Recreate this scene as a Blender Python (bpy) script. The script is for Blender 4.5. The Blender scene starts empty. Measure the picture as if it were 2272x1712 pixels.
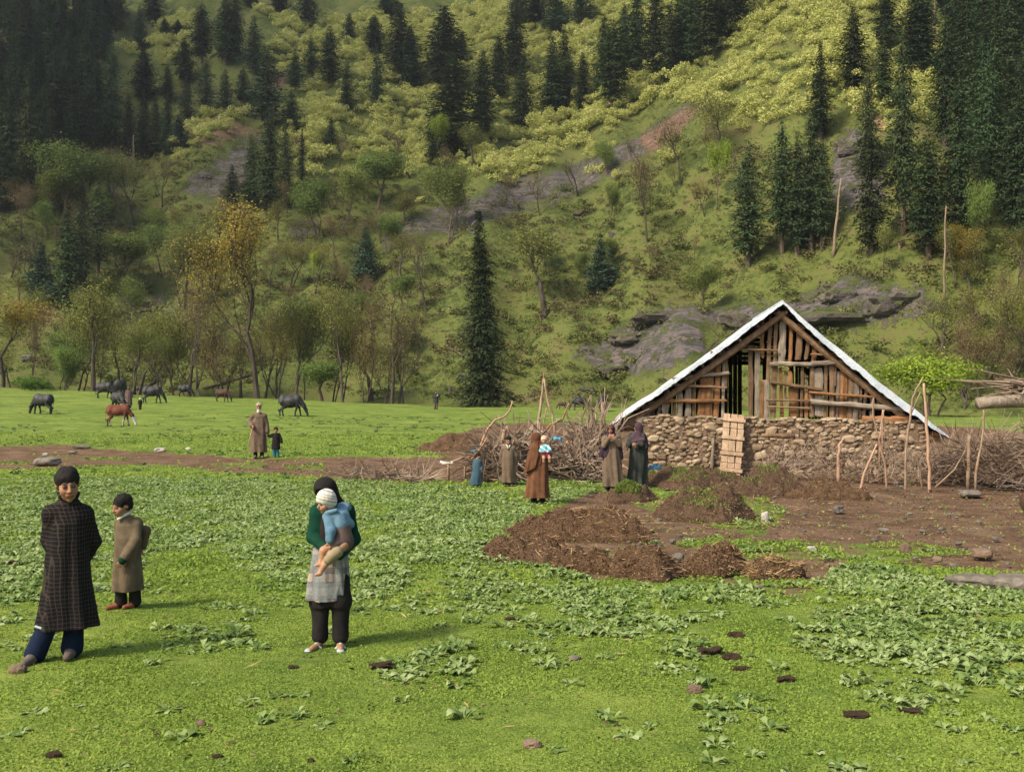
import bpy, math, random
import numpy as np
random.seed(7); RNG = np.random.default_rng(7)
C = bpy.context.scene.collection
R = math.radians
PI = math.pi
# ---------------------------------------------------------------- camera, world, sun, exposure
CH = 2.4
FP = 2400.0
sc = bpy.context.scene
cam = bpy.data.objects.new('camera', bpy.data.cameras.new('camera')); C.objects.link(cam)
cam.location = (0, 0, CH); cam.rotation_euler = (R(90), 0, 0)
cam.data.sensor_width = 36; cam.data.lens = 36*FP/2272; cam.data.clip_start = .1; cam.data.clip_end = 5000
sc.camera = cam
SUN_EL, SUN_AZ = 47.0, 232.0       # azimuth clockwise from +Y: the sun stands behind the camera, to the left
w = bpy.data.worlds.new('World'); sc.world = w; w.use_nodes = True
nt = w.node_tree; bg = nt.nodes['Background']
sky = nt.nodes.new('ShaderNodeTexSky'); sky.sky_type = 'NISHITA'; sky.sun_disc = False
sky.sun_elevation = R(SUN_EL); sky.sun_rotation = R(SUN_AZ)
sky.air_density = 1.0; sky.dust_density = 4.0; sky.ozone_density = 1.0
nt.links.new(sky.outputs[0], bg.inputs[0]); bg.inputs[1].default_value = 0.14
sd = bpy.data.lights.new('sun', 'SUN'); sd.energy = 3.5; sd.angle = R(8); sd.color = (1.0, .89, .70)
so = bpy.data.objects.new('sun', sd); C.objects.link(so)
_az, _el = R(SUN_AZ), R(SUN_EL)
from mathutils import Vector, Matrix, Euler
sdir = Vector((math.sin(_az)*math.cos(_el), math.cos(_az)*math.cos(_el), math.sin(_el)))
so.rotation_euler = sdir.to_track_quat('Z', 'Y').to_euler()
sc.view_settings.view_transform = 'Standard'; sc.view_settings.look = 'None'
sc.view_settings.gamma = 1; sc.view_settings.exposure = 0.68
sc.cycles.max_bounces = 6; sc.cycles.diffuse_bounces = 3; sc.cycles.glossy_bounces = 2
sc.cycles.transmission_bounces = 4; sc.cycles.transparent_max_bounces = 6; sc.cycles.volume_bounces = 0
# ---------------------------------------------------------------- mesh + object helpers
def mesh_np(name, V, F, mat=None, smooth=False, attrs=None, mi=None):
    V = np.asarray(V, np.float32).reshape(-1, 3); F = np.asarray(F, np.int32)
    me = bpy.data.meshes.new(name)
    n, k = F.shape
    me.vertices.add(len(V)); me.vertices.foreach_set('co', V.ravel())
    me.loops.add(n*k); me.loops.foreach_set('vertex_index', F.ravel())
    me.polygons.add(n); me.polygons.foreach_set('loop_start', np.arange(0, n*k, k, dtype=np.int32))
    me.polygons.foreach_set('loop_total', np.full(n, k, np.int32))
    me.polygons.foreach_set('use_smooth', np.full(n, bool(smooth)))
    for m in (mat if isinstance(mat, (list, tuple)) else [mat]):
        if m is not None: me.materials.append(m)
    if mi is not None: me.polygons.foreach_set('material_index', np.asarray(mi, np.int32))
    me.update(calc_edges=True)
    for an, av in (attrs or {}).items():
        av = np.asarray(av, np.float32)
        if av.ndim == 1:
            a = me.attributes.new(an, 'FLOAT', 'POINT'); a.data.foreach_set('value', av)
        else:
            a = me.attributes.new(an, 'FLOAT_COLOR', 'POINT')
            if av.shape[1] == 3: av = np.hstack([av, np.ones((len(av), 1), np.float32)])
            a.data.foreach_set('color', av.ravel())
    return me
def link(name, me, parent=None, loc=None, rz=None):
    o = bpy.data.objects.new(name, me); C.objects.link(o)
    if parent is not None: o.parent = parent
    if loc is not None: o.location = loc
    if rz is not None: o.rotation_euler = (0, 0, rz)
    return o
def tag(o, label=None, cat=None, group=None, kind=None):
    if label: o['label'] = label
    if cat: o['category'] = cat
    if group: o['group'] = group
    if kind: o['kind'] = kind
    return o
def thing(name, label, cat, loc=(0, 0, 0), rz=0, group=None):
    o = bpy.data.objects.new(name, None); C.objects.link(o); o.empty_display_size = .2
    o.location = loc; o.rotation_euler = (0, 0, rz)
    return tag(o, label, cat, group)
def copy_tree(o, parent=None):
    c = o.copy(); C.objects.link(c); c.parent = parent
    for ch in KIDS.get(o.name, []): copy_tree(ch, c)
    return c
KIDS = {}
class MB:
    """collects quads and triangles into one mesh"""
    def __init__(s): s.V = []; s.F = []; s.n = 0
    def add(s, V, F):
        V = np.asarray(V, float).reshape(-1, 3)
        for f in F: s.F.append([i+s.n for i in f])
        s.V.append(V); s.n += len(V)
    def box(s, c, h, rot=None, taper=1.0, jit=0.0):
        v = np.array([[x, y, z] for z in (-1, 1) for y in (-1, 1) for x in (-1, 1)], float)
        v[v[:, 2] > 0, :2] *= taper
        v = v*np.array(h, float)
        if jit: v += RNG.uniform(-jit, jit, v.shape)
        if rot is not None: v = v @ np.array(rot).T
        s.add(v+np.array(c, float), [(0, 2, 3, 1), (4, 5, 7, 6), (0, 1, 5, 4), (2, 6, 7, 3), (0, 4, 6, 2), (1, 3, 7, 5)])
    def tube(s, pts, rad, k=6, flat=None):
        pts = [np.array(p, float) for p in pts]; n = len(pts)
        rad = [rad]*n if np.isscalar(rad) else rad
        ref = None; V = []; F = []
        for i, p in enumerate(pts):
            d = pts[min(i+1, n-1)]-pts[max(i-1, 0)]; d = d/(np.linalg.norm(d)+1e-9)
            if ref is None:
                ref = np.cross(d, [0.13, 1, 0.07]) if abs(d[1]) < .9 else np.cross(d, [1, .1, 0])
            a = ref-d*ref.dot(d); a /= np.linalg.norm(a)+1e-9; b = np.cross(d, a); ref = a
            for j in range(k):
                t = 2*PI*j/k
                V.append(p+rad[i]*(math.cos(t)*a+math.sin(t)*b*(flat or 1)))
        for i in range(n-1):
            for j in range(k):
                j2 = (j+1) % k
                F.append((i*k+j, i*k+j2, (i+1)*k+j2, (i+1)*k+j))
        F.append(tuple(range(k))[::-1]); F.append(tuple((n-1)*k+j for j in range(k)))
        s.add(V, F)
    def mesh(s, name, mat, smooth=False):
        me = bpy.data.meshes.new(name)
        me.from_pydata(np.concatenate(s.V).tolist(), [], s.F)
        for m in (mat if isinstance(mat, (list, tuple)) else [mat]): me.materials.append(m)
        if smooth: me.polygons.foreach_set('use_smooth', np.ones(len(me.polygons), bool))
        me.update(); return me
    def build(s, name, mat, parent=None, smooth=False): return link(name, s.mesh(name, mat, smooth), parent)
# ---------------------------------------------------------------- noise
_G = np.random.default_rng(11).random((256, 256))
_G3 = np.random.default_rng(12).random((64, 64, 64))
def vnoise(x, y):
    xi = np.floor(x).astype(int); yi = np.floor(y).astype(int); fx = x-xi; fy = y-yi
    fx = fx*fx*(3-2*fx); fy = fy*fy*(3-2*fy)
    a = _G[xi & 255, yi & 255]; b = _G[(xi+1) & 255, yi & 255]; c = _G[xi & 255, (yi+1) & 255]; d = _G[(xi+1) & 255, (yi+1) & 255]
    return (a*(1-fx)+b*fx)*(1-fy)+(c*(1-fx)+d*fx)*fy
def fbm(x, y, o=4):
    r = 0; a = .5
    for i in range(o): r = r+a*(vnoise(x*2**i+17*i, y*2**i+9*i)-.5); a *= .5
    return r*2
def n3(x, y, z):
    x, y, z = np.broadcast_arrays(x, y, z)
    xi = np.floor(x).astype(int); yi = np.floor(y).astype(int); zi = np.floor(z).astype(int)
    fx = x-xi; fy = y-yi; fz = z-zi; fx = fx*fx*(3-2*fx); fy = fy*fy*(3-2*fy); fz = fz*fz*(3-2*fz)
    g = lambda i, j, k: _G3[(xi+i) & 63, (yi+j) & 63, (zi+k) & 63]
    c0 = (g(0,0,0)*(1-fx)+g(1,0,0)*fx)*(1-fy)+(g(0,1,0)*(1-fx)+g(1,1,0)*fx)*fy
    c1 = (g(0,0,1)*(1-fx)+g(1,0,1)*fx)*(1-fy)+(g(0,1,1)*(1-fx)+g(1,1,1)*fx)*fy
    return (c0*(1-fz)+c1*fz)-.5
def sstep(a, b, x): t = np.clip((x-a)/(b-a), 0, 1); return t*t*(3-2*t)
# ---------------------------------------------------------------- terrain height
def edge_y(X):
    return np.interp(X, [-300, -70, -30, 0, 12, 25, 36, 50, 80, 200], [150, 122, 117, 113, 108, 98, 80, 66, 60, 60]) + 1.5*np.sin(X*.21)+1.2*np.sin(X*.53+1)
def height(X, Y):
    X = np.asarray(X, float); Y = np.asarray(Y, float)
    base = np.interp(Y, [0, 6, 10, 25, 35, 55, 120], [.1, .06, .02, -.22, -.12, -.02, -.02])
    t = np.clip((Y-55)/60, 0, 2)
    z = base+t*(.25+.034*np.clip(-X-5, 0, 80))
    z = z+.10*fbm(X*.18+3, Y*.18)*np.clip(Y/12, .3, 1)+.035*fbm(X*1.1, Y*1.1+5)
    # low grassy rise in front of the old track, higher towards the hut
    ye = edge_y(X); s = Y-ye
    dip = -2.4*sstep(0, 7, s)
    q = np.clip(s-7, 0, None)
    hill = .60*(np.sqrt(q*q+16*16)-16)*1.03
    wv = Y-.62*X+9*fbm(X*.012+5, Y*.012, 3)
    ph = (wv/21.0) % 1.0
    step = (np.where(ph < .78, ph/.78, (1-ph)/.22)-.5)
    amp = np.clip(q/25, 0, 1)
    rel = amp*(3.6*step*np.clip(.4+1.6*vnoise(X*.016+40, Y*.016), 0, 1)+9*fbm(X*.017, Y*.017+31, 3)+1.6*fbm(X*.09+8, Y*.09, 3))
    gully = amp*10*np.exp(-((X+.36*Y-4)/13.0)**2)*sstep(150, 200, Y)
    z = z+dip+hill+rel-gully*.8
    return z
_DS = np.geomspace(3.5, 620, 2600)
def at(px, py):
    """point of the ground seen at a pixel of the photograph"""
    u = (px-1136)/FP; v = (856-py)/FP
    X = u*_DS; zr = CH+v*_DS; h = height(X, _DS)
    k = np.argmax(h >= zr)
    if not (h >= zr).any(): k = len(_DS)-1
    Y = _DS[k]
    return np.array([u*Y, Y, float(h[k])])
def gz(x, y): return float(height(np.array([x]), np.array([y]))[0])
def atd(px, d):
    u = (px-1136)/FP; return np.array([u*d, d, gz(u*d, d)])
def proj(V):
    Y = np.maximum(V[:, 1], .5)
    return 1136+FP*V[:, 0]/Y, 856-FP*(V[:, 2]-CH)/Y
def inpoly(px, py, poly):
    poly = np.asarray(poly, float); ins = np.zeros(px.shape, bool); n = len(poly); j = n-1
    for i in range(n):
        xi, yi = poly[i]; xj, yj = poly[j]
        c = ((yi > py) != (yj > py)) & (px < (xj-xi)*(py-yi)/(yj-yi+1e-9)+xi)
        ins ^= c; j = i
    return ins
# ---------------------------------------------------------------- materials
def lin(r, g, b):
    f = lambda c: (c/12.92 if c <= .04045 else ((c+.055)/1.055)**2.4)
    return (f(r/255), f(g/255), f(b/255), 1)
class NT:
    def __init__(s, name):
        s.m = bpy.data.materials.new(name); s.m.use_nodes = True; s.t = s.m.node_tree; s.t.nodes.clear()
        s.out = s.t.nodes.new('ShaderNodeOutputMaterial')
    def n(s, ty, **kw):
        nd = s.t.nodes.new(ty)
        for k, v in kw.items():
            if k.startswith('i_'):
                key = k[2:]; key = int(key) if key.isdigit() else key.replace('_', ' ')
                if hasattr(v, 'links') or isinstance(v, bpy.types.NodeSocket): s.t.links.new(v, nd.inputs[key])
                else: nd.inputs[key].default_value = v
            else: setattr(nd, k, v)
        return nd
    def noise(s, vec, scale, detail=4, rough=.6, dist=0):
        nd = s.n('ShaderNodeTexNoise'); s.t.links.new(vec, nd.inputs['Vector'])
        nd.inputs['Scale'].default_value = scale; nd.inputs['Detail'].default_value = detail
        nd.inputs['Roughness'].default_value = rough; nd.inputs['Distortion'].default_value = dist
        return nd.outputs['Fac']
    def ramp(s, fac, stops):
        nd = s.n('ShaderNodeValToRGB'); s.t.links.new(fac, nd.inputs[0]); cr = nd.color_ramp
        while len(cr.elements) < len(stops): cr.elements.new(.5)
        for e, (p, c) in zip(cr.elements, stops):
            e.position = p; e.color = c if hasattr(c, '__len__') else (c, c, c, 1)
        return nd.outputs[0]
    def mix(s, fac, a, b, mode='MIX'):
        nd = s.n('ShaderNodeMix', data_type='RGBA', blend_type=mode)
        for k, v in ((0, fac), (6, a), (7, b)):
            if isinstance(v, bpy.types.NodeSocket): s.t.links.new(v, nd.inputs[k])
            else: nd.inputs[k].default_value = v
        return nd.outputs[2]
    def math(s, op, a, b=0.0, clamp=False):
        nd = s.n('ShaderNodeMath', operation=op, use_clamp=clamp)
        for k, v in ((0, a), (1, b)):
            if isinstance(v, bpy.types.NodeSocket): s.t.links.new(v, nd.inputs[k])
            else: nd.inputs[k].default_value = v
        return nd.outputs[0]
    def attr(s, name): return s.n('ShaderNodeAttribute', attribute_name=name)
    def bsdf(s, col, rough=.9, bump=None, bstr=.3, bdist=.02, spec=.25, metal=0):
        b = s.n('ShaderNodeBsdfPrincipled')
        if isinstance(col, bpy.types.NodeSocket): s.t.links.new(col, b.inputs['Base Color'])
        else: b.inputs['Base Color'].default_value = col
        b.inputs['Roughness'].default_value = rough; b.inputs['Specular IOR Level'].default_value = spec
        b.inputs['Metallic'].default_value = metal
        if bump is not None:
            bp = s.n('ShaderNodeBump'); bp.inputs['Strength'].default_value = bstr; bp.inputs['Distance'].default_value = bdist
            s.t.links.new(bump, bp.inputs['Height']); s.t.links.new(bp.outputs[0], b.inputs['Normal'])
        s.t.links.new(b.outputs[0], s.out.inputs[0]); return b
def simple(name, cols, scale=3, rough=.9, bstr=.3, bdist=.02, detail=5, coord='Object', spec=.2, stretch=(1, 1, 1), rnd=0.0, bscale=None, metal=0, dist=0):
    """base colour varies between the given colours by noise; rnd varies the brightness from object to object"""
    t = NT(name); tc = t.n('ShaderNodeTexCoord').outputs[coord]
    mp = t.n('ShaderNodeMapping'); t.t.links.new(tc, mp.inputs[0]); mp.inputs['Scale'].default_value = stretch
    f = t.noise(mp.outputs[0], scale, detail, .65, dist)
    n = len(cols)
    col = t.ramp(f, [(.3+.4*i/max(1, n-1), c) for i, c in enumerate(cols)])
    if rnd:
        oi = t.n('ShaderNodeObjectInfo').outputs['Random']
        v = t.math('ADD', t.math('MULTIPLY', oi, rnd*2), 1-rnd)
        hs = t.n('ShaderNodeHueSaturation'); t.t.links.new(col, hs.inputs['Color']); t.t.links.new(v, hs.inputs['Value']); col = hs.outputs[0]
    bf = t.noise(mp.outputs[0], bscale or scale*4, 4, .7)
    t.bsdf(col, rough, bf, bstr, bdist, spec, metal)
    return t.m
def leafmat(name, cols, trans=.3, rnd=.15, scale=1.2, world=False, hue=.0, rough=.7, spec=.15, riw=.45):
    """leaf cards: each island its own tint between the colours, diffuse with some light let through"""
    t = NT(name)
    g = t.n('ShaderNodeNewGeometry')
    ri = g.outputs['Random Per Island']
    tc = t.n('ShaderNodeTexCoord').outputs['Object'] if not world else g.outputs['Position']
    f = t.noise(tc, scale, 3, .6)
    fac = t.math('ADD', t.math('MULTIPLY', ri, riw), t.math('ADD', t.math('MULTIPLY', f, .6), (.45-riw)*.5))
    n = len(cols)
    col = t.ramp(fac, [(.18+.62*i/max(1, n-1), c) for i, c in enumerate(cols)])
    if rnd:
        oi = t.n('ShaderNodeObjectInfo').outputs['Random']
        hs = t.n('ShaderNodeHueSaturation'); t.t.links.new(col, hs.inputs['Color'])
        t.t.links.new(t.math('ADD', t.math('MULTIPLY', oi, rnd*2), 1-rnd), hs.inputs['Value'])
        if hue:
            o2 = t.math('FRACT', t.math('MULTIPLY', oi, 7.13))
            t.t.links.new(t.math('ADD', t.math('MULTIPLY', o2, hue*2), .5-hue), hs.inputs['Hue'])
        col = hs.outputs[0]
    b = t.n('ShaderNodeBsdfPrincipled'); t.t.links.new(col, b.inputs['Base Color'])
    b.inputs['Roughness'].default_value = rough; b.inputs['Specular IOR Level'].default_value = spec
    tr = t.n('ShaderNodeBsdfTranslucent'); t.t.links.new(col, tr.inputs[0])
    mx = t.n('ShaderNodeMixShader'); mx.inputs[0].default_value = trans
    t.t.links.new(b.outputs[0], mx.inputs[1]); t.t.links.new(tr.outputs[0], mx.inputs[2]); t.t.links.new(mx.outputs[0], t.out.inputs[0])
    return t.m
# ---------------------------------------------------------------- organic shapes: smooth union of fields, surfaced by surface nets
class Field:
    def __init__(s, lo, hi, h):
        s.lo = np.array(lo, float); s.h = h
        s.n = np.maximum(4, np.ceil((np.array(hi, float)-s.lo)/h).astype(int)+1)
        s.ax = [s.lo[i]+h*np.arange(s.n[i]) for i in range(3)]
        s.D = np.full(tuple(s.n), 1.0, np.float32)
    def _sl(s, lo, hi, pad):
        a = [int(np.clip(math.floor((lo[i]-pad-s.lo[i])/s.h), 0, s.n[i])) for i in range(3)]
        b = [int(np.clip(math.ceil((hi[i]+pad-s.lo[i])/s.h)+1, 0, s.n[i])) for i in range(3)]
        return tuple(slice(x, y) for x, y in zip(a, b))
    def put(s, lo, hi, fn, k=.02, op='u'):
        sl = s._sl(lo, hi, 3*s.h+k)
        if any(x.stop <= x.start for x in sl): return
        X = s.ax[0][sl[0]][:, None, None]; Y = s.ax[1][sl[1]][None, :, None]; Z = s.ax[2][sl[2]][None, None, :]
        d = fn(X, Y, Z); D = s.D[sl]
        if op == 's': d = -d; hh = np.clip(.5-.5*(d-D)/k, 0, 1); s.D[sl] = d*(1-hh)+D*hh+k*hh*(1-hh)
        else: hh = np.clip(.5+.5*(d-D)/k, 0, 1); s.D[sl] = d*(1-hh)+D*hh-k*hh*(1-hh)
    def cap(s, a, b, ra, rb=None, k=.02, op='u', fl=None):
        rb = ra if rb is None else rb; a = np.array(a, float); b = np.array(b, float); r = max(ra, rb)
        ba = b-a; L = ba.dot(ba)+1e-9
        def fn(X, Y, Z):
            x, y, z = X-a[0], Y-a[1], Z-a[2]
            t = np.clip((x*ba[0]+y*ba[1]+z*ba[2])/L, 0, 1)
            return np.sqrt((x-t*ba[0])**2+(y-t*ba[1])**2+(z-t*ba[2])**2)-(ra+(rb-ra)*t)
        s.put(np.minimum(a, b)-r, np.maximum(a, b)+r, fn, k, op)
    def ell(s, c, r, M=None, k=.02, op='u'):
        c = np.array(c, float); r = np.array(r, float); m = r.max()
        if M is not None: M = np.array(M)          # columns: the ellipsoid's own axes
        def fn(X, Y, Z):
            x, y, z = X-c[0], Y-c[1], Z-c[2]
            if M is not None:
                x, y, z = (x*M[0, 0]+y*M[1, 0]+z*M[2, 0], x*M[0, 1]+y*M[1, 1]+z*M[2, 1], x*M[0, 2]+y*M[1, 2]+z*M[2, 2])
            k0 = np.sqrt((x/r[0])**2+(y/r[1])**2+(z/r[2])**2); k1 = np.sqrt((x/r[0]**2)**2+(y/r[1]**2)**2+(z/r[2]**2)**2)+1e-6
            return k0*(k0-1)/k1
        s.put(c-m, c+m, fn, k, op)
    def chain(s, pts, rs, k=.02):
        for i in range(len(pts)-1): s.cap(pts[i], pts[i+1], rs[i], rs[i+1], k)
    def loft(s, prof, fold=0.0, nf=7, ph=0.0, k=.02, z0=None, z1=None, foldtop=0.0, op='u'):
        """a garment: rows of (z, cx, cy, rx, ry) from bottom to top; folds deepen towards the bottom"""
        P = np.array(prof, float); zl = P[0, 0] if z0 is None else z0; zh = P[-1, 0] if z1 is None else z1
        rm = P[:, 3:].max()*(1+fold)+.02
        lo = [P[:, 1].min()-rm, P[:, 2].min()-rm, zl]; hi = [P[:, 1].max()+rm, P[:, 2].max()+rm, zh]
        def fn(X, Y, Z):
            g = lambda i: np.interp(Z, P[:, 0], P[:, i])
            cx, cy, rx, ry = g(1), g(2), g(3), g(4)
            x = (X-cx)/rx; y = (Y-cy)/ry; rr = np.sqrt(x*x+y*y)+1e-6; an = np.arctan2(y, x)
            tt = np.clip((zh-Z)/(zh-zl), 0, 1); am = foldtop+fold*tt**1.3
            f = 1+am*(np.sin(nf*an+ph+1.2*np.sin(3.1*Z+ph))*.6+np.sin((nf*1.7//1)*an-ph*2+2.1*np.sin(2.3*Z))*.35+np.sin(3*an+ph*3)*.3)
            d = (rr-f)*np.minimum(rx, ry)
            return np.maximum(d, np.maximum(zl-Z, Z-zh))
        s.put(lo, hi, fn, k, op)
    def wrinkle(s, amp, sc_, seed=0, zs=None):
        """roughen only close to the surface"""
        m = np.abs(s.D) < 4*s.h+amp*2
        i, j, k = np.nonzero(m); x, y, z = s.ax[0][i], s.ax[1][j], s.ax[2][k]
        v = n3(x*sc_+seed, y*sc_+seed*3, z*sc_*(zs or 1))+.5*n3(x*sc_*2+seed, y*sc_*2, z*sc_*2*(zs or 1)+seed)
        s.D[m] += (amp*v).astype(np.float32)
    def nets(s):
        D = s.D.copy(); h = s.h
        D[0] = 1; D[-1] = 1; D[:, 0] = 1; D[:, -1] = 1; D[:, :, 0] = 1; D[:, :, -1] = 1
        S = D < 0; nx, ny, nz = D.shape
        cnt = np.zeros((nx-1, ny-1, nz-1), np.int8)
        for a in (0, 1):
            for b in (0, 1):
                for c in (0, 1): cnt += S[a:nx-1+a, b:ny-1+b, c:nz-1+c]
        ci, cj, ck = np.nonzero((cnt > 0) & (cnt < 8))
        idx = np.full(cnt.shape, -1, np.int32); idx[ci, cj, ck] = np.arange(len(ci))
        acc = np.zeros((len(ci), 3)); w_ = np.zeros(len(ci))
        cor = [(a, b, c) for a in (0, 1) for b in (0, 1) for c in (0, 1)]
        for p in cor:
            for ax in range(3):
                if p[ax] == 0:
                    q = list(p); q[ax] = 1
                    d0 = D[ci+p[0], cj+p[1], ck+p[2]]; d1 = D[ci+q[0], cj+q[1], ck+q[2]]
                    m = (d0 < 0) != (d1 < 0); t = np.where(m, d0/np.where(m, d0-d1, 1), 0)
                    pos = np.array(p, float)[None, :].repeat(len(ci), 0); pos[:, ax] += t
                    acc[m] += pos[m]; w_ += m
        V = acc/w_[:, None]
        V = (V+np.stack([ci, cj, ck], 1))*h+s.lo
        F = []
        for ax in range(3):
            sl0 = [slice(None)]*3; sl1 = [slice(None)]*3; sl0[ax] = slice(0, -1); sl1[ax] = slice(1, None)
            A = S[tuple(sl0)]; B = S[tuple(sl1)]
            i, j, k = np.nonzero(A != B); e = [i, j, k]
            o1, o2 = [(1, 2), (2, 0), (0, 1)][ax]
            ok = (e[o1] > 0) & (e[o2] > 0) & (e[o1] < D.shape[o1]-1) & (e[o2] < D.shape[o2]-1)
            i, j, k = i[ok], j[ok], k[ok]; flip = A[i, j, k]
            def cell(d1, d2):
                c = [i.copy(), j.copy(), k.copy()]; c[o1] -= d1; c[o2] -= d2
                return idx[c[0], c[1], c[2]]
            q = np.stack([cell(1, 1), cell(0, 1), cell(0, 0), cell(1, 0)], 1)
            q[~flip] = q[~flip][:, ::-1]; F.append(q)
        return V, np.concatenate(F)
def field_obj(fd, name, mat, parent=None, colfn=None, smooth=True):
    V, F = fd.nets()
    at_ = {'col': colfn(V)} if colfn else None
    return link(name, mesh_np(name, V, F, mat, smooth, at_), parent)
# ================================================================ SETTING: one sheet of ground, split into meadow, bare earth and hillside
PATH_POLYS = [
    [(-60, 992), (120, 985), (260, 996), (420, 1006), (620, 1016), (760, 1012), (1060, 1016), (1300, 1020), (1400, 1040), (1330, 1062), (1180, 1062), (1060, 1068), (880, 1062), (700, 1058), (480, 1040), (330, 1030), (120, 1034), (-60, 1040)],
    [(940, 998), (1000, 965), (1100, 938), (1400, 940), (2100, 945), (2300, 960), (2400, 1100), (2400, 1260), (2230, 1268), (2080, 1250), (1900, 1235), (1820, 1290), (1790, 1340), (1600, 1300), (1440, 1270), (1330, 1290), (1200, 1250), (1100, 1235), (1060, 1245), (1180, 1150), (1260, 1110), (1340, 1080), (1200, 1050), (1060, 1030)],
]
SPARSE_POLYS = [  # weedy green over bare earth
    [(1290, 1060), (1500, 1040), (1620, 1080), (1750, 1130), (1700, 1190), (1540, 1160), (1400, 1120)],
    [(1450, 1200), (1700, 1190), (2000, 1200), (2180, 1230), (1960, 1240), (1700, 1250)],
    [(60, 1008), (240, 1010), (330, 1018), (120, 1020)], [(470, 1026), (580, 1022), (600, 1036), (480, 1036)], [(620, 1034), (720, 1030), (730, 1042), (640, 1046)], [(-60, 1022), (60, 1020), (80, 1028), (-60, 1032)],
    [(1500, 1290), (1700, 1250), (1850, 1290), (1780, 1330)]]
ROCK_POLYS = [
    [(830, 560), (862, 520), (930, 480), (1000, 440), (1120, 405), (1300, 345), (1420, 300), (1500, 235), (1560, 205), (1570, 240), (1470, 320), (1400, 380), (1340, 410), (1250, 452), (1170, 468), (1100, 495), (1000, 530), (920, 552)],
    [(1250, 800), (1300, 765), (1400, 750), (1560, 745), (1560, 800), (1450, 850), (1330, 835)],
    [(1345, 745), (1400, 695), (1500, 668), (1600, 690), (1750, 650), (1900, 620), (2060, 640), (2050, 720), (1800, 745), (1560, 740), (1400, 765)],
    [(265, 700), (330, 655), (380, 640), (390, 690), (350, 740), (280, 745)],
    [(640, 530), (650, 480), (710, 480), (720, 520), (680, 540)],
    [(380, 440), (400, 400), (470, 350), (560, 285), (600, 290), (560, 350), (560, 420), (480, 460)],
    [(1840, 330), (1880, 280), (1930, 300), (1970, 330), (1960, 480), (1850, 470)]]
EARTH_POLYS = [[(60, 660), (140, 650), (190, 720), (90, 730)], [(400, 270), (480, 250), (560, 270), (600, 300), (540, 300), (430, 330)],
               [(1400, 330), (1520, 230), (1560, 250), (1440, 350)], [(560, 160), (650, 150), (620, 210)], [(1880, 240), (1960, 240), (1960, 300)]]
def build_ground():
    us = np.unique(np.concatenate([np.linspace(-2.2, -.62, 60), np.linspace(-.62, .62, 400), np.linspace(.62, 2.2, 60)]))
    ys = np.concatenate([[-40, -20, -8, -2, 1, 2.2], np.geomspace(3.2, 430, 520)])
    U, Yg = np.meshgrid(us, ys)
    X = np.where(Yg > 3, U*Yg, U*np.maximum(3.2, 3.2+(3.2-Yg)*1.5)); Yg = Yg.copy()
    Z = height(X, np.maximum(Yg, 0))
    V = np.stack([X, Yg, Z], -1).reshape(-1, 3)
    px, py = proj(V); front = V[:, 1] > 3
    wob = 9*fbm(V[:, 0]*.9, V[:, 1]*.5+3, 3)
    pyw = py+wob*np.clip(30/np.maximum(V[:, 1], 4), .1, 2); pxw = px+14*fbm(V[:, 0]*.8+9, V[:, 1]*.6, 3)
    near = V[:, 1] < edge_y(V[:, 0])-2
    dirt = np.zeros(len(V)); rock = np.zeros(len(V)); earth = np.zeros(len(V)); bush = np.zeros(len(V))
    for p in PATH_POLYS: dirt[inpoly(pxw, pyw, p) & near & front] = 1
    for p in SPARSE_POLYS: dirt[inpoly(pxw, pyw, p) & near & front] *= .45
    far = ~near
    d2 = V[:, 1]; pxr = px+22*fbm(V[:, 0]*.12, V[:, 1]*.12+3, 3); pyr = py+16*fbm(V[:, 0]*.13+8, V[:, 1]*.13, 3)
    for p in ROCK_POLYS: rock[inpoly(pxr, pyr, p) & far] = .62
    for p in EARTH_POLYS: earth[inpoly(pxr, pyr, p) & far] = 1
    rg = .0
    def blur(a, n=1):
        a = a.reshape(U.shape)
        for _ in range(n):
            b = a.copy(); b[1:-1] = (a[:-2]+2*a[1:-1]+a[2:])/4; c = b.copy(); c[:, 1:-1] = (b[:, :-2]+2*b[:, 1:-1]+b[:, 2:])/4; a = c
        return a.ravel()
    dirt = blur(dirt, 2); rock = blur(rock, 1); earth = blur(earth, 1)
    V[:, 2] -= dirt*.05
    # slabs of rock stand slightly proud and stepped
    V[:, 2] += rock*(.9*vnoise(V[:, 0]*.35, V[:, 1]*.5)+.5*np.abs(fbm(V[:, 0]*.8, V[:, 1]*.8)))
    nY, nX = U.shape
    ii = np.arange(nY-1)[:, None]*nX+np.arange(nX-1)[None, :]
    F = np.stack([ii, ii+1, ii+nX+1, ii+nX], -1).reshape(-1, 4)
    cy = V[F, 1].mean(1); cx = V[F, 0].mean(1)
    hill = cy > edge_y(cx)+1.0; dm = dirt[F].mean(1) > .5
    for nm, msk, lab in (('hillside', hill, 'steep green mountainside with rock slabs and thickets'), ('dirt_path', dm & ~hill, 'bare brown trodden earth of the track and the yard'), ('meadow', ~dm & ~hill, 'short green pasture')):
        Fm = F[msk]; used, inv = np.unique(Fm, return_inverse=True)
        me = mesh_np(nm, V[used], inv.reshape(Fm.shape), M_ground, True, {'dirt': dirt[used], 'rock': rock[used], 'earth': earth[used], 'far': (V[used, 1] > edge_y(V[used, 0])-1).astype(float)})
        tag(link(nm, me), lab, None, None, 'structure')
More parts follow.
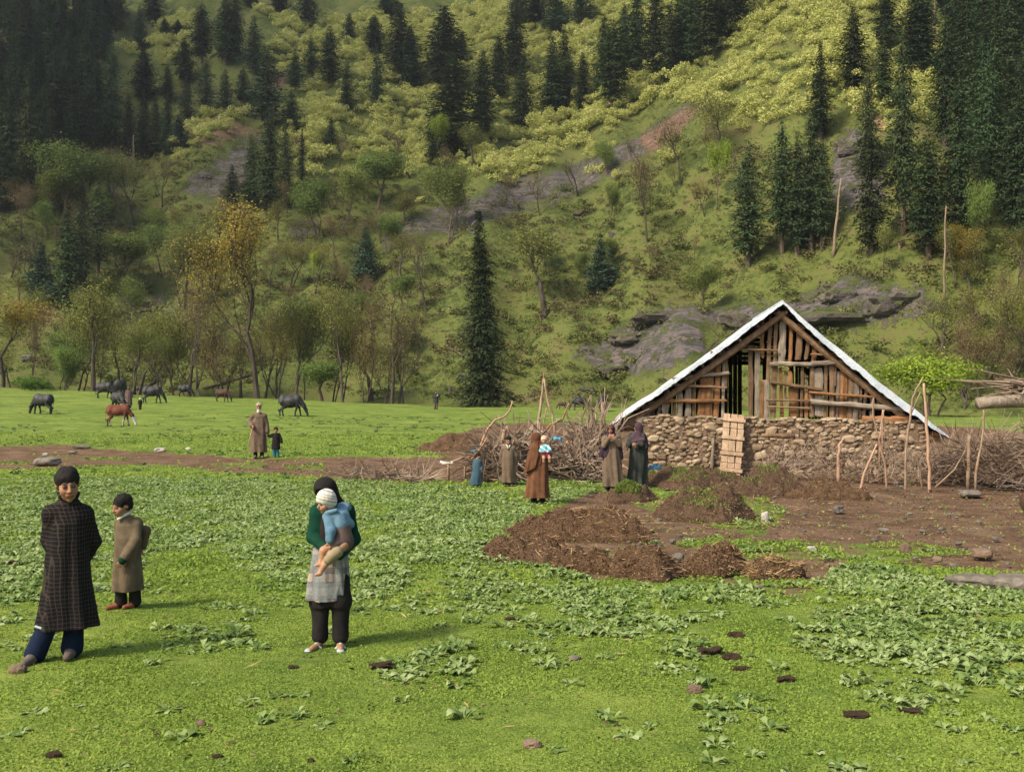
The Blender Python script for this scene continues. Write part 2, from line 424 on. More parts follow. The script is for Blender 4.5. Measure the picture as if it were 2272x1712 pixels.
def ground_mat():
    t = NT('ground'); g = t.n('ShaderNodeNewGeometry'); P = g.outputs['Position']
    dirt = t.attr('dirt').outputs['Fac']; rock = t.attr('rock').outputs['Fac']; earth = t.attr('earth').outputs['Fac']; far = t.attr('far').outputs['Fac']
    n1 = t.noise(P, .35, 5, .6); n2 = t.noise(P, 6, 6, .7); n3_ = t.noise(P, 40, 3, .7); n4 = t.noise(P, .12, 6, .65); n5 = t.noise(P, 1.4, 6, .7); n4b = t.noise(P, .45, 6, .75)
    grass = t.ramp(t.math('ADD', t.math('MULTIPLY', n1, .6), t.math('MULTIPLY', n2, .45)), [(.35, (.075, .125, .026, 1)), (.5, (.15, .21, .042, 1)), (.66, (.23, .28, .062, 1))])
    speck = t.ramp(n3_, [(.35, (.55, .6, .5, 1)), (.6, (1.05, 1.05, 1, 1))])
    grass = t.mix(1.0, grass, speck, 'MULTIPLY'); grass = t.mix(1.0, grass, t.ramp(t.math('ADD', t.math('MULTIPLY', n5, .6), t.math('MULTIPLY', n4b, .5)), [(.40, (.62, .68, .6, 1)), (.62, (1.08, 1.05, 1.0, 1))]), 'MULTIPLY')
    bare = t.ramp(t.math('ADD', t.math('MULTIPLY', n5, .5), t.math('MULTIPLY', n3_, .5)), [(.6, (0, 0, 0, 1)), (.68, (1, 1, 1, 1))])
    grass = t.mix(t.math('MULTIPLY', bare, .7), grass, (.10, .065, .035, 1))
    hg = t.ramp(t.math('ADD', t.math('MULTIPLY', n4, .35), t.math('ADD', t.math('MULTIPLY', n4b, .35), t.math('MULTIPLY', n5, .32))), [(.38, (.026, .036, .010, 1)), (.46, (.056, .070, .018, 1)), (.52, (.094, .112, .027, 1)), (.58, (.105, .095, .036, 1)), (.66, (.115, .080, .045, 1))])
    grass = t.mix(far, grass, hg)
    soil = t.ramp(n5, [(.3, (.075, .045, .027, 1)), (.5, (.14, .085, .050, 1)), (.7, (.21, .14, .09, 1))])
    soil = t.mix(1.0, soil, t.ramp(n3_, [(.3, (.6, .6, .6, 1)), (.7, (1.2, 1.2, 1.2, 1))]), 'MULTIPLY')
    fade = t.math('ADD', dirt, t.math('MULTIPLY', t.math('SUBTRACT', n5, .5), 1.6))
    dm = t.ramp(fade, [(.38, 0), (.55, 1)])
    col = t.mix(dm, grass, soil)
    # rock: grey slabs with mauve and ochre seams
    mp = t.n('ShaderNodeMapping'); t.t.links.new(P, mp.inputs[0]); mp.inputs['Rotation'].default_value = (0, 0, R(32)); mp.inputs['Scale'].default_value = (.25, 1.6, 1.6)
    ns = t.noise(mp.outputs[0], .8, 8, .75, .6)
    rc = t.ramp(ns, [(.3, (.035, .033, .033, 1)), (.45, (.078, .070, .068, 1)), (.56, (.125, .105, .10, 1)), (.70, (.18, .125, .085, 1))])
    rm = t.ramp(t.math('ADD', rock, t.math('MULTIPLY', t.math('SUBTRACT', t.math('ADD', t.math('MULTIPLY', n5, .5), t.math('MULTIPLY', n4b, .5)), .5), 3.2)), [(.38, 0), (.62, 1)])
    col = t.mix(rm, col, rc)
    em = t.ramp(t.math('ADD', earth, t.math('MULTIPLY', t.math('SUBTRACT', n5, .5), 1.8)), [(.45, 0), (.75, .8)])
    col = t.mix(em, col, t.ramp(ns, [(.35, (.10, .06, .045, 1)), (.65, (.24, .14, .09, 1))]))
    bm = t.math('ADD', t.math('MULTIPLY', n2, .4), t.math('ADD', t.math('MULTIPLY', n3_, .25), t.math('MULTIPLY', t.math('MULTIPLY', ns, rm), 3)))
    t.bsdf(col, .95, bm, .8, .12, .1)
    return t.m
M_ground = ground_mat()
build_ground()
# ================================================================ VEGETATION
def unit(v): return v/(np.linalg.norm(v, axis=-1, keepdims=True)+1e-9)
def kites(P, D, L, W, N=None, bend=0.0):
    """leaf-shaped quads: base P, direction D, length L, width W"""
    n = len(P); D = unit(D)
    if N is None: N = RNG.normal(size=(n, 3))
    S = unit(np.cross(D, N)); Nn = np.cross(S, D)
    L = np.broadcast_to(L, n)[:, None]; W = np.broadcast_to(W, n)[:, None]
    V = np.stack([P, P+D*L*.5+S*W*.5+Nn*L*bend, P+D*L, P+D*L*.5-S*W*.5+Nn*L*bend], 1).reshape(-1, 3)
    return V, np.arange(4*n).reshape(-1, 4)
def cat(parts):
    Vs = []; Fs = []; n = 0
    for V, F in parts: Vs.append(V); Fs.append(F+n); n += len(V)
    return np.concatenate(Vs), np.concatenate(Fs)
M_fir = leafmat('fir_needles', [(.014, .026, .010, 1), (.034, .056, .020, 1), (.062, .090, .032, 1)], .15, .38, .8, hue=.025, riw=.25)
M_pine = leafmat('pine_needles', [(.016, .036, .022, 1), (.036, .072, .040, 1), (.075, .12, .065, 1)], .12, .2, 2.0, hue=.015)
M_bark = simple('bark', [(.055, .040, .030, 1), (.14, .105, .075, 1)], 2.5, .95, .8, .05, stretch=(1, 1, .25), rnd=.2)
M_barkdark = simple('dark_bark', [(.030, .024, .018, 1), (.11, .088, .066, 1)], 2.5, .95, .8, .05, stretch=(1, 1, .3), rnd=.2)
M_barkpale = simple('pale_bark', [(.12, .088, .06, 1), (.26, .20, .135, 1)], 2.5, .95, .8, .05, stretch=(1, 1, .2), rnd=.15)
def fir_proto(name, mat, H=24.0, Rm=2.3, seed=0, clear=.06, dense=1.0, broad=.0, card=.62, bark=None, gappy=.25, lean=0.0, col=True):
    """a conifer: trunk and crown meshes, height H, half width Rm"""
    g = np.random.default_rng(seed)
    P = []; D = []; S = []
    z = H*clear; rot = 0
    side = [g.uniform(.65, 1.2) for _ in range(12)]
    tw = MB(); tp = [(0, 0, -1.5)]; tr = [H*.017]
    for i in range(1, 9): tp.append((lean*H*(i/8)**2*.05+g.normal()*.05, g.normal()*.05, H*i/8)); tr.append(H*.016*(1-i/8.3))
    tw.tube(tp, tr, 7)
    while z < H*.995:
        f = (z/H-clear)/(1-clear)
        prof = ((min(1, (1-f)*2.6)**.8*(1-.12*f) if col else (1-f)**.62*(1+.12*math.sin(f*19))) if not broad else (1-f)**.8)*(min(1, (.5 if col else .9)+f*2.6))
        nb = 7 if f < .85 else 5
        rot += 2.4
        for b in range(nb):
            a = rot+b*2*PI/nb+g.normal()*.25
            sd_ = side[int(((a+z*.35) % (2*PI))/(2*PI)*12)]
            if g.random() < gappy*.5: continue
            L = Rm*prof*sd_*g.uniform(.62, 1.2)*(1+.30*math.sin(z*.9+a*1.5+seed)+.18*math.sin(z*2.3+a*2+seed*2))
            if L < .12: L = .12
            ns = max(3, int(L/card*5.5*dense))
            for s in range(ns):
                q = (s+.6)/ns
                r = L*q; dz = -.42*r*q+ (.35*r if broad else .05*r)
                aa = a+g.normal()*.22*(.4+q)
                p = np.array([math.cos(aa)*r, math.sin(aa)*r, z+dz+g.normal()*.10])
                d = np.array([math.cos(aa+g.normal()*.9), math.sin(aa+g.normal()*.9), (-.55 if not broad else .1)+g.normal()*.45])
                P.append(p); D.append(d); S.append(card*g.uniform(.6, 1.35)*(1-.35*f))
        z += H*.0125*g.uniform(.7, 1.3)/dense**.5*(1.6 if broad else 1)
    P = np.array(P); D = np.array(D); S = np.array(S)
    P[:, 0] += lean*H*.05*(P[:, 2]/H)**2
    out = np.stack([P[:, 0], P[:, 1], np.full(len(P), Rm*.55)], 1); V, F = kites(P, D, S*1.25, S*.36, unit(out)+g.normal(size=P.shape)*.28)
    cr = mesh_np('crown', V, F, mat)
    # a few dead limbs low on the stem
    for i in range(6):
        a = g.uniform(0, 2*PI); zz = H*clear*g.uniform(.3, 1); tw.tube([(0, 0, zz), (math.cos(a)*.8, math.sin(a)*.8, zz-.1)], [.05, .02], 4)
    return (tw.mesh('trunk', bark or M_bark), cr, H, Rm*1.9)
FIRS = [fir_proto('fir', M_fir, seed=i, clear=[.03, .12, .05, .16, .08, .10][i], gappy=[.2, .35, .25, .3, .5, .15][i], Rm=[2.2, 2.4, 2.0, 2.5, 2.3, 2.1][i]) for i in range(6)]
PINES = [fir_proto('pine', M_pine, seed=20+i, Rm=4.0, clear=.1, broad=1, gappy=.3, card=.75) for i in range(3)]
BIGFIR = fir_proto('bigfir', M_fir, H=21, Rm=2.35, seed=54, clear=.0, dense=1.9, card=.40, gappy=.3, lean=.6, col=False)
BLUEPINE = fir_proto('bluepine', M_pine, H=9, Rm=2.6, seed=61, clear=.0, dense=1.3, broad=1, card=.45, gappy=.15)
def plant_tree(proto, base, h, w, name, label, cat_, group=None, rz=None, tilt=0):
    tr, cr, H, W = proto
    t = thing(name, label, cat_, tuple(base), random.uniform(0, 6.28) if rz is None else rz, group)
    s = w/W; t.scale = (s, s, h/H); t.rotation_euler[1] = tilt
    link('trunk', tr, t); link('crown', cr, t); return t
def tree_px(proto, px, ytop, ybase, wpx, *a, **k):
    b = at(px, ybase); d = b[1]; return plant_tree(proto, b, (ybase-ytop)*d/FP, wpx*d/FP, *a, **k)
def tree_edge(proto, px, ytop, wpx, off, *a, **k):
    """a tree rooted just beyond the brink of the pasture"""
    u = (px-1136)/FP; d = 100.0
    for _ in range(20): d = float(edge_y(np.array(u*d)))+off
    b = np.array([u*d, d, gz(u*d, d)]); ztop = CH+(856-ytop)/FP*d
    return plant_tree(proto, b, ztop-b[2], wpx*d/FP, *a, **k)
GF = 'conifers on the mountainside'
NAMED_FIRS = [  # px, ytop, ybase, width, kind, label
    (732, 60, 196, 40, 1, 'small dark pointed conifer standing alone among the pale thickets of the upper slope'),
    (285, 205, 352, 28, 0, 'leftmost of four slim conifers side by side at the edge of the shaded forest'),
    (320, 200, 350, 30, 0, 'second of four slim conifers in a row at the edge of the shaded forest'),
    (345, 212, 345, 28, 0, 'third of four slim conifers in a row at the edge of the shaded forest'),
    (371, 208, 345, 28, 0, 'rightmost of four slim conifers side by side at the edge of the shaded forest'),
    (515, 366, 492, 34, 0, 'short dark columnar conifer just left of the twin tall conifers, above the golden tree'),
    (557, 300, 466, 34, 4, 'ragged conifer with a bare waist between the short columnar one and the tall twins'),
    (598, 235, 470, 46, 0, 'taller of the twin dark conifers behind the big golden tree'),
    (634, 265, 462, 30, 0, 'slimmer right-hand one of the twin dark conifers behind the golden tree'),
    (670, 283, 410, 15, 0, 'very thin columnar conifer right of the twin dark conifers'),
    (241, 385, 520, 15, 0, 'very thin columnar conifer rising behind the dark clump at left'),
    (150, 455, 700, 50, 2, 'dark conifer reaching lowest in the clump on the left slope'),
    (178, 450, 640, 48, 1, 'dark conifer in the middle of the clump on the left slope'),
    (218, 400, 612, 46, 3, 'tallest dark conifer of the clump on the left slope'),
    (985, 14, 205, 72, 5, 'broad tall dark conifer highest in the centre of the slope'),
    (1004, 118, 348, 78, 2, 'widest dark conifer of the centre, its foot by the thicket edge'),
    (962, 225, 366, 32, 0, 'slim dark conifer hugging the left side of the widest central conifer'),
    (1070, 112, 310, 52, 5, 'dark conifer right of the widest central one with a short bare reddish trunk'),
    (1107, 80, 218, 38, 0, 'slender conifer between two bigger ones in the centre of the slope'),
    (1142, 0, 182, 46, 2, 'tall slender conifer cut by the top edge right of centre'),
    (1157, 133, 300, 42, 0, 'dark tapering conifer standing forward in the gap right of centre'),
    (1225, 82, 270, 46, 5, 'left one of two merged dark conifers above the bright thicket band'),
    (1252, 65, 262, 44, 2, 'right one of two merged dark conifers above the bright thicket band'),
    (1293, 115, 242, 32, 0, 'small slim conifer right of the merged pair'),
    (1893, 14, 212, 50, 5, 'tall rounded conifer standing in the brightest thicket at right'),
    (1820, 95, 310, 42, 2, 'narrow pointed conifer rising over the group right of centre'),
    (1660, 310, 590, 60, 1, 'outermost dark conifer left of the dense group above the hut'),
    (1735, 262, 562, 56, 3, 'left front conifer of the dense group above the hut'),
    (1770, 290, 568, 50, 5, 'second conifer of the dense group above the hut'),
    (1800, 235, 566, 52, 3, 'tallest conifer of the dense group above the hut'),
    (1824, 300, 560, 44, 3, 'right front conifer of the dense group above the hut'),
    (1925, 145, 400, 42, 4, 'thin ragged conifer behind the mossy crag'),
    (1932, 260, 566, 58, 4, 'ragged conifer with gaps in its crown right of the bare snag'),
    (2004, 60, 520, 58, 3, 'very tall conifer with a pink bare trunk foot'),
    (2060, 285, 575, 66, 1, 'dark conifer left of the pale slim trunks at right'),
    (2128, 170, 560, 62, 3, 'tall conifer with pale slim trunk at the right'),
]
for (px, yt, yb, wd, kd, lab) in NAMED_FIRS:
    tree_px(FIRS[kd], px, yt, yb, wd*1.28, 'conifer_tree', lab, 'conifer tree', GF)
ANON = [(20, 180, 432, 44), (62, 150, 446, 46), (86, 200, 385, 40), (120, 115, 335, 44), (158, 150, 332, 42), (210, 128, 338, 42), (248, 85, 332, 42), (40, 60, 300, 40), (190, 60, 260, 40), (5, 300, 470, 50)]
for (px, yt, yb, wd) in ANON:
    tree_px(FIRS[random.randrange(6)], px, yt, yb, wd*1.15, 'conifer_tree', 'dark conifer in the dense shaded forest at upper left', 'conifer tree', 'conifers of the dense shaded forest')
UPL = [(-40, -10), (300, -10), (270, 60), (235, 130), (215, 240), (230, 320), (180, 380), (60, 420), (-40, 400)]
def scatter(poly, n, mind, seed):
    g = random.Random(seed); xs = [p[0] for p in poly]; ys = [p[1] for p in poly]; out = []
    tries = 0
    while len(out) < n and tries < n*60:
        tries += 1; x = g.uniform(min(xs), max(xs)); y = g.uniform(min(ys), max(ys))
        if not inpoly(np.array([x]), np.array([y]), poly)[0]: continue
        if all((x-a)**2+((y-b)*.8)**2 > mind*mind for a, b in out): out.append((x, y))
    return out
for (x, y) in scatter(UPL, 75, 19, 3):
    hh = random.uniform(135, 215)*(.72+.28*y/400)
    tree_px(FIRS[random.randrange(6)], x, y-hh, y, random.uniform(34, 46), 'conifer_tree', 'dark conifer in the dense shaded forest at upper left', 'conifer tree', 'conifers of the dense shaded forest')
for (x, y, hh, wd) in [(90, 210, 90, 42), (165, 190, 80, 40), (105, 120, 70, 36), (175, 110, 60, 34)]:
    tree_px(PINES[random.randrange(3)], x, y-hh, y, wd, 'pine_tree', 'paler bluish pine showing in the dense shaded forest at upper left', 'pine tree', 'pale pines of the shaded forest')
RIGHT = [(2060, -10), (2320, -10), (2330, 640), (2240, 560), (2190, 470), (2130, 350), (2090, 120)]
for (x, y) in scatter(RIGHT, 40, 28, 5)+[(2048, 170), (2096, 330), (2180, 400), (2215, 420), (2255, 470), (2270, 380)]:
    hh = random.uniform(220, 380)*(.62+.38*y/500)
    tree_px(FIRS[random.randrange(6)], x, y-hh, y, random.uniform(50, 66), 'conifer_tree', 'dark green conifer in the dense stand filling the upper right corner', 'conifer tree', 'conifers of the upper right stand')
TOPC = [(1341, 30, 215, 40), (1360, 42, 238, 58), (1413, -30, 178, 45), (1455, -40, 192, 54), (1488, 10, 197, 44), (1510, -40, 168, 44), (1533, -70, 166, 50), (1570, -70, 142, 54), (1600, -90, 100, 48), (1385, 5, 190, 40), (1545, -30, 120, 40)]
ORD = 'first second third fourth fifth sixth seventh eighth ninth tenth eleventh twelfth thirteenth fourteenth fifteenth sixteenth seventeenth eighteenth nineteenth twentieth twenty-first twenty-second twenty-third twenty-fourth twenty-fifth'.split()
def ordl(lst, fmt):
    r = sorted(range(len(lst)), key=lambda i: lst[i][0]); return {i: fmt % ORD[k] for k, i in enumerate(r)}
LT = ordl(TOPC, 'dark conifer, %s from the left of the tight row under the top edge')
for i, (px, yt, yb, wd) in enumerate(TOPC):
    tree_px(FIRS[i % 6], px, yt, yb, wd*1.25, 'conifer_tree', LT[i], 'conifer tree', 'conifers of the tight top row')
SINGLES2 = [(1636, -90, 70, 46), (1725, -90, 14, 50), (1965, -80, 122, 46), (2035, -40, 175, 60), (1960, 60, 250, 42), (887, 8, 176, 52), (910, 60, 205, 44), (447, 8, 142, 46), (500, -10, 146, 40), (522, -20, 140, 36), (409, 82, 192, 40), (318, 108, 226, 44), (340, -40, 60, 40), (372, 145, 235, 26), (395, 45, 90, 20), (365, 40, 85, 18), (830, 32, 120, 38), (1190, -60, 60, 44)]
LS = ordl(SINGLES2, 'loosely spaced dark conifer among the upper pale thickets, %s from the left')
for i, (px, yt, yb, wd) in enumerate(SINGLES2):
    tree_px(FIRS[(i*2+1) % 6], px, yt, yb, wd*1.25, 'conifer_tree', LS[i], 'conifer tree', 'conifers scattered near the top edge')
PN = [(311, 12, 112, 46), (457, 126, 250, 52), (415, 170, 276, 48), (563, 34, 168, 58), (592, 100, 285, 92), (646, 200, 292, 54), (836, 98, 240, 52), (911, 66, 208, 56), (1155, -60, 72, 62), (1234, -50, 88, 84), (1290, -60, 60, 60), (500, 250, 250-95, 50), (682, -50, 60, 60), (860, -50, 40, 60), (770, 130, 250, 50), (775, 30, 100, 44), (400, 255, 340, 44), (620, -40, 30, 60), (560, -40, 20, 50), (690, 80, 170, 44), (1025, 70, 150, 44), (540, 150, 230, 52), (655, 115, 200, 50), (735, 320-60, 330, 40)]
LP = ordl(PN, 'soft green layered pine on the upper slope, %s from the left of its kind')
for i, (px, a, b, wd) in enumerate(PN):
    yt, yb = min(a, b), max(a, b)
    tree_px(PINES[i % 3], px, yt, yb, wd*1.1, 'pine_tree', LP[i], 'pine tree', 'pines on the slope')
tree_edge(BIGFIR, 1072, 458, 106, 1.5, 'conifer_tree', 'big dark ragged conifer standing alone at the foot of the slope', 'conifer tree')
tree_px(BLUEPINE, 812, 503, 624, 66, 'pine_tree', 'small bluish cone-shaped pine above the bare trees left of the big conifer', 'pine tree')
tree_px(BLUEPINE, 1332, 522, 648, 72, 'pine_tree', 'small bluish cone-shaped pine on the open slope right of the big conifer', 'pine tree')
tree_px(BLUEPINE, 93, 538, 668, 76, 'pine_tree', 'dark bluish cone-shaped pine at the left below the conifer clump', 'pine tree')
tree_px(BLUEPINE, 395, 255, 340, 50, 'pine_tree', 'light bluish pine right of the four slim conifers', 'pine tree')
# bare snags and stumps
def snag(px, yt, yb, wpx, label, lean=0):
    b = at(px, yb); d = b[1]; h = (yb-yt)*d/FP; r = wpx*d/FP/2
    m = MB(); n = 7; m.tube([(lean*h*i/n+.05*math.sin(i*2), 0, h*i/n-.2) for i in range(n+1)], [r*(1-.55*i/n) for i in range(n+1)], 7)
    for i in range(7):
        z = h*random.uniform(.4, .95); a = random.uniform(0, 6.28); m.tube([(lean*z, 0, z), (lean*z+math.cos(a)*.5, math.sin(a)*.5, z+.2)], [.05, .02], 4)
    o = m.build('dead_tree', M_barkpale, smooth=True); o.location = b; tag(o, label, 'dead tree', 'bare dead trunks')
snag(1848, 392, 570, 8, 'tall pale bare dead trunk leaning right in the gap above the hut', .10)
snag(2072, -20, 138, 7, 'pale bare dead trunk at the top edge near the right', .02)
snag(2186, 318, 445, 7, 'pale forked dead trunk before the upper right stand', .06)
snag(2094, 455, 670, 6, 'slim pale dead trunk below the upper right stand', .02)
snag(296, 300, 368, 5, 'thin bare pole-like dead trunk below the four slim conifers')
snag(1996, 538, 556, 9, 'short orange broken stump right of the ragged conifer')
# ---------------------------------------------------------------- broad-leaved trees
def skel(g, H, spread, fork=.35, stems=1, levels=4, wander=.12, lean=0, thin=1.0, up=.55):
    """branch polylines with radii, and twig ends"""
    segs = []; ends = []
    def grow(p, d, L, r, lv):
        n = 4; pts = [p.copy()]; rs = [r]
        for i in range(n):
            d = unit(d+g.normal(size=3)*wander*(1 if lv else .6)+np.array([0, 0, .05*lv])); p = p+d*L/n; pts.append(p.copy()); rs.append(r*(1-.38*(i+1)/n))
            if lv >= 2: ends.append((p.copy(), d.copy(), lv))
        segs.append((pts, rs, lv))
        if lv >= levels: ends.append((p.copy(), d.copy(), lv)); return
        nb = 3 if lv else int(g.integers(2, 4))
        for b in range(nb+(1 if lv == 1 else 0)):
            az = g.uniform(0, 2*PI); tilt = g.uniform(.35, .85)*spread
            q = unit(d*1.0+np.array([math.cos(az), math.sin(az), 0])*tilt+np.array([0, 0, up*.3]))
            start = pts[-1] if b < 2 else pts[int(g.integers(2, n))]
            grow(np.array(start), q, L*g.uniform(.58, .82)*(1.0 if lv else .95), rs[-1]*g.uniform(.6, .8), lv+1)
    for s in range(stems):
        a = g.uniform(0, 2*PI)
        grow(np.array([.3*s*math.cos(a), .3*s*math.sin(a), -.5]), unit(np.array([lean+(g.normal()*.35 if s else 0), g.normal()*.1, 1.0])), H*fork+.5, H*.019*thin*(1 if s == 0 else .75), 0)
    return segs, ends
def leafy_proto(mat, bark, seed, H=14.0, spread=1.0, fork=.35, stems=1, leaves=5, size=.26, cloud=.7, levels=4, lean=0, thin=1.0, keep=1.0, up=.55):
    g = np.random.default_rng(seed); segs, ends = skel(g, H, spread, fork, stems, levels, lean=lean, thin=thin, up=up)
    top = max(e[0][2] for e in ends); sc_ = H/top
    m = MB()
    for pts, rs, lv in segs:
        m.tube([p*sc_ for p in pts], [max(r*sc_, .018) for r in rs], 7 if lv < 2 else 3 if lv > 2 else 5)
    P = np.array([e[0] for e in ends])*sc_
    P = P[g.random(len(P)) < keep]
    P = np.repeat(P, leaves, 0)+g.normal(size=(len(P)*leaves, 3))*cloud*np.array([1, 1, .7])
    V, F = kites(P, g.normal(size=P.shape)+[0, 0, -.2], size*g.uniform(.6, 1.3, len(P)), size*.75, unit(P-[0, 0, H*.6])+g.normal(size=P.shape)*.5+[0, 0, .3])
    W = np.percentile(np.hypot(P[:, 0]-P[:, 0].mean(), P[:, 1]-P[:, 1].mean()), 90)*2.0
    return (m.mesh('trunk', bark, False), mesh_np('crown', V, F, mat), H, W)
M_gold = leafmat('golden_young_leaves', [(.14, .095, .018, 1), (.26, .19, .032, 1), (.36, .29, .06, 1)], .35, .1)
M_olive = leafmat('olive_young_leaves', [(.09, .10, .022, 1), (.17, .18, .04, 1), (.27, .27, .075, 1)], .35, .15, hue=.02)
M_brownleaf = leafmat('brown_buds', [(.095, .070, .030, 1), (.17, .13, .05, 1), (.25, .20, .085, 1)], .3, .15, hue=.015)
M_lime = leafmat('lime_leaves', [(.12, .17, .015, 1), (.22, .30, .028, 1), (.33, .42, .06, 1)], .4, .1)
M_fresh = leafmat('fresh_green_leaves', [(.07, .105, .024, 1), (.14, .19, .040, 1), (.22, .27, .07, 1)], .35, .15, hue=.02)
BIGGOLD = leafy_proto(M_gold, M_barkdark, 101, H=19, spread=.85, fork=.46, leaves=6, size=.20, cloud=.65, levels=5, keep=.42)
GOLD = [leafy_proto(M_gold, M_barkdark, 110+i, H=14, spread=.9, leaves=7, size=.28, cloud=.8, stems=1+i) for i in range(2)]
OLIVE = [leafy_proto(M_olive, M_barkdark, 120+i, H=13, spread=1.0, fork=[.3, .4, .35, .25][i], leaves=[4, 5, 4, 6][i], size=.22, cloud=.95, stems=[1, 2, 1, 3][i], lean=[0, .15, -.2, 0][i]) for i in range(4)]
BROWN = [leafy_proto(M_brownleaf, M_barkdark, 130+i, H=12, spread=.9, fork=[.38, .45, .3][i], leaves=3, size=.18, cloud=.9, stems=[1, 1, 2][i], lean=[0, .2, 0][i]) for i in range(3)]
BARE = [leafy_proto(M_brownleaf, M_barkdark, 140+i, H=10, spread=.9, leaves=1, size=.16, cloud=.5, lean=[.25, -.2][i], keep=.6) for i in range(2)]
LIME = [leafy_proto(M_lime, M_bark, 150+i, H=8, spread=1.35, fork=.26, leaves=[9, 11][i], size=.24, cloud=.42, stems=[1, 2][i], up=.35) for i in range(2)]
LIMETREE = leafy_proto(M_lime, M_bark, 171, H=7, spread=1.7, fork=.22, leaves=6, size=.24, cloud=.5, stems=3, keep=.75, up=.15, thin=.8)
FRESH = [leafy_proto(M_fresh, M_bark, 160+i, H=12, spread=1.1, fork=[.42, .3, .35][i], leaves=[9, 12, 7][i], size=.27, cloud=.8, stems=[1, 1, 2][i]) for i in range(3)]
GB = 'broad-leaved trees at the brink of the pasture'
for (px, yt, w_, off, pr, tilt, lab) in [
    (572, 452, 195, 1.0, BIGGOLD, 0, 'big forked tree with golden young leaves behind the old man'),
    (206, 612, 112, 1.5, OLIVE[0], 0, 'yellow-green leafing tree with a straight dark trunk behind the leftmost cattle'),
    (418, 612, 130, 1.5, BROWN[0], 0, 'brownish budding tree with a tall dark trunk behind the brown calf'),
    (445, 740, 70, 1.2, BARE[0], .1, 'dark trunk leaning right beside the brownish budding tree'),
    (655, 628, 150, 1.0, OLIVE[1], .14, 'olive tree leaning right between the golden tree and the slim one'),
    (760, 622, 110, 1.5, OLIVE[2], 0, 'slim upright olive tree right of the leaning one'),
    (868, 640, 150, 1.0, BROWN[1], -.16, 'budding tree with a trunk leaning left near the far herdsman'),
    (884, 700, 90, 1.4, BARE[1], 0, 'nearly bare twiggy tree right beside the left-leaning one'),
    (8, 640, 160, 2.5, GOLD[0], 0, 'golden brown tree cut by the left edge'),
    (300, 715, 105, 1.5, OLIVE[3], 0, 'low bushy olive tree with several stems behind the cattle'),
    (370, 770, 60, 2.0, BARE[0], .2, 'small bare tree with a slanting limb behind the large buffalo'),
    (140, 770, 66, 4.0, FRESH[2], 0, 'small green tree behind the round green shrub'),
    (500, 700, 110, 4.0, BROWN[2], 0, 'thin brown budding tree just left of the big golden trunk'),
    (612, 700, 90, 5.0, OLIVE[2], 0, 'thin olive tree just right of the big golden trunk'),
    (718, 800, 100, 2.0, FRESH[1], 0, 'low bushy green tree at the brink beside the leaning olive tree'),
    (810, 700, 90, 4.0, BROWN[2], 0, 'thin brown budding tree between the slim olive and the left-leaning one')]:
    tree_edge(pr, px, yt, w_, off, 'leafy_tree', lab, 'tree', GB, rz=RNG.uniform(0, 6), tilt=tilt)
for i in range(20):
    px = 30+i*46+random.uniform(-16, 16); pr = [OLIVE[2], BROWN[0], FRESH[0], OLIVE[1], BROWN[1], OLIVE[0]][i % 6]
    tree_edge(pr, px, random.uniform(660, 770), random.uniform(70, 120), random.uniform(5, 16), 'leafy_tree', 'thin airy tree, %s from the left in the second row behind the pasture brink' % ORD[i], 'tree', 'second row of trees behind the pasture', rz=RNG.uniform(0, 6), tilt=random.uniform(-.08, .08))
GH = 'scattered trees on the slope'
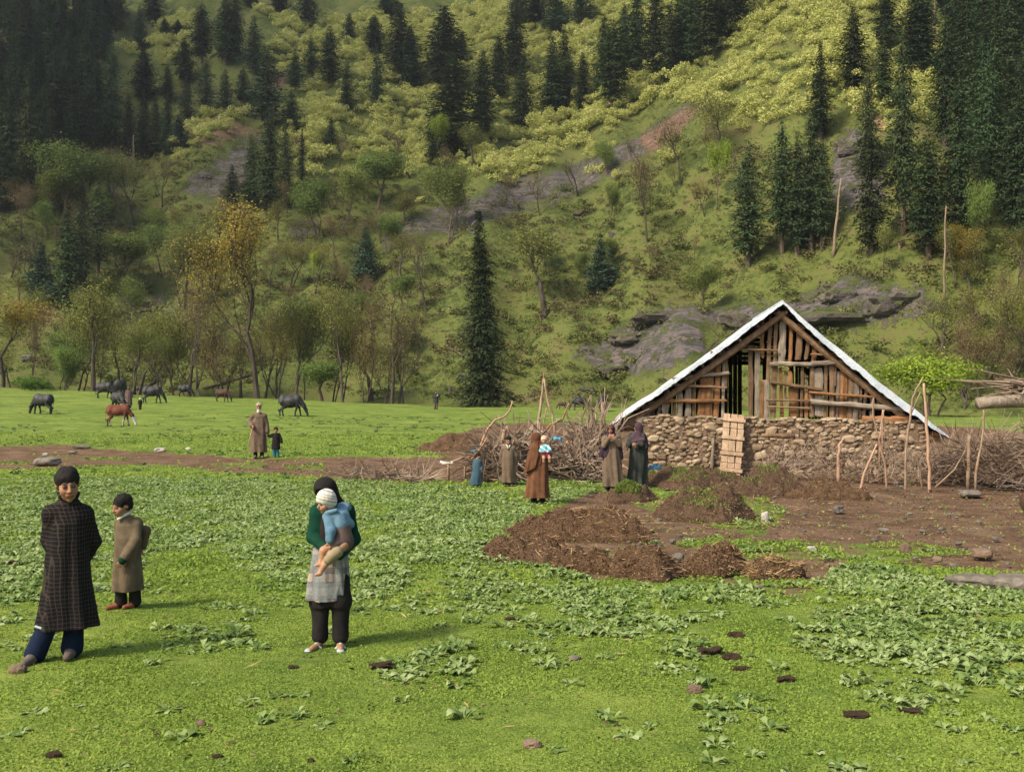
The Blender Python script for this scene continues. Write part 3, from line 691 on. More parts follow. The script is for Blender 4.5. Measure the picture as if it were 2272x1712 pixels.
for (px, yb, yt, w_, pr, tilt, lab) in [
    (950, 690, 530, 50, BARE[0], -.1, 'nearly bare tree with a bent trunk left of the big conifer'),
    (1208, 705, 488, 150, OLIVE[0], 0, 'wide olive tree on the open slope right of the big conifer'),
    (995, 545, 368, 95, FRESH[0], 0, 'tree with a thick straight trunk and thin green crown below the rock strip'),
    (1437, 540, 345, 86, BROWN[0], 0, 'upright brown budding tree right of the rock strip'),
    (1512, 412, 255, 88, BROWN[1], 0, 'brown tree at the upper end of the rock strip'),
    (1612, 372, 200, 130, OLIVE[2], 0, 'wide olive crown on a pale trunk above the rock strip'),
    (1590, 470, 318, 46, LIME[0], 0, 'slender bright green sapling below the wide olive crown'),
    (838, 462, 335, 96, FRESH[1], 0, 'round pale green tree left of the rock strip'),
    (762, 512, 375, 88, FRESH[0], -.1, 'pale green tree with a leaning trunk right of the twin conifers'),
    (702, 528, 398, 86, FRESH[2], 0, 'pale green tree close to the twin conifers on their right'),
    (300, 505, 345, 84, OLIVE[2], 0, 'slender olive tree on the left slope right of the thin columnar conifer'),
    (360, 462, 350, 60, BROWN[0], 0, 'small rusty budding tree on the left slope'),
    (140, 500, 325, 150, FRESH[0], 0, 'wide umbrella-shaped green tree at the left before the dark forest'),
    (185, 470, 345, 100, FRESH[1], 0, 'second umbrella-shaped green tree at the left before the dark forest'),
    (105, 480, 385, 84, FRESH[2], 0, 'lower green tree left of the umbrella-shaped ones'),
    (20, 470, 395, 70, BROWN[2], 0, 'rusty brown tree at the left edge below the dark forest'),
    (252, 440, 325, 80, BROWN[0], 0, 'rusty tree right of the umbrella-shaped green ones'),
    (290, 632, 520, 92, FRESH[1], 0, 'light green tree right of the dark conifer clump'),
    (358, 615, 500, 80, FRESH[0], 0, 'light green tree above the left rock face'),
    (410, 690, 500, 96, OLIVE[3], 0, 'tall olive tree behind the brownish budding one'),
    (450, 600, 520, 70, FRESH[2], 0, 'small green tree left of the golden crown'),
    (700, 640, 560, 42, LIME[0], 0, 'small lime green sapling right of the golden tree'),
    (645, 640, 540, 80, OLIVE[1], 0, 'olive tree behind the golden tree on its right'),
    (1290, 620, 560, 30, FRESH[2], 0, 'small green tree left of the open slope pine'),
    (1560, 690, 590, 70, FRESH[1], 0, 'bushy green tree on the slope up left of the hut ridge'),
    (1560, 790, 700, 110, BARE[1], 0, 'thin twiggy tree behind the left slope of the hut roof'),
    (2085, 800, 655, 130, OLIVE[2], 0, 'bare-looking olive tree behind the lime green tree'),
    (2180, 600, 410, 54, FRESH[0], 0, 'slender yellow-green tree standing out before the right stand'),
    (2140, 620, 500, 70, GOLD[1], 0, 'yellowish tree left of the slender yellow-green one'),
    (1960, 620, 500, 40, OLIVE[2], 0, 'thin leafing tree right of the pink-footed conifer'),
    (1740, 20, -60, 80, OLIVE[2], 0, 'thin-crowned tree at the top edge above the bright thicket'),
    (1245, 250, 130, 60, FRESH[2], 0, 'pale tree filling the gap right of the forward conifer'),
    (1050, 380, 270, 60, OLIVE[0], 0, 'small leafing tree below the dark conifers of the centre'),
    (980, 370, 260, 36, LIME[0], 0, 'slender pale tree in front of the widest central conifer'),
    (900, 500, 430, 60, OLIVE[3], 0, 'small bushy tree at the lower left end of the rock strip'),
    (515, 470, 405, 40, BARE[1], 0, 'small dark crooked bare tree left of the short columnar conifer'),
    (2250, 830, 640, 130, OLIVE[1], 0, 'hazy olive tree at the right edge above the log'),
    (2190, 850, 700, 120, BROWN[2], 0, 'hazy brown twiggy tree left of the right edge'),
    (2150, 900, 790, 90, BARE[0], 0, 'thin bare saplings above the brush hedge')]:
    tree_px(pr, px, yt, yb, w_*1.05, 'leafy_tree', lab, 'tree', GH, rz=RNG.uniform(0, 6), tilt=tilt)
tree_px(LIMETREE, 2062, 768, 924, 190, 'leafy_tree', 'bright lime green round tree just behind the right end of the hut', 'tree')
for i, (x, y) in enumerate(scatter([(420, 330), (1150, 420), (1650, 330), (1700, 600), (1450, 690), (950, 620), (600, 520)], 30, 70, 29)):
    pr = [BROWN[0], OLIVE[2], BARE[0], BROWN[1], FRESH[2]][i % 5]; hh = random.uniform(60, 110)
    tree_px(pr, x, y-hh, y, hh*random.uniform(.4, .6), 'leafy_tree', 'small thin tree dotted over the open middle slope', 'tree', 'small trees of the middle slope', rz=RNG.uniform(0, 6))
# extra thin trees of the wooded lower left slope
for i, (x, y) in enumerate(scatter([(20, 500), (900, 520), (930, 640), (900, 800), (640, 820), (300, 800), (20, 780)], 56, 44, 21)):
    pr = [OLIVE[2], BROWN[0], FRESH[2], BROWN[2], OLIVE[0], BARE[1]][i % 6]; hh = random.uniform(70, 125)
    tree_px(pr, x, y-hh, y, hh*random.uniform(.45, .65), 'leafy_tree', 'thin budding tree in the loose wood on the lower left slope', 'tree', 'thin trees of the lower left wood', rz=RNG.uniform(0, 6))
for i, (x, y) in enumerate(scatter([(2070, 640), (2200, 600), (2340, 620), (2340, 920), (2100, 925)], 22, 26, 22)):
    pr = [BROWN[0], OLIVE[2], BROWN[2], OLIVE[0], BARE[1]][i % 5]; hh = random.uniform(80, 150)
    tree_px(pr, x, y-hh, y, hh*random.uniform(.45, .7), 'leafy_tree', 'thin twiggy tree in the hazy copse at the right edge', 'tree', 'twiggy trees of the right edge copse', rz=RNG.uniform(0, 6))
# ---------------------------------------------------------------- thickets and low cover (stuff)
def bush_proto(g, n, r, size, flat=.75, nl=9):
    """leaf cards over a lumpy dome, radius r; the cards face outwards so that the lobes catch the light"""
    c = np.stack([g.normal(size=nl)*.42*r, g.normal(size=nl)*.42*r, g.uniform(.25, 1.0, nl)*r*flat], 1); cr = g.uniform(.28, .48, nl)*r
    k = g.integers(0, nl, n); d = g.normal(size=(n, 3)); d[:, 2] = np.abs(d[:, 2])*1.1-.3; d = unit(d)
    P = c[k]+d*cr[k][:, None]*g.uniform(.75, 1.06, n)[:, None]; P[:, 2] = np.maximum(P[:, 2], 0)
    return kites(P, g.normal(size=(n, 3))+[0, 0, .3], size*g.uniform(.6, 1.3, n), size*.75, d+g.normal(size=(n, 3))*.35+[0, 0, .15])
def hillgrid(poly_list, step, seed, jit=.5, y0=100, y1=330, rowk=1.0):
    """jittered grid of ground points whose place in the view lies in one of the outlines"""
    g = np.random.default_rng(seed); ys = np.arange(y0, y1, step*rowk); xs = np.arange(-190, 190, step); X, Y = np.meshgrid(xs, ys)
    X = (X+g.uniform(-jit, jit, X.shape)*step).ravel(); Y = (Y+g.uniform(-jit, jit, Y.shape)*step).ravel()
    P = np.stack([X, Y, height(X, Y)], 1); P = P[P[:, 1] > edge_y(P[:, 0])+6]; px, py = proj(P); m = np.zeros(len(P), bool)
    px2 = px+14*fbm(P[:, 0]*.08, P[:, 1]*.08, 3); py2 = py+10*fbm(P[:, 0]*.08+9, P[:, 1]*.08, 3)
    for q in poly_list: m |= inpoly(px2, py2, q)
    return P[m], px[m], py[m], g
def spread_protos(name, protos, pts, scales, mat, label, zs=None):
    out = []; g = np.random.default_rng(len(pts))
    for i, (p, s) in enumerate(zip(pts, scales)):
        V, F = protos[i % len(protos)]; a = g.uniform(0, 6.28); c, sn = math.cos(a), math.sin(a)
        W = V.copy(); W[:, 0] = (V[:, 0]*c-V[:, 1]*sn)*s+p[0]; W[:, 1] = (V[:, 0]*sn+V[:, 1]*c)*s+p[1]; W[:, 2] = V[:, 2]*s*(zs or 1)+p[2]
        out.append((W.astype(np.float32), F))
    V, F = cat(out); o = link(name, mesh_np(name, V, F, mat)); return tag(o, label, None, None, 'stuff')
M_thicket = leafmat('pale_thicket_leaves', [(.20, .24, .055, 1), (.42, .44, .12, 1), (.66, .63, .25, 1)], .35, 0, .25, world=True, riw=.25)
M_scrub = leafmat('scrub_leaves', [(.050, .066, .016, 1), (.110, .128, .030, 1), (.18, .175, .055, 1)], .25, 0, .18, world=True)
THICK = [
    [(560, 60), (520, -10), (1600, -10), (1680, 30), (1600, 120), (1530, 190), (1400, 280), (1340, 360), (1270, 362), (1150, 405), (1060, 395), (960, 365), (840, 375), (700, 330), (650, 250), (690, 190), (560, 180)],
    [(1560, 240), (1480, 215), (1560, 120), (1700, 0), (1990, -10), (2060, 60), (2080, 180), (2060, 280), (1980, 300), (1900, 260), (1840, 260), (1800, 300), (1720, 280), (1640, 300)],
    [(330, 90), (420, -10), (440, 60), (420, 200), (380, 190), (330, 100)],
    [(370, 350), (420, 300), (490, 245), (560, 240), (555, 275), (470, 305), (400, 360)],
    [(600, 300), (640, 270), (700, 330), (860, 375), (960, 370), (820, 400), (680, 400)],
    [(255, 110), (280, 90), (300, 130)]]
gt = np.random.default_rng(5)
P, px, py, g = hillgrid(THICK, 2.45, 31)
n_ = fbm(px*.012, py*.016)
k = (n_ > np.where((px > 760) | (py > 230), -.42, -.12)) & (g.random(len(P)) < .93); P = P[k]
spread_protos('pale_thicket', [bush_proto(gt, 760, 2.1, .28, 1.0, 9) for _ in range(10)], P-[0, 0, .35], np.where(g.random(len(P)) < .3, g.uniform(1.0, 1.45, len(P)), g.uniform(.6, 1.0, len(P))), M_thicket, 'pale yellow-green flowering thicket spreading between the conifers', .95)
tp = P
print('thicket bushes', len(tp))
BP = [bush_proto(gt, 700, 1.8, .30) for _ in range(3)]
BPM = [mesh_np('foliage', V, F, M_thicket) for V, F in BP]
for i, (x, y, wd, lab) in enumerate([(925, 452, 32, 'small round pale bush alone left of the rock strip'), (1112, 410, 56, 'pale bush at the lower edge of the thicket over the rock strip'), (1330, 385, 42, 'round pale bush on the rock strip'), (1374, 392, 32, 'smaller pale bush right beside the round one on the rock strip'), (1492, 358, 50, 'pale bush by the brown tree at the top of the rock strip'), (880, 395, 60, 'pale round bush below the left part of the thicket')]):
    p = at(x, y); s = wd*p[1]/FP/3.4; o = link('pale_bush', BPM[i % 3], None, p-np.array([0, 0, .3]), i); o.scale = (s, s, s); tag(o, lab, 'bush', 'single pale bushes')
p = at(70, 866); M_shrub = leafmat('shrub_leaves', [(.04, .085, .012, 1), (.085, .16, .02, 1), (.14, .23, .035, 1)], .3, 0)
V, F = bush_proto(gt, 2600, 2.2, .22); o = link('green_shrub', mesh_np('green_shrub', V, F, M_shrub), None, p-np.array([0, 0, .1])); o.scale = (.95, .7, .62); tag(o, 'rounded bright green shrub at the brink of the pasture at far left', 'shrub')
# low scrub over the whole slope
LOW = [[(-60, 250), (300, 330), (600, 300), (800, 400), (1100, 420), (1350, 400), (1500, 300), (1700, 330), (2000, 300), (2330, 380), (2330, 920), (1500, 900), (1200, 895), (700, 880), (-60, 860)]]
P, px, py, g = hillgrid(LOW, 1.6, 77, y0=70, y1=260)
k = g.random(len(P)) < .25+1.5*np.clip(fbm(P[:, 0]*.06, P[:, 1]*.06, 3)+.15+.3*fbm(P[:, 0]*.3, P[:, 1]*.3, 2), 0, 1)
for q in ROCK_POLYS: k &= ~(inpoly(px, py, q) & (g.random(len(P)) < .7))
P = P[k]; print('scrub', len(P))
M_scrub2 = leafmat('brown_scrub_leaves', [(.045, .044, .016, 1), (.10, .088, .034, 1), (.17, .145, .06, 1)], .25, 0, .3, world=True)
kb = fbm(P[:, 0]*.11+70, P[:, 1]*.11, 3) > .03
for nm, kk, mt, lb in (('slope_scrub', ~kb, M_scrub, 'low green scrub covering the lower slope'), ('olive_brown_scrub', kb, M_scrub2, 'olive brown scrub patches on the lower slope')):
    spread_protos(nm, [bush_proto(g, 120, 1.3, .27, .6, 6) for _ in range(8)], P[kk]-[0, 0, .15], g.uniform(.35, 1.4, kk.sum())**1.3, mt, lb, .8)
P, px, py, g = hillgrid(LOW+[[(300, 60), (2300, -10), (2300, 300), (300, 330)]], 1.05, 78, y0=60, y1=260)
k = g.random(len(P)) < .75; P = P[k]; n = len(P)
M_tuft = leafmat('slope_grass', [(.035, .052, .014, 1), (.085, .112, .028, 1), (.155, .175, .05, 1)], .3, 0, .12, world=True)
PP = np.repeat(P, 9, 0)+g.normal(size=(n*9, 3))*[.4, .4, .03]; V, F = kites(PP-[0, 0, .04], g.normal(size=PP.shape)*[.6, .6, .3]+[0, 0, .6], g.uniform(.15, .45, len(PP)), .16, g.normal(size=PP.shape)*.5+[0, -.3, .8])
tag(link('slope_grass', mesh_np('slope_grass', V, F, M_tuft)), 'tufts of grass over the whole mountainside', None, None, 'stuff')
# ================================================================ HUT
A_ = R(7.0); ca, sa = math.cos(A_), math.sin(A_)
HX, HY = 7.95, 32.0
def gp(px, py, off=0.0):
    """pixel -> hut's own coordinates (along the gable, height), for the gable plane pushed back by off"""
    u = (px-1136)/FP; v = (856-py)/FP; X0, Y0 = HX+off*sa, HY+off*ca
    s = (Y0*u-X0)/(ca+u*sa); Y = Y0-s*sa
    return s, CH+v*Y
def cb(x, y, off=0.0): return gp(1300+x/2.602, 640+y/2.602, off)     # coordinates measured on the enlarged view of the hut
GZ = gz(HX, HY)
hut = thing('barn', 'rough timber and stone barn with an open plank gable and a pitched white metal roof', 'barn', (HX, HY, 0), -A_)
def woodmat(name, a, b, c=None, rnd=.25):
    t = NT(name); tc = t.n('ShaderNodeTexCoord').outputs['Object']
    oi = t.n('ShaderNodeObjectInfo').outputs['Random']
    mp = t.n('ShaderNodeMapping'); t.t.links.new(tc, mp.inputs[0]); mp.inputs['Scale'].default_value = (14, 14, 1.1)
    cmb = t.n('ShaderNodeCombineXYZ'); t.t.links.new(t.math('MULTIPLY', oi, 37.0), cmb.inputs[0]); t.t.links.new(cmb.outputs[0], mp.inputs['Location'])
    f = t.noise(mp.outputs[0], 1.3, 7, .75, .8); f2 = t.noise(tc, 3.0, 4, .6)
    col = t.ramp(t.math('ADD', t.math('MULTIPLY', f, .65), t.math('MULTIPLY', f2, .4)), [(.35, a), (.52, b)]+([(.68, c)] if c else []))
    hs = t.n('ShaderNodeHueSaturation'); t.t.links.new(col, hs.inputs['Color']); t.t.links.new(t.math('ADD', t.math('MULTIPLY', oi, rnd*2), 1-rnd), hs.inputs['Value'])
    t.bsdf(hs.outputs[0], .9, f, .9, .03, .15); return t.m
M_wo = woodmat('orange_split_wood', (.085, .042, .020, 1), (.22, .108, .046, 1), (.36, .19, .09, 1))
M_wb = woodmat('brown_wood', (.065, .040, .024, 1), (.17, .105, .06, 1), (.28, .19, .115, 1))
M_wg = woodmat('grey_weathered_wood', (.075, .060, .048, 1), (.20, .165, .125, 1), (.34, .28, .21, 1))
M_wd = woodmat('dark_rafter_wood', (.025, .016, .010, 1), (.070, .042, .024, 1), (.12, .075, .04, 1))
WM = {'o': M_wo, 'b': M_wb, 'g': M_wg, 'd': M_wd}
def timber(name, x0, y0, x1, y1, wpx, mat, y=0.0, th=None, rnd_=False, parent=None, jit=.3, rough=1.0):
    """a split plank or pole between two points of the gable; its own long axis is z so that the grain runs along it"""
    a = np.array(cb(x0, y0)); b = np.array(cb(x1, y1)); L = np.linalg.norm(b-a); W = wpx/2.602/75; g = RNG
    th = th or min(.09, W*.5); n = 7; V = []; F = []
    prof = 8 if (rnd_ or W < .1) else 6
    for i in range(n+1):
        t = i/n-.5; wv = 1+g.normal()*.07*rough; ox = g.normal()*W*.05*rough
        for j in range(prof):
            an = 2*PI*j/prof+ .4
            ex = math.copysign(abs(math.cos(an))**(.5 if not rnd_ else .9), math.cos(an)); ey = math.copysign(abs(math.sin(an))**(.5 if not rnd_ else .9), math.sin(an))
            V.append((ex*W/2*wv*(1+g.normal()*.04)+ox, ey*(W/2 if rnd_ else th/2)*(1+g.normal()*.05), t*L+(g.normal()*.02 if i in (0, n) else 0)))
    for i in range(n):
        for j in range(prof): F.append((i*prof+j, i*prof+(j+1) % prof, (i+1)*prof+(j+1) % prof, (i+1)*prof+j))
    F.append(tuple(range(prof))[::-1]); F.append(tuple(n*prof+j for j in range(prof)))
    m = MB(); m.add(V, F); o = m.build(name, mat, parent or hut)
    c = (a+b)/2; o.location = (c[0], y, c[1]); d = (b-a)/L; o.rotation_euler = (0, math.atan2(d[0], d[1]), 0)
    return o
UP = [(732,362,718,738,24,'b'),(768,358,752,736,30,'o'),(797,362,790,755,18,'g'),(814,362,806,560,12,'b'),(682,515,665,740,56,'o'),(712,500,706,738,22,'o'),(590,540,590,742,36,'g'),(545,600,540,738,30,'g'),(475,600,455,735,38,'g'),(430,640,418,738,20,'g'),(345,670,350,738,46,'g'),(515,640,512,738,16,'b'),(624,560,622,738,16,'b'),(385,660,388,738,22,'d'),
 (952,325,952,748,25,'b'),(988,362,990,752,28,'g'),(1018,530,1015,745,20,'o'),(1040,530,1040,752,30,'g'),
 (1018,180,1018,395,22,'o'),(1065,165,1050,540,21,'b'),(1101,150,1090,450,20,'b'),(1138,178,1128,440,38,'g'),(1185,185,1178,455,20,'o'),(1238,205,1225,412,32,'b'),(1290,265,1270,405,20,'b'),(1320,345,1315,425,26,'o'),
 (1092,450,1080,742,36,'b'),(1122,455,1132,736,20,'o'),(1152,480,1152,640,12,'b'),(1176,480,1184,570,24,'o'),(1195,572,1202,738,46,'o'),(1250,450,1242,738,18,'b'),(1276,590,1270,738,22,'o'),(1305,450,1300,742,25,'b'),(1342,460,1340,738,46,'g'),(1386,395,1382,752,19,'b'),(1415,370,1420,752,27,'b'),(1457,480,1447,757,20,'g'),(1480,470,1472,762,25,'o'),(1504,490,1496,762,20,'o'),(1530,460,1522,766,24,'b'),(1560,540,1552,762,30,'g'),(1622,540,1602,757,17,'g'),(1655,590,1650,740,24,'g'),(1692,620,1690,700,22,'g'),(1732,640,1732,700,18,'b'),(1585,560,1580,750,18,'b'),(1225,560,1222,735,10,'b'),(1362,520,1362,740,12,'b'),(1440,420,1437,560,12,'b')]
for k, (a, b, c, d, w_, m) in enumerate(UP): timber('plank', a, b, c, d, w_*1.06, WM[m], y=RNG.uniform(-.03, .05))
for (a, b, c, d, w_, m) in [(815,350,1105,356,13,'b'),(1060,434,1302,438,27,'g'),(1298,436,1492,424,32,'g'),(1065,540,1352,583,21,'b'),(1288,600,1800,636,15,'o'),(1040,643,1292,648,13,'b'),(1294,652,1842,696,30,'g'),(1045,680,1287,690,11,'b'),(505,522,826,486,21,'g'),(488,554,812,573,15,'b'),(448,650,812,645,22,'o'),(335,655,450,651,14,'b'),(1295,380,1402,384,13,'b')]:
    timber('rail', a, b, c, d, w_, WM[m], y=-.10-RNG.uniform(0, .03), rnd_=True, th=.08)
timber('log', 1592, 764, 1856, 756, 52, M_wo, y=-.12, rnd_=True)
# rafters along both verges, inner rafters and purlins
s_ap, z_ap = gp(1732, 672); sL, zL = gp(1350, 942); sR, zR = gp(2096, 967)
def rpt(side, t, drop=0.0):
    """point on the roof line, t = 0 at the ridge, 1 at the eave"""
    e = (sL, zL) if side < 0 else (sR, zR); sag = -.06*math.sin(PI*t)+.014*math.sin(t*17+side)+.008*math.sin(t*41)
    n = np.array([-(e[1]-z_ap), (e[0]-s_ap)]); n = n/np.linalg.norm(n); n = n if n[1] > 0 else -n
    return np.array([s_ap+(e[0]-s_ap)*t, z_ap+(e[1]-z_ap)*t+sag])-n*drop
DEP = 8.0; FRONT = -.42
for yk in (-.16, 2.2, 4.6, 7.0):
    for sd_ in (-1, 1):
        m = MB(); pts = [rpt(sd_, t, .30) for t in (0.015, .33, .66, .97)]
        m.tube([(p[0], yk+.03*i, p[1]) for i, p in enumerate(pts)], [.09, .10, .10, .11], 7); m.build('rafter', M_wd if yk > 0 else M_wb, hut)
for sd_ in (-1, 1):
    for i in range(10):
        t = .05+.93*i/9; p = rpt(sd_, t, .15); m = MB()
        m.tube([(p[0]+RNG.normal()*.02, FRONT+.10+RNG.uniform(0, .2), p[1]), (p[0], 3.5, p[1]), (p[0], DEP+.2, p[1])], [.055, .05, .045], 6); m.build('purlin', M_wb, hut)
# roof sheets: thin corrugated metal with a turned-down verge
def roofmat():
    t = NT('pale_roof_metal'); tc = t.n('ShaderNodeTexCoord').outputs['Object']
    f = t.noise(tc, 1.2, 5, .6); f2 = t.noise(tc, 14, 3, .6)
    col = t.ramp(t.math('ADD', t.math('MULTIPLY', f, .6), t.math('MULTIPLY', f2, .3)), [(.3, (.30, .34, .38, 1)), (.48, (.52, .57, .61, 1)), (.62, (.68, .72, .75, 1))])
    t.bsdf(col, .42, f2, .1, .01, .5, .0); return t.m
M_roof = roofmat()
M_under = simple('roof_boards', [(.022, .016, .012, 1), (.055, .036, .022, 1)], 5, .95)
for sd_ in (-1, 1):
    nT = 26; nY = 120; V = []
    for i in range(nT+1):
        p = rpt(sd_, i/nT)
        for j in range(nY+1):
            y = FRONT+(DEP+.7)*j/nY; V.append((p[0], y+(.02*math.sin(i*1.7)), p[1]+.012*math.sin(y*2*PI/.16)+.012*math.sin(i*.9)))
    ii = (np.arange(nT)[:, None]*(nY+1)+np.arange(nY)[None, :]).reshape(-1); F = np.stack([ii, ii+1, ii+nY+2, ii+nY+1], 1)
    if sd_ < 0: F = F[:, ::-1]
    roof = link('roof', mesh_np('roof', V, F, M_roof, True), hut)
    m = roof.modifiers.new('s', 'SOLIDIFY'); m.thickness = .012; m.offset = 1
    # boards under the metal, with gaps between them
    m = MB()
    for i in range(14):
        t0 = .01+i*.985/14; t1 = t0+.060; a = rpt(sd_, t0, .055); b = rpt(sd_, t1, .055); a2 = rpt(sd_, t0, .085); b2 = rpt(sd_, t1, .085)
        v = [(q[0], yy, q[1]) for yy in (FRONT+.06, DEP+.2) for q in (a, b, b2, a2)]
        m.add(v, [(0, 1, 2, 3), (7, 6, 5, 4), (0, 4, 5, 1), (2, 6, 7, 3), (1, 5, 6, 2), (0, 3, 7, 4)])
    m.build('roof_board', M_under, hut)
    # the turned-down edge of the sheets at the front
    m = MB(); prof = [(0, .05), (.12, .07), (.4, .08), (.7, .075), (.97, .06), (1.0, .03)] if sd_ < 0 else [(0, .03), (.10, .10), (.30, .15), (.45, .20), (.455, .14), (.62, .19), (.80, .19), (.805, .12), (.93, .09), (1.0, .02)]
    nn = 60; vt = []
    for i in range(nn+1):
        t = i/nn; d = float(np.interp(t, [q[0] for q in prof], [q[1] for q in prof]))+.010*math.sin(i*2.1)
        vt.append((rpt(sd_, t, -.018), rpt(sd_, t, d)))
    for i in range(nn):
        (a, b), (c, e) = vt[i], vt[i+1]; y0 = FRONT-.02+.008*math.sin(i*.7); y1 = FRONT-.004
        m.add([(a[0], y0, a[1]), (c[0], y0, c[1]), (e[0], y0-.01, e[1]), (b[0], y0-.01, b[1]), (a[0], y1, a[1]), (c[0], y1, c[1]), (e[0], y1, e[1]), (b[0], y1, b[1])],
              [(0, 1, 2, 3) if sd_ > 0 else (3, 2, 1, 0), (4, 7, 6, 5) if sd_ > 0 else (5, 6, 7, 4), (0, 4, 5, 1), (3, 2, 6, 7)])
    m.build('roof_edge', M_roof, hut)
m = MB(); m.tube([(s_ap, FRONT-.02, z_ap+.015), (s_ap, DEP+.25, z_ap+.015)], .045, 8, .6); m.build('ridge_cap', M_roof, hut)
# stone wall: irregular field stones bedded in mud
def ico(sub=1):
    import bmesh
    bm = bmesh.new(); bmesh.ops.create_icosphere(bm, subdivisions=sub, radius=1); v = np.array([x.co[:] for x in bm.verts]); f = [[q.index for q in p.verts] for p in bm.faces]; bm.free(); return v, np.array(f)
ICO1 = ico(2); ICO2 = ico(3)
def stone_np(c, r, M=None, seed=0, rough=.22, src=None):
    v, f = src or ICO1; n = n3(v[:, 0]*1.3+seed*1.7, v[:, 1]*1.3+seed*.7, v[:, 2]*1.3)+.5*n3(v[:, 0]*3+seed, v[:, 1]*3, v[:, 2]*3+seed)
    q = np.sign(v)*np.abs(v)**.72*(1+rough*2*n)[:, None]*np.array(r)
    if M is not None: q = q @ np.array(M).T
    return q+np.array(c), f
def stonemat(name, cols, sc_=2.0):
    t = NT(name); g = t.n('ShaderNodeNewGeometry'); tc = t.n('ShaderNodeTexCoord').outputs['Object']
    f = t.noise(tc, 9, 6, .7); col = t.ramp(t.math('ADD', t.math('MULTIPLY', g.outputs['Random Per Island'], .6), t.math('MULTIPLY', f, .45)), [(.15+.7*i/(len(cols)-1), c) for i, c in enumerate(cols)])
    t.bsdf(col, .92, f, .6, .02, .2); return t.m
M_stone = stonemat('field_stone', [(.12, .085, .055, 1), (.21, .15, .095, 1), (.29, .215, .14, 1), (.38, .30, .205, 1)])
M_mud = simple('mud_mortar', [(.13, .085, .05, 1), (.23, .155, .098, 1)], 4, .98, .9, .04)
wl, wr = cb(285, 745)[0], cb(1965, 770)[0]; ztopL = cb(300, 742)[1]; ztopR = cb(1900, 770)[1]
def stones_on(x0, x1, z0, z1f, origin, ax, nrm, seed):
    g = random.Random(seed); parts = []; pts = []
    for _ in range(14000):
        x = g.uniform(x0, x1); zt = z1f(x); z = g.uniform(z0, zt)
        r = g.choice([.05, .065, .08, .10, .13, .06, .07, .15])*g.uniform(.8, 1.2)*(.75 if z > zt-.15 else 1)
        if all(((x-a)/1.35)**2+(z-b)**2 > ((r+c)*.80)**2 for a, b, c in pts): pts.append((x, z, r))
    for i, (x, z, r) in enumerate(pts):
        a = g.gauss(0, .25); M = np.array([[math.cos(a), 0, math.sin(a)], [0, 1, 0], [-math.sin(a), 0, math.cos(a)]])
        v, f = stone_np((0, 0, 0), (r*1.3, r*.75, r*.82), M, seed*50+i, .34)
        w_ = np.array(origin)[None]+v[:, :1]*np.array(ax)+v[:, 1:2]*np.array(nrm)+v[:, 2:3]*np.array([0, 0, 1])+np.array(ax)*x+np.array([0, 0, z])+np.array(nrm)*g.uniform(-.02, .04)
        parts.append((w_, f))
    return parts
zt = lambda x: float(np.interp(x, [wl, wr], [ztopL, ztopR]))+.04*math.sin(x*5)
parts = stones_on(wl+.1, wr-.05, GZ-.1, lambda x: zt(x)-.02, (0, -.22, 0), (1, 0, 0), (0, -1, 0), 3)
parts += stones_on(0, DEP, GZ-.1, lambda x: ztopL-.25, (wl+.02, 0, 0), (0, 1, 0), (-1, 0, 0), 5)
top = []
for i in range(60):
    x = wl+.1+(wr-wl-.2)*i/59+RNG.normal()*.03; v, f = stone_np((x, -.10+RNG.normal()*.05, zt(x)+.01), (.13*RNG.uniform(.6, 1.3), .16, .045*RNG.uniform(.7, 1.6)), None, i+900); top.append((v, f))
V, F = cat(parts+top); wall = link('stone_wall', mesh_np('stone_wall', V, F, M_stone, False), hut)
m = MB()
nseg = 60
for i in range(nseg):
    x0 = wl+(wr-wl)*i/nseg; x1 = wl+(wr-wl)*(i+1)/nseg; za, zb = zt(x0)-.05, zt(x1)-.05; y0 = -.235+.02*math.sin(i*1.3); y1 = .30
    m.add([(x0, y0, GZ-.4), (x1, y0, GZ-.4), (x1, y0, zb), (x0, y0, za), (x0, y1, GZ-.4), (x1, y1, GZ-.4), (x1, y1, zb), (x0, y1, za)], [(0, 1, 2, 3), (7, 6, 5, 4), (3, 2, 6, 7)])
m.box((wl+.25, DEP/2+.3, (GZ+ztopL)/2-.3), (.22, DEP/2, (ztopL-GZ)/2)); m.box((wr-.25, DEP/2+.3, (GZ+ztopR)/2-.3), (.22, DEP/2, (ztopR-GZ)/2))
m.box(((wl+wr)/2, DEP-.1, (GZ+ztopR)/2-.35), ((wr-wl)/2-.5, .22, (ztopR-GZ)/2))
m.build('mud_core', M_mud, hut)
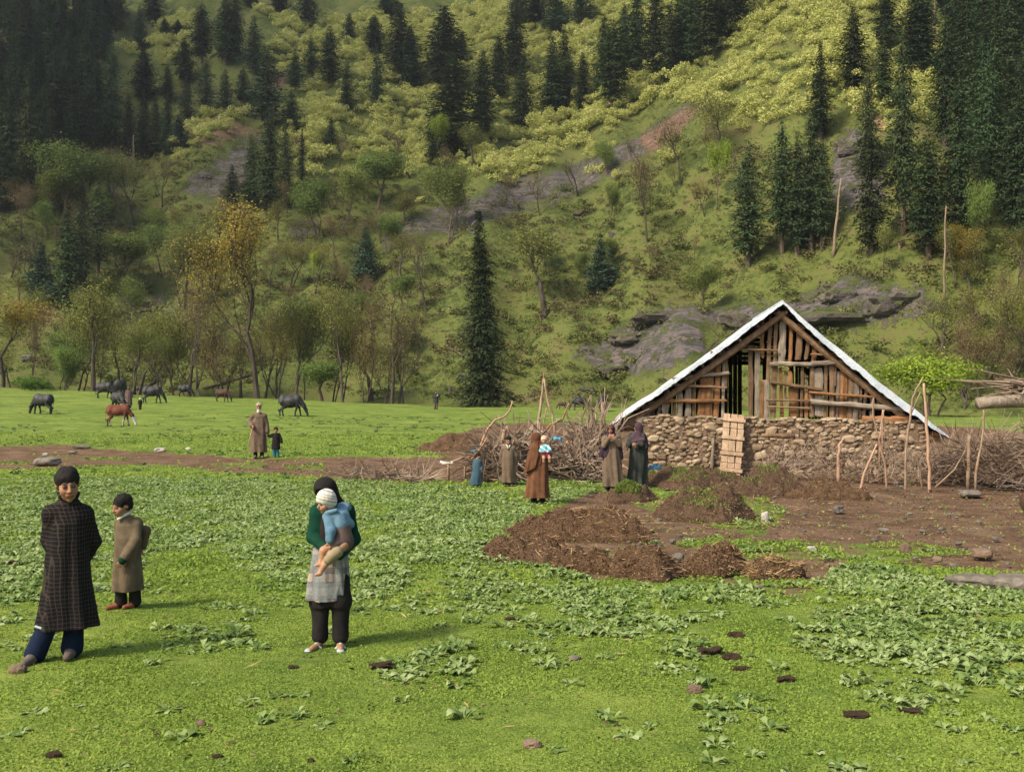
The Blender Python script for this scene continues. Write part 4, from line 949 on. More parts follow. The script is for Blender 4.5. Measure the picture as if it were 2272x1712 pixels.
# inside: raised earth floor with litter, posts, dark back boarding at the left and under the ridge
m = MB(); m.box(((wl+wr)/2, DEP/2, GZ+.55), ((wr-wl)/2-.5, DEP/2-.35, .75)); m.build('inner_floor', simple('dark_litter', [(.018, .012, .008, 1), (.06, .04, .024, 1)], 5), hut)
for (x, y) in [(-2.2, 2.2), (-1.75, 2.3), (-2.6, 4.6), (-1.9, 4.7), (-.4, 4.6), (.9, 4.6), (2.4, 4.6), (-1.4, 7), (.3, 7.3), (1.6, 7.2), (3.0, 7.2), (-3.2, 6)]:
    e = (sL, zL) if x < 0 else (sR, zR); zt_ = z_ap+(e[1]-z_ap)*abs(x)/abs(e[0])-.35
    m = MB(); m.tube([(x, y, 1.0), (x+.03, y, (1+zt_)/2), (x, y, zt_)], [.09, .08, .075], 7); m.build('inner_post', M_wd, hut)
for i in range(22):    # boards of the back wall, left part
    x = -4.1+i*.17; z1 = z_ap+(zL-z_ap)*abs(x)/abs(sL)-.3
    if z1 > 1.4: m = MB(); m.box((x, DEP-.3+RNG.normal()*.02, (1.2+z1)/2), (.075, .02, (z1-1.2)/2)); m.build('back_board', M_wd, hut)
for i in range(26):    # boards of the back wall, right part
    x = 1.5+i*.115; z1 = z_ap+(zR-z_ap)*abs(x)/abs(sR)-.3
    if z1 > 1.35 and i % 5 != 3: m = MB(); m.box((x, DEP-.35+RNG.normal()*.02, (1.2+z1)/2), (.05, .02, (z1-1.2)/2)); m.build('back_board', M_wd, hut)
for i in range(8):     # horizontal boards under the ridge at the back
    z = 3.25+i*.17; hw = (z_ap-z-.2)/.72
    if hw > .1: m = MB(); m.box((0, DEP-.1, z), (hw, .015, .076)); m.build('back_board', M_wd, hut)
# blocks of timber under the eaves
for (a, b, c, d, w_, mt) in [(180, 785, 300, 785, 30, 'b'), (185, 812, 290, 812, 22, 'd'), (1985, 835, 2045, 838, 30, 'o'), (1990, 868, 2055, 870, 30, 'b'), (190, 755, 262, 752, 24, 'g')]:
    timber('eave_block', a, b, c, d, w_, WM[mt], y=-.05, th=.3)
# the old plank door leaning against the stone wall
def gw(s, y, z): return np.array([HX+s*ca+y*sa, HY-s*sa+y*ca, z])
t0 = cb(854, 718); b0 = cb(818, 1040)
dr = thing('plank_door', 'old sandy plank door leaning against the stone wall below the doorway', 'door', tuple(gw(b0[0], -.95, GZ)), -A_)
Ld = math.hypot(t0[1]-GZ-.02, .62); tiltx = -math.atan2(.62, t0[1]-GZ)
M_dr = woodmat('sandy_old_boards', (.20, .13, .08, 1), (.36, .25, .16, 1), (.50, .37, .25, 1), .1)
nrm = (math.sin(.0), 0)
rt = Euler((tiltx, math.atan2(t0[0]-b0[0], Ld), 0)).to_matrix()
def dpt(x, y, z): v = rt @ Vector((x, y, z)); return (v[0], v[1], v[2])
for i, (x, wd) in enumerate([(-.21, .20), (.0, .2), (.205, .19)]):
    m = MB(); zz = [0, .35, .7, 1.05, 1.4, Ld]
    for a, b in zip(zz[:-1], zz[1:]):
        k = RNG.uniform(-.012, .012); V = [dpt(xx, yy, q) for q in (a+.008, b-.008) for yy in (-.03, .03) for xx in (x-wd/2+.01+k, x+wd/2-.01+k)]
        m.add(V, [(0, 2, 3, 1), (4, 5, 7, 6), (0, 1, 5, 4), (2, 6, 7, 3), (0, 4, 6, 2), (1, 3, 7, 5)])
    m.build('board', M_dr, dr)
for z in (.12, .62, 1.10, Ld-.2):
    m = MB(); V = [dpt(xx, yy, q) for q in (z-.05, z+.05) for yy in (-.075, -.033) for xx in (-.33, .33)]
    m.add(V, [(0, 2, 3, 1), (4, 5, 7, 6), (0, 1, 5, 4), (2, 6, 7, 3), (0, 4, 6, 2), (1, 3, 7, 5)]); m.build('batten', M_dr, dr)
# ================================================================ POLES, BRUSHWOOD
def pathpx(pts, off, d0, sc_): return [np.array([(off[0]+x/sc_-1136)/FP*d0, d0, CH+(856-(off[1]+y/sc_))/FP*d0]) for x, y in pts]
M_twig = simple('dry_twigs', [(.10, .07, .05, 1), (.20, .145, .105, 1), (.32, .25, .19, 1)], 1.5, .95, .3)
M_pole = simple('barked_pole', [(.12, .078, .05, 1), (.26, .18, .12, 1), (.38, .29, .20, 1)], 2.2, .9, .6, .02, rnd=.2)
M_polep = simple('peeled_pole', [(.26, .15, .09, 1), (.42, .28, .19, 1)], 2.2, .85, .5, .02, rnd=.15)
def pole(pts, off, d0, sc_, wpx, label, mat=M_pole, ground=False, group='poles of the brushwood fence', dd=0.0, name='wooden_pole'):
    if ground: d0 = float(np.clip(at(off[0]+pts[-1][0]/sc_, off[1]+pts[-1][1]/sc_)[1], d0-3.5, d0+1.0))
    P = pathpx(pts, off, d0, sc_); r = wpx/sc_/2*d0/FP
    Q = []
    for a, b in zip(P[:-1], P[1:]):
        for t in (0, .33, .66): Q.append(a+(b-a)*t+RNG.normal(size=3)*r*.25)
    Q.append(P[-1]); Q = [q+np.array([0, dd*i/len(Q), 0]) for i, q in enumerate(Q)]
    if ground:
        z = gz(Q[-1][0], Q[-1][1])-.08
        if Q[-1][2] > z+.02: e = Q[-1].copy(); e[2] = z; Q.append(e)
    b = Q[-1].copy(); n = len(Q)
    m = MB(); m.tube([q-b for q in Q], [r*(.7+.4*i/n)*(1+RNG.normal()*.06) for i in range(n)], 7)
    o = m.build(name, mat, smooth=True); o.location = b; return tag(o, label, 'pole', group)
o2 = (900, 800); s2 = 3.95
GPL = 'upright and leaning poles of the brushwood fence'
pole([(1212, 95), (1205, 220), (1185, 380), (1170, 520), (1160, 800)], o2, 30.5, s2, 26, 'tallest crooked pole of the brushwood fence, pointing up before the slope', ground=True, group=GPL)
pole([(1212, 160), (1240, 350), (1285, 480), (1312, 620), (1330, 800)], o2, 30.3, s2, 24, 'crooked pole crossing the tallest one and bending right', ground=True, group=GPL)
pole([(1237, 410), (1200, 600), (1190, 760)], o2, 30.0, s2, 14, 'thin straight whitish pole under the crossing of the two tallest', M_polep, True, GPL)
pole([(935, 355), (912, 440), (860, 490), (780, 520), (705, 620), (640, 785)], o2, 29.6, s2, 20, 'long pale bent branch at the left end of the brushwood, its tip over the pasture', M_polep, False, GPL)
pole([(1430, 375), (1375, 510), (1270, 560), (1200, 640)], o2, 30.6, s2, 22, 'short orange split pole sticking out to the right', M_wo, False, GPL)
pole([(1622, 305), (1565, 450), (1490, 640), (1470, 760)], o2, 30.4, s2, 17, 'slim grey pole leaning right between the pile and the hut', ground=True, group=GPL)
pole([(1745, 235), (1748, 400), (1742, 700)], o2, 30.0, s2, 12, 'very thin upright stick left of the roof corner', ground=True, group=GPL)
pole([(1718, 360), (1722, 500), (1712, 800)], o2, 29.9, s2, 34, 'thick pale post left of the roof corner', M_polep, True, GPL)
pole([(1690, 380), (1610, 480), (1590, 560), (1500, 620), (1420, 615)], o2, 30.2, s2, 24, 'knobbly pole bending down leftwards from the thick pale post', group=GPL)
pole([(1635, 500), (1625, 700), (1560, 770)], o2, 29.8, s2, 20, 'dark curved stick below the knobbly pole', M_barkdark, True, GPL)
pole([(1670, 470), (1660, 620), (1680, 820)], o2, 29.9, s2, 20, 'dark upright stick beside the thick pale post', M_pole, True, GPL)
pole([(878, 575), (930, 650), (1000, 745)], o2, 28.9, s2, 32, 'stout short pole slanting down right above the young man', ground=False, group=GPL)
pole([(862, 600), (845, 720), (780, 965)], o2, 28.7, s2, 38, 'stout pale pole slanting down left beside the young man', M_polep, True, GPL)
pole([(720, 670), (640, 790), (520, 915)], o2, 28.4, s2, 22, 'pale pole slanting to the ground behind the small boy in blue', M_polep, True, GPL)
pole([(610, 825), (500, 850), (375, 893)], o2, 28.3, s2, 20, 'pale pole lying low to the left of the small boy in blue', M_polep, True, GPL)
pole([(1420, 700), (1360, 830), (1280, 895)], o2, 28.6, s2, 20, 'pale branch slanting behind the baby in the striped hat', M_polep, True, GPL)
pole([(1530, 690), (1500, 880), (1480, 1010)], o2, 28.4, s2, 17, 'thin pole standing between the two groups of women', M_pole, True, GPL)
pole([(760, 110+400), (1000, 505)], (900, 800), 30.8, s2, 9, 'thin stick poking up at an angle from the top of the pile', M_pole, False, GPL)
o4 = (1900, 780); s4 = 3.207
GPR = 'poles standing before the hut wall'
pole([(480, 230), (486, 330), (492, 450), (505, 600), (512, 760), (522, 985)], o4, 27.6, s4, 24, 'tall pinkish peeled pole at the right end of the hut', M_polep, True, GPR)
pole([(470, 195), (425, 270), (395, 350), (372, 560), (350, 700), (350, 980)], o4, 27.7, s4, 18, 'tall pole with a curved tip left of the pinkish peeled one', M_pole, True, GPR)
pole([(455, 290), (430, 350), (390, 440), (368, 600)], o4, 27.75, s4, 11, 'thin twig-like pole forking from the curved-tip one', M_pole, False, GPR)
pole([(120, 330), (118, 450), (170, 650), (205, 800), (215, 960)], o4, 27.8, s4, 15, 'wavering thin pole before the log under the roof', M_polep, True, GPR)
pole([(148, 655), (100, 760), (60, 860), (25, 990)], o4, 27.4, s4, 20, 'short pole leaning left before the hut wall', M_polep, True, GPR)
pole([(187, 410), (176, 530), (165, 620)], o4, 28.0, s4, 12, 'short peeled stick standing above the wavering pole', M_polep, True, GPR)
pole([(410, 710), (440, 790), (458, 860), (468, 965)], o4, 27.6, s4, 14, 'low grey pole leaning left between the two tall ones', M_pole, True, GPR)
pole([(803, 595), (800, 700), (797, 870)], o4, 26.5, s4, 32, 'short thick grey post at the left end of the brush hedge', M_pole, True, GPR)
pole([(908, 420), (905, 520), (890, 680), (850, 870)], o4, 25.4, s4, 19, 'post holding up the end of the raised log', M_pole, True, GPR)
pole([(775, 700), (700, 840), (560, 965)], o4, 27.0, s4, 12, 'thin grey pole slanting low left of the thick post', M_pole, False, GPR)
pole([(1490, 862), (1465, 905), (1462, 960), (1458, 1085)], (1300, 640), 28.2, 2.602, 22, 'crooked pole with a hooked top before the middle of the wall', M_polep, True, GPR)
pole([(1720, 700), (1712, 760)], (1300, 640), 28.4, 2.602, 11, 'short stub of a pole before the log end', M_polep, True, GPR)
pole([(735, 860), (728, 1000)], (1300, 640), 30.9, 2.602, 24, 'square old post against the wall left of the plank door', M_wg, True, GPR)
pole([(1078, 760), (1070, 1000)], (1300, 640), 31.0, 2.602, 20, 'upright post against the wall right of the plank door', M_wg, True, GPR)
pole([(1010, 850), (1205, 850)], (1300, 640), 31.2, 2.602, 34, 'horizontal log built into the stone wall', M_wb, False, GPR)
# raised log and log butt at the right edge
lg = thing('tree_log', 'thick weathered log held up at the right edge over the brush hedge', 'log', tuple(pathpx([(860, 370)], o4, 25.4, s4)[0]))
P = pathpx([(860, 365), (960, 352), (1060, 348), (1250, 342), (1500, 330), (1800, 330)], o4, 25.4, s4); m = MB()
m.tube([p-P[0] for p in P], [.14, .155, .155, .17, .2, .2], 12); m.build('trunk', M_wg, lg, True)
m = MB(); g = RNG
for i in range(60):
    a = np.array([g.uniform(.9, 2.3), g.normal()*.25, g.uniform(.15, .55)]); m.tube([a, a+g.normal(size=3)*[.35, .3, .12]+[-.1, 0, 0], a+g.normal(size=3)*[.6, .3, .15]+[-.2, 0, 0]], [.05, .03, .01], 4)
m.build('root', M_twig, lg)
p = atd(2290, 21.8); bt = thing('tree_log', 'dark round butt of a log cut by the right edge on the bare yard', 'log', tuple(p)); m = MB()
m.tube([(-.16, 0, .19), (-.12, 0, .19), (.9, .2, .2)], [.17, .21, .2], 14, 1); m.build('trunk', M_wd, bt, True)
def brush(name, label, cat_, pts, hgt, dep, n, seed, tw=.013, Lr=(.5, 1.4), up=.25, mat=M_twig, group=None, flat=.5):
    """heap of dry twigs along a ground line: pts = list of (px, d), height per point"""
    g = np.random.default_rng(seed); m = MB(); W = [atd(px, d) for px, d in pts]; b = W[len(W)//2]
    t = g.uniform(0, len(W)-1, n)
    for q in t:
        i = int(q); f = q-i; c = W[i]*(1-f)+W[i+1]*f; h = hgt[i]*(1-f)+hgt[i+1]*f
        z = h*g.beta(1.3, 1.5); p = c-b+np.array([g.normal()*.15, g.normal()*dep*(1-.5*z/h), z])
        L = g.uniform(*Lr); d = unit(np.array([g.normal(), g.normal()*.6, g.normal()*flat+up])); q1 = p+d*L*.5+g.normal(size=3)*.06*L; q2 = q1+unit(d+g.normal(size=3)*.35)*L*.5
        z0 = -.1-0*z
        p[2] = max(p[2], 0); q1[2] = max(q1[2], 0.02); q2[2] = max(q2[2], .02)
        m.tube([p, q1, q2], [tw*g.uniform(.7, 1.8), tw, tw*.4], 3)
    o = m.build(name, mat); o.location = b; return tag(o, label, cat_, group)
brush('brushwood_pile', 'tangled heap of dry brushwood behind the young man and the woman in brown', 'brushwood', [(1075, 30), (1110, 29.5), (1160, 29.8), (1215, 30), (1270, 29.5), (1320, 29.5)], [.7, 1.15, 1.35, 1.1, .8, .6], .35, 1150, 1, .019, (.4, 1.3), .15)
brush('brushwood_pile', 'thin scatter of dead branches on the track left of the boy in blue', 'brushwood', [(770, 30), (840, 29.8), (900, 29.6), (960, 29)], [.15, .4, .2, .1], .3, 190, 2, .012, (.4, 1.0), .1)
brush('brush_hedge', 'dense hedge of dead brush along the right edge below the raised log', 'hedge', [(2090, 29.5), (2150, 28.5), (2220, 27.5), (2330, 27)], [.5, 1.1, 1.3, 1.5], .4, 900, 3, .011, (.5, 1.3), .35)
brush('brush_hedge', 'low dark scrubby brush before the stone wall of the hut', 'hedge', [(1700, 30), (1790, 29.7), (1900, 29.3), (2000, 29), (2090, 29)], [.6, .9, .8, .8, .5], .3, 600, 4, .008, (.3, .9), .6)
brush('brushwood_pile', 'thin upright sticks left of the thick pale post by the roof corner', 'brushwood', [(1290, 30), (1320, 30), (1345, 29.8)], [1.2, 1.6, 1.4], .15, 160, 6, .018, (.6, 1.3), 1.2)
# ================================================================ MOUNDS
def soilmat(name, cols, sc_=6):
    t = NT(name); tc = t.n('ShaderNodeTexCoord').outputs['Object']; f = t.noise(tc, sc_, 7, .75); f2 = t.noise(tc, sc_*5, 4, .7)
    col = t.ramp(t.math('ADD', t.math('MULTIPLY', f, .6), t.math('MULTIPLY', f2, .4)), [(.32+.34*i/(len(cols)-1), c) for i, c in enumerate(cols)])
    t.bsdf(col, .97, t.math('ADD', f, f2), 1.0, .09, .1); return t.m
M_dung = soilmat('dark_manure', [(.055, .032, .019, 1), (.13, .077, .042, 1), (.23, .15, .09, 1)])
M_soil = soilmat('brown_soil', [(.055, .034, .021, 1), (.12, .075, .046, 1), (.20, .135, .085, 1)])
M_straw = leafmat('straw', [(.16, .10, .045, 1), (.32, .21, .09, 1), (.50, .36, .17, 1)], .15, 0)
M_dfib = leafmat('manure_fibre', [(.06, .035, .020, 1), (.15, .088, .048, 1), (.28, .18, .10, 1)], .1, 0)
M_turf = leafmat('turf', [(.07, .11, .02, 1), (.13, .18, .035, 1), (.22, .26, .07, 1)], .3, 0)
def mound(px0, px1, ytop, ybase, label, mat, straw=120, fib=2500, turf=0, seed=0, depth=1.0):
    g = np.random.default_rng(seed+40); b = at((px0+px1)/2, ybase-(ybase-ytop)*.22); d = b[1]; rx = (px1-px0)/2*(1.12 if px1-px0 < 250 else 1.0)*d/FP; ry = min(rx*.95*depth, 1.9)
    H = (ybase-ytop)*(.46 if px1-px0 > 160 else .66)*d/FP; N = 90
    a = np.linspace(-1.45, 1.45, N); XX, YY = np.meshgrid(a, a); r = np.sqrt(XX**2+YY**2); an = np.arctan2(YY, XX)
    prof = np.clip(1-r*(1+.15*np.sin(3*an+seed)+.08*np.sin(5*an+seed*2)), 0, 1); prof = 1-(1-prof)**2.4
    x = XX*rx; y = YY*ry; wx = x+b[0]; wy = y+b[1]
    nz = fbm(wx*1.6+seed, wy*1.6, 4)
    z = prof*H*(1+.85*nz)+np.minimum(prof*4, 1)*(.14*fbm(wx*4, wy*4+seed, 4)+.06*fbm(wx*13, wy*13, 3))+np.where(prof <= 0, -.10, .015)
    z = z+height(wx, wy)-b[2]
    V = np.stack([x, y, z], -1).reshape(-1, 3); ii = (np.arange(N-1)[:, None]*N+np.arange(N-1)[None, :]).reshape(-1); F = np.stack([ii, ii+1, ii+N+1, ii+N], 1)
    keep = (prof.reshape(-1)[F] > 0).any(1); F = F[keep]
    t = thing('soil_mound' if mat is M_soil else 'manure_heap', label, 'mound' if mat is M_soil else 'manure heap', tuple(b), 0, 'mounds and heaps before the hut')
    link('heap', mesh_np('heap', V, F, mat, False), t)
    def pick(n, th=.02):
        i, j = g.integers(1, N-1, n*3), g.integers(1, N-1, n*3); m = prof[i, j] > th; i, j = i[m][:n], j[m][:n]
        P = np.stack([x[i, j], y[i, j], z[i, j]], 1); P[:, :2] += g.normal(size=(len(P), 2))*rx/N; return P
    P = pick(fib); V, F = kites(P-[0, 0, .012], g.normal(size=P.shape)*[1, 1, .35]+[0, 0, .08], .065*g.uniform(.3, 1.3, len(P)), .016); link('fibre', mesh_np('fibre', V, F, M_dfib), t)['kind'] = 'stuff'
    if straw: P = pick(straw); V, F = kites(P, g.normal(size=P.shape)*[1, 1, .35]+[0, 0, .1], .13*g.uniform(.4, 1.6, len(P)), .011); link('straw', mesh_np('straw', V, F, M_straw), t)['kind'] = 'stuff'
    if turf:
        P = pick(turf*2, .12); s = (P[:, 2] > np.quantile(P[:, 2], .35)) & (vnoise(P[:, 0]*2.6+seed*3, P[:, 1]*2.6) > .52) & (g.random(len(P)) < .6); P = P[s]
        V, F = kites(P-[0, 0, .01], g.normal(size=P.shape)*.5+[0, 0, 1], .075*g.uniform(.5, 1.4, len(P)), .022); link('turf', mesh_np('turf', V, F, M_turf), t)['kind'] = 'stuff'
    return t
mound(1150, 1445, 1098, 1205, 'biggest dark manure heap, right of the woman in brown', M_dung, 600, 9000, 0, 1, 1.1)
mound(1080, 1290, 1185, 1244, 'low dark spread of manure at the left foot of the biggest heap', M_dung, 120, 3000, 0, 2)
mound(1468, 1665, 1055, 1172, 'rounded brown heap with green turf on its sides, right of the biggest one', M_soil, 90, 4500, 1500, 3)
mound(1430, 1640, 1022, 1088, 'turf-topped mound just before the plank door', M_soil, 60, 3000, 2600, 4)
mound(1348, 1440, 1062, 1120, 'small bright grassy mound at the feet of the two women in dark shawls', M_soil, 0, 500, 7000, 5)
mound(1640, 1768, 1040, 1104, 'grey-brown mound right of the turf-topped one', M_soil, 40, 1500, 1500, 6)
mound(1765, 1905, 1060, 1108, 'low crumbling dark mound before the low brush', M_dung, 60, 1800, 200, 7)
mound(1280, 1360, 1212, 1270, 'small manure heap leftmost in the front row', M_dung, 60, 900, 0, 8)
mound(1362, 1508, 1220, 1292, 'dark lumpy manure heap second in the front row', M_dung, 70, 2600, 0, 9)
mound(1525, 1652, 1198, 1286, 'tallest manure heap of the front row', M_dung, 80, 2600, 0, 10)
mound(1656, 1770, 1230, 1290, 'reddish strawy heap at the right end of the front row', M_dung, 500, 1600, 0, 11)
mound(940, 1110, 955, 1004, 'dark spread heap on the pasture at the left foot of the brushwood', M_dung, 60, 1500, 0, 12)
M_dungpat = soilmat('dry_dung', [(.055, .035, .022, 1), (.13, .085, .055, 1)], 14)
M_rock = simple('grey_rock', [(.07, .062, .052, 1), (.14, .12, .095, 1), (.22, .19, .15, 1)], 5, .9, .8, .03, rnd=.2)
M_rockb = simple('brown_rock', [(.11, .075, .05, 1), (.21, .15, .10, 1)], 5, .9, .8, .03, rnd=.2)
M_rockw = simple('pale_rock', [(.26, .24, .20, 1), (.45, .42, .36, 1)], 5, .9, .6, .03, rnd=.1)
def rock(px, py, wpx, hpx, label, mat, name='stone', cat_='stone', group=None, seed=None, sink=.3, rough=.22):
    if name == 'dung': wpx *= .8; hpx *= .8
    b = at(px, py); d = b[1]; w_ = wpx*d/FP/2; h = hpx*d/FP/2; s = seed or int(px+py)
    v, f = stone_np((0, 0, h*(1-sink)), (w_, w_*.75, h*1.15), None, s, rough, ICO2); o = link(name, mesh_np(name, v, f, mat, False), None, b, s*.7)
    o.rotation_euler[2] = (s % 7-3)*.12; return tag(o, label, cat_, group)
GS = 'stones lying about'
for a in [(2009, 1226, 26, 22, 'rounded brown stone alone on the bare yard', M_rockb), (2180, 1236, 44, 22, 'dark reddish block of stone at the right of the yard', M_rockb), (2080, 1245, 22, 12, 'small reddish stone near the right of the yard', M_rockb),
          (1800, 1222, 22, 11, 'pale stone near the front edge of the yard', M_rockw), (1860, 1135, 26, 14, 'grey stone in the middle of the yard', M_rock), (1697, 1155, 16, 22, 'upright white stone between the heaps and the yard', M_rockw),
          (1432, 1196, 26, 8, 'flat white stone at the right foot of the biggest heap', M_rockw), (1505, 1240, 26, 14, 'grey stone between the front heaps', M_rock),
          (1250, 1062, 32, 17, 'flat tan boulder behind the woman in brown', M_rockb), (1960, 1178, 22, 8, 'small flat stone in the yard', M_rock), (2150, 1100, 48, 14, 'flat stone on the bank at the upper right of the yard', M_rock),
          (2210, 1075, 70, 12, 'long flat slab on the bank below the brush hedge', M_rock), (355, 1001, 24, 9, 'pale flat stone on the pasture above the track, left of the old man', M_rockw), (418, 998, 11, 6, 'small white stone right of the pale flat one', M_rockw),
          (160, 1004, 18, 5, 'thin flat pale stone beside the track at left', M_rock), (101, 1010, 13, 6, 'small whitish stone on the track at left', M_rockw), (105, 1030, 56, 17, 'broad grey slab half buried below the track at left', M_rock), (180, 993, 34, 6, 'long low stone at the pasture edge at left', M_rock),
          (40, 1492, 36, 20, 'reddish brown stone at the feet of the boy in the checked robe', M_rockb), (1540, 1535, 34, 18, 'red-brown lump in the near grass', M_rockb), (1180, 1658, 40, 18, 'brown lump near the bottom edge, centre right', M_rockb), (445, 1608, 20, 12, 'small reddish stone in the near grass below the woman', M_rockb),
          (60, 800, 26, 14, 'dark boulder on the slope above the green shrub', M_rock), (1370, 985, 13, 9, 'small pale block beside the hut corner', M_rockw), (1900, 1590, 60, 12, 'flattened dark clod at the lower right', M_dungpat),
          (118, 1680, 34, 14, 'brown clod at the lower left corner', M_dungpat), (2160, 1298, 110, 26, 'flat grey slab sunk among the weeds at the right', M_rock), (2250, 1306, 110, 34, 'larger grey slab at the right edge', M_rock)]:
    rock(*a, group=GS)
GD = 'cattle dung on the grass'
for a in [(1575, 1452, 56, 26, 'dark dung pat left of a close pair in the near grass'), (1622, 1462, 44, 20, 'dark dung pat right of a close pair in the near grass'), (1640, 1485, 50, 10, 'flat dry dung below the close pair'), (1635, 1412, 44, 16, 'small dung pat above the close pair'),
          (848, 1482, 62, 18, 'dark cracked dung pat right of the woman with the child'), (690, 1690, 20, 12, 'small dung lump at the bottom edge'), (1135, 1375, 30, 9, 'low dung pat in the grass between the woman and the heaps'), (650, 1482, 26, 9, 'small dung pat below the feet of the woman with the child'),
          (1740, 1512, 46, 16, 'dung pat at the left border of the big weed patch'), (25, 1252, 34, 12, 'dung pat in the weeds at the left edge'), (2020, 1580, 60, 12, 'dung pat at the lower right below the big weed patch'), (480, 1680, 26, 10, 'small dung pat at the bottom left'), (1735, 1622, 20, 9, 'tiny dung pat in the grass at the lower right')]:
    rock(*a, mat=M_dungpat, name='dung', cat_='dung', group=GD, rough=.5, sink=.5)
def fallen(pts, wpx, label, mat):
    P = [at(*q)+np.array([0, 0, .15]) for q in pts]; m = MB(); b = P[0]; r = wpx*b[1]/FP/2; m.tube([q-b for q in P], [r*(1-.5*i/len(P)) for i in range(len(P))], 6)
    for q in P[1:]: m.tube([q-b, q-b+RNG.normal(size=3)*[.7, .5, .4]+[0, 0, .7]], [r*.4, .02], 4)
    o = m.build('fallen_branch', mat, smooth=True); o.location = b; tag(o, label, 'branch', 'fallen branches on the slope')
fallen([(452, 866), (490, 856), (520, 846), (575, 830)], 7, 'long fallen limb lying on the grass left of the big golden trunk', M_bark)
fallen([(302, 866), (330, 858), (352, 846)], 7, 'dark fallen limb behind the large black buffalo', M_barkdark)
fallen([(996, 778), (1012, 783), (1030, 792)], 5, 'bleached fallen branch left of the big conifer', M_barkpale)
# boulders and crags on the slope
def cragmat():
    t = NT('mossy_crag'); g = t.n('ShaderNodeNewGeometry'); P = g.outputs['Position']; sep = t.n('ShaderNodeSeparateXYZ'); t.t.links.new(g.outputs['Normal'], sep.inputs[0])
    f = t.noise(P, .7, 8, .75); f2 = t.noise(P, 3, 6, .75); col = t.ramp(t.math('ADD', t.math('MULTIPLY', f, .6), t.math('MULTIPLY', f2, .4)), [(.36, (.040, .034, .032, 1)), (.48, (.095, .082, .072, 1)), (.60, (.17, .14, .115, 1)), (.70, (.26, .22, .17, 1))])
    mm = t.ramp(t.math('ADD', t.math('MULTIPLY', sep.outputs[2], .55), f2), [(.66, 0), (.88, .9)]); col = t.mix(mm, col, t.ramp(f, [(.35, (.045, .060, .014, 1)), (.65, (.10, .12, .025, 1))]))
    t.bsdf(col, .95, t.math('ADD', f, t.math('MULTIPLY', f2, .6)), 1.0, .35, .15); return t.m
M_crag = cragmat()
GC = 'crags and boulders on the slope'
for (px, py, w_, h, lab) in [(1390, 765, 110, 42, 'rounded dark crag left of the roof ridge'), (1460, 715, 130, 40, 'sloping grey crag above the rounded one'), (1640, 720, 110, 46, 'grey crag touching the roof peak'), (1860, 665, 100, 46, 'domed purple-grey boulder right of the roof peak'), (1990, 690, 130, 72, 'mossy crag with a broken white face'), (1850, 715, 200, 44, 'long broken rock ledge behind the right roof slope'), (2060, 690, 60, 40, 'grey crag at the right end of the broken ledge'), (1370, 830, 120, 34, 'low grey rock sheet behind the left roof slope'),
                             (1358, 525, 26, 18, 'pale boulder on the open slope'), (1005, 870, 30, 20, 'grey boulder right of the far herdsman'), (1300, 868, 50, 22, 'dark boulder behind the fence poles'), (1178, 880, 20, 12, 'small grey boulder by the foot of the big conifer'), (1025, 835, 24, 14, 'small boulder left of the big conifer'), (320, 690, 110, 50, 'ochre and grey rock face in the wood at left'), (360, 730, 90, 40, 'lower part of the rock face in the wood at left'), (1410, 610, 18, 10, 'white boulder high on the open slope'), (1880, 345, 70, 60, 'mossy cliff between the conifers at right'), (1025, 625, 30, 12, 'pale ledge left of the big conifer top'), (1285, 480, 30, 16, 'grey boulder on the rock strip end')]:
    b = at(px, py); d = b[1]; sx, sy = w_*.72*d/FP/2, h*.62*d/FP/2
    v, f = stone_np((0, 0, sy*.45), (sx, sx*.6, sy*1.15), None, int(px), .50, ICO2); o = link('crag' if w_ > 40 else 'boulder', mesh_np('crag', v, f, M_crag, False), None, b); tag(o, lab, 'rock', GC)
# ================================================================ PEOPLE
def vcolmat(name, rough=.75, bump=0, sss=False, tint=None):
    t = NT(name); a = t.attr('col').outputs['Color']; tc = t.n('ShaderNodeTexCoord').outputs['Object']
    f = t.noise(tc, 25, 3, .6)
    col = t.mix(1.0, a, t.ramp(f, [(.3, (.86, .86, .86, 1)), (.7, (1.08, 1.08, 1.08, 1))]), 'MULTIPLY')
    t.bsdf(col, rough, f, .15, .003, .3); return t.m
M_skin = vcolmat('skin', .6)
M_cloth = vcolmat('cloth', .95)
def plainc(c, sd=0.0):
    return lambda V: np.clip(np.array(c)[None, :]*(1+sd*(n3(V[:, 0]*9, V[:, 1]*9, V[:, 2]*9)[:, None])), 0, 1)
def rot(yaw, pitch=0, roll=0): return np.array(Euler((pitch, roll, yaw), 'XYZ').to_matrix())
SKIN = (.30, .155, .085); HAIR = (.010, .008, .007)
M_hair = simple('black_hair', [(.004, .003, .003, 1), (.016, .012, .010, 1)], 30, .75, .8, .008, stretch=(1, 1, .3), spec=.2)
def fabric(name, cols, sc_=40, rnd=0):
    t = NT(name); tc = t.n('ShaderNodeTexCoord').outputs['Object']; f = t.noise(tc, 6, 5, .7); w_ = t.noise(tc, 160, 2, .5)
    col = t.ramp(t.math('ADD', t.math('MULTIPLY', f, .75), t.math('MULTIPLY', w_, .25)), [(.3+.4*i/(len(cols)-1), c) for i, c in enumerate(cols)])
    t.bsdf(col, .95, t.math('ADD', t.math('MULTIPLY', f, 2), w_), .5, .01, .1); return t.m
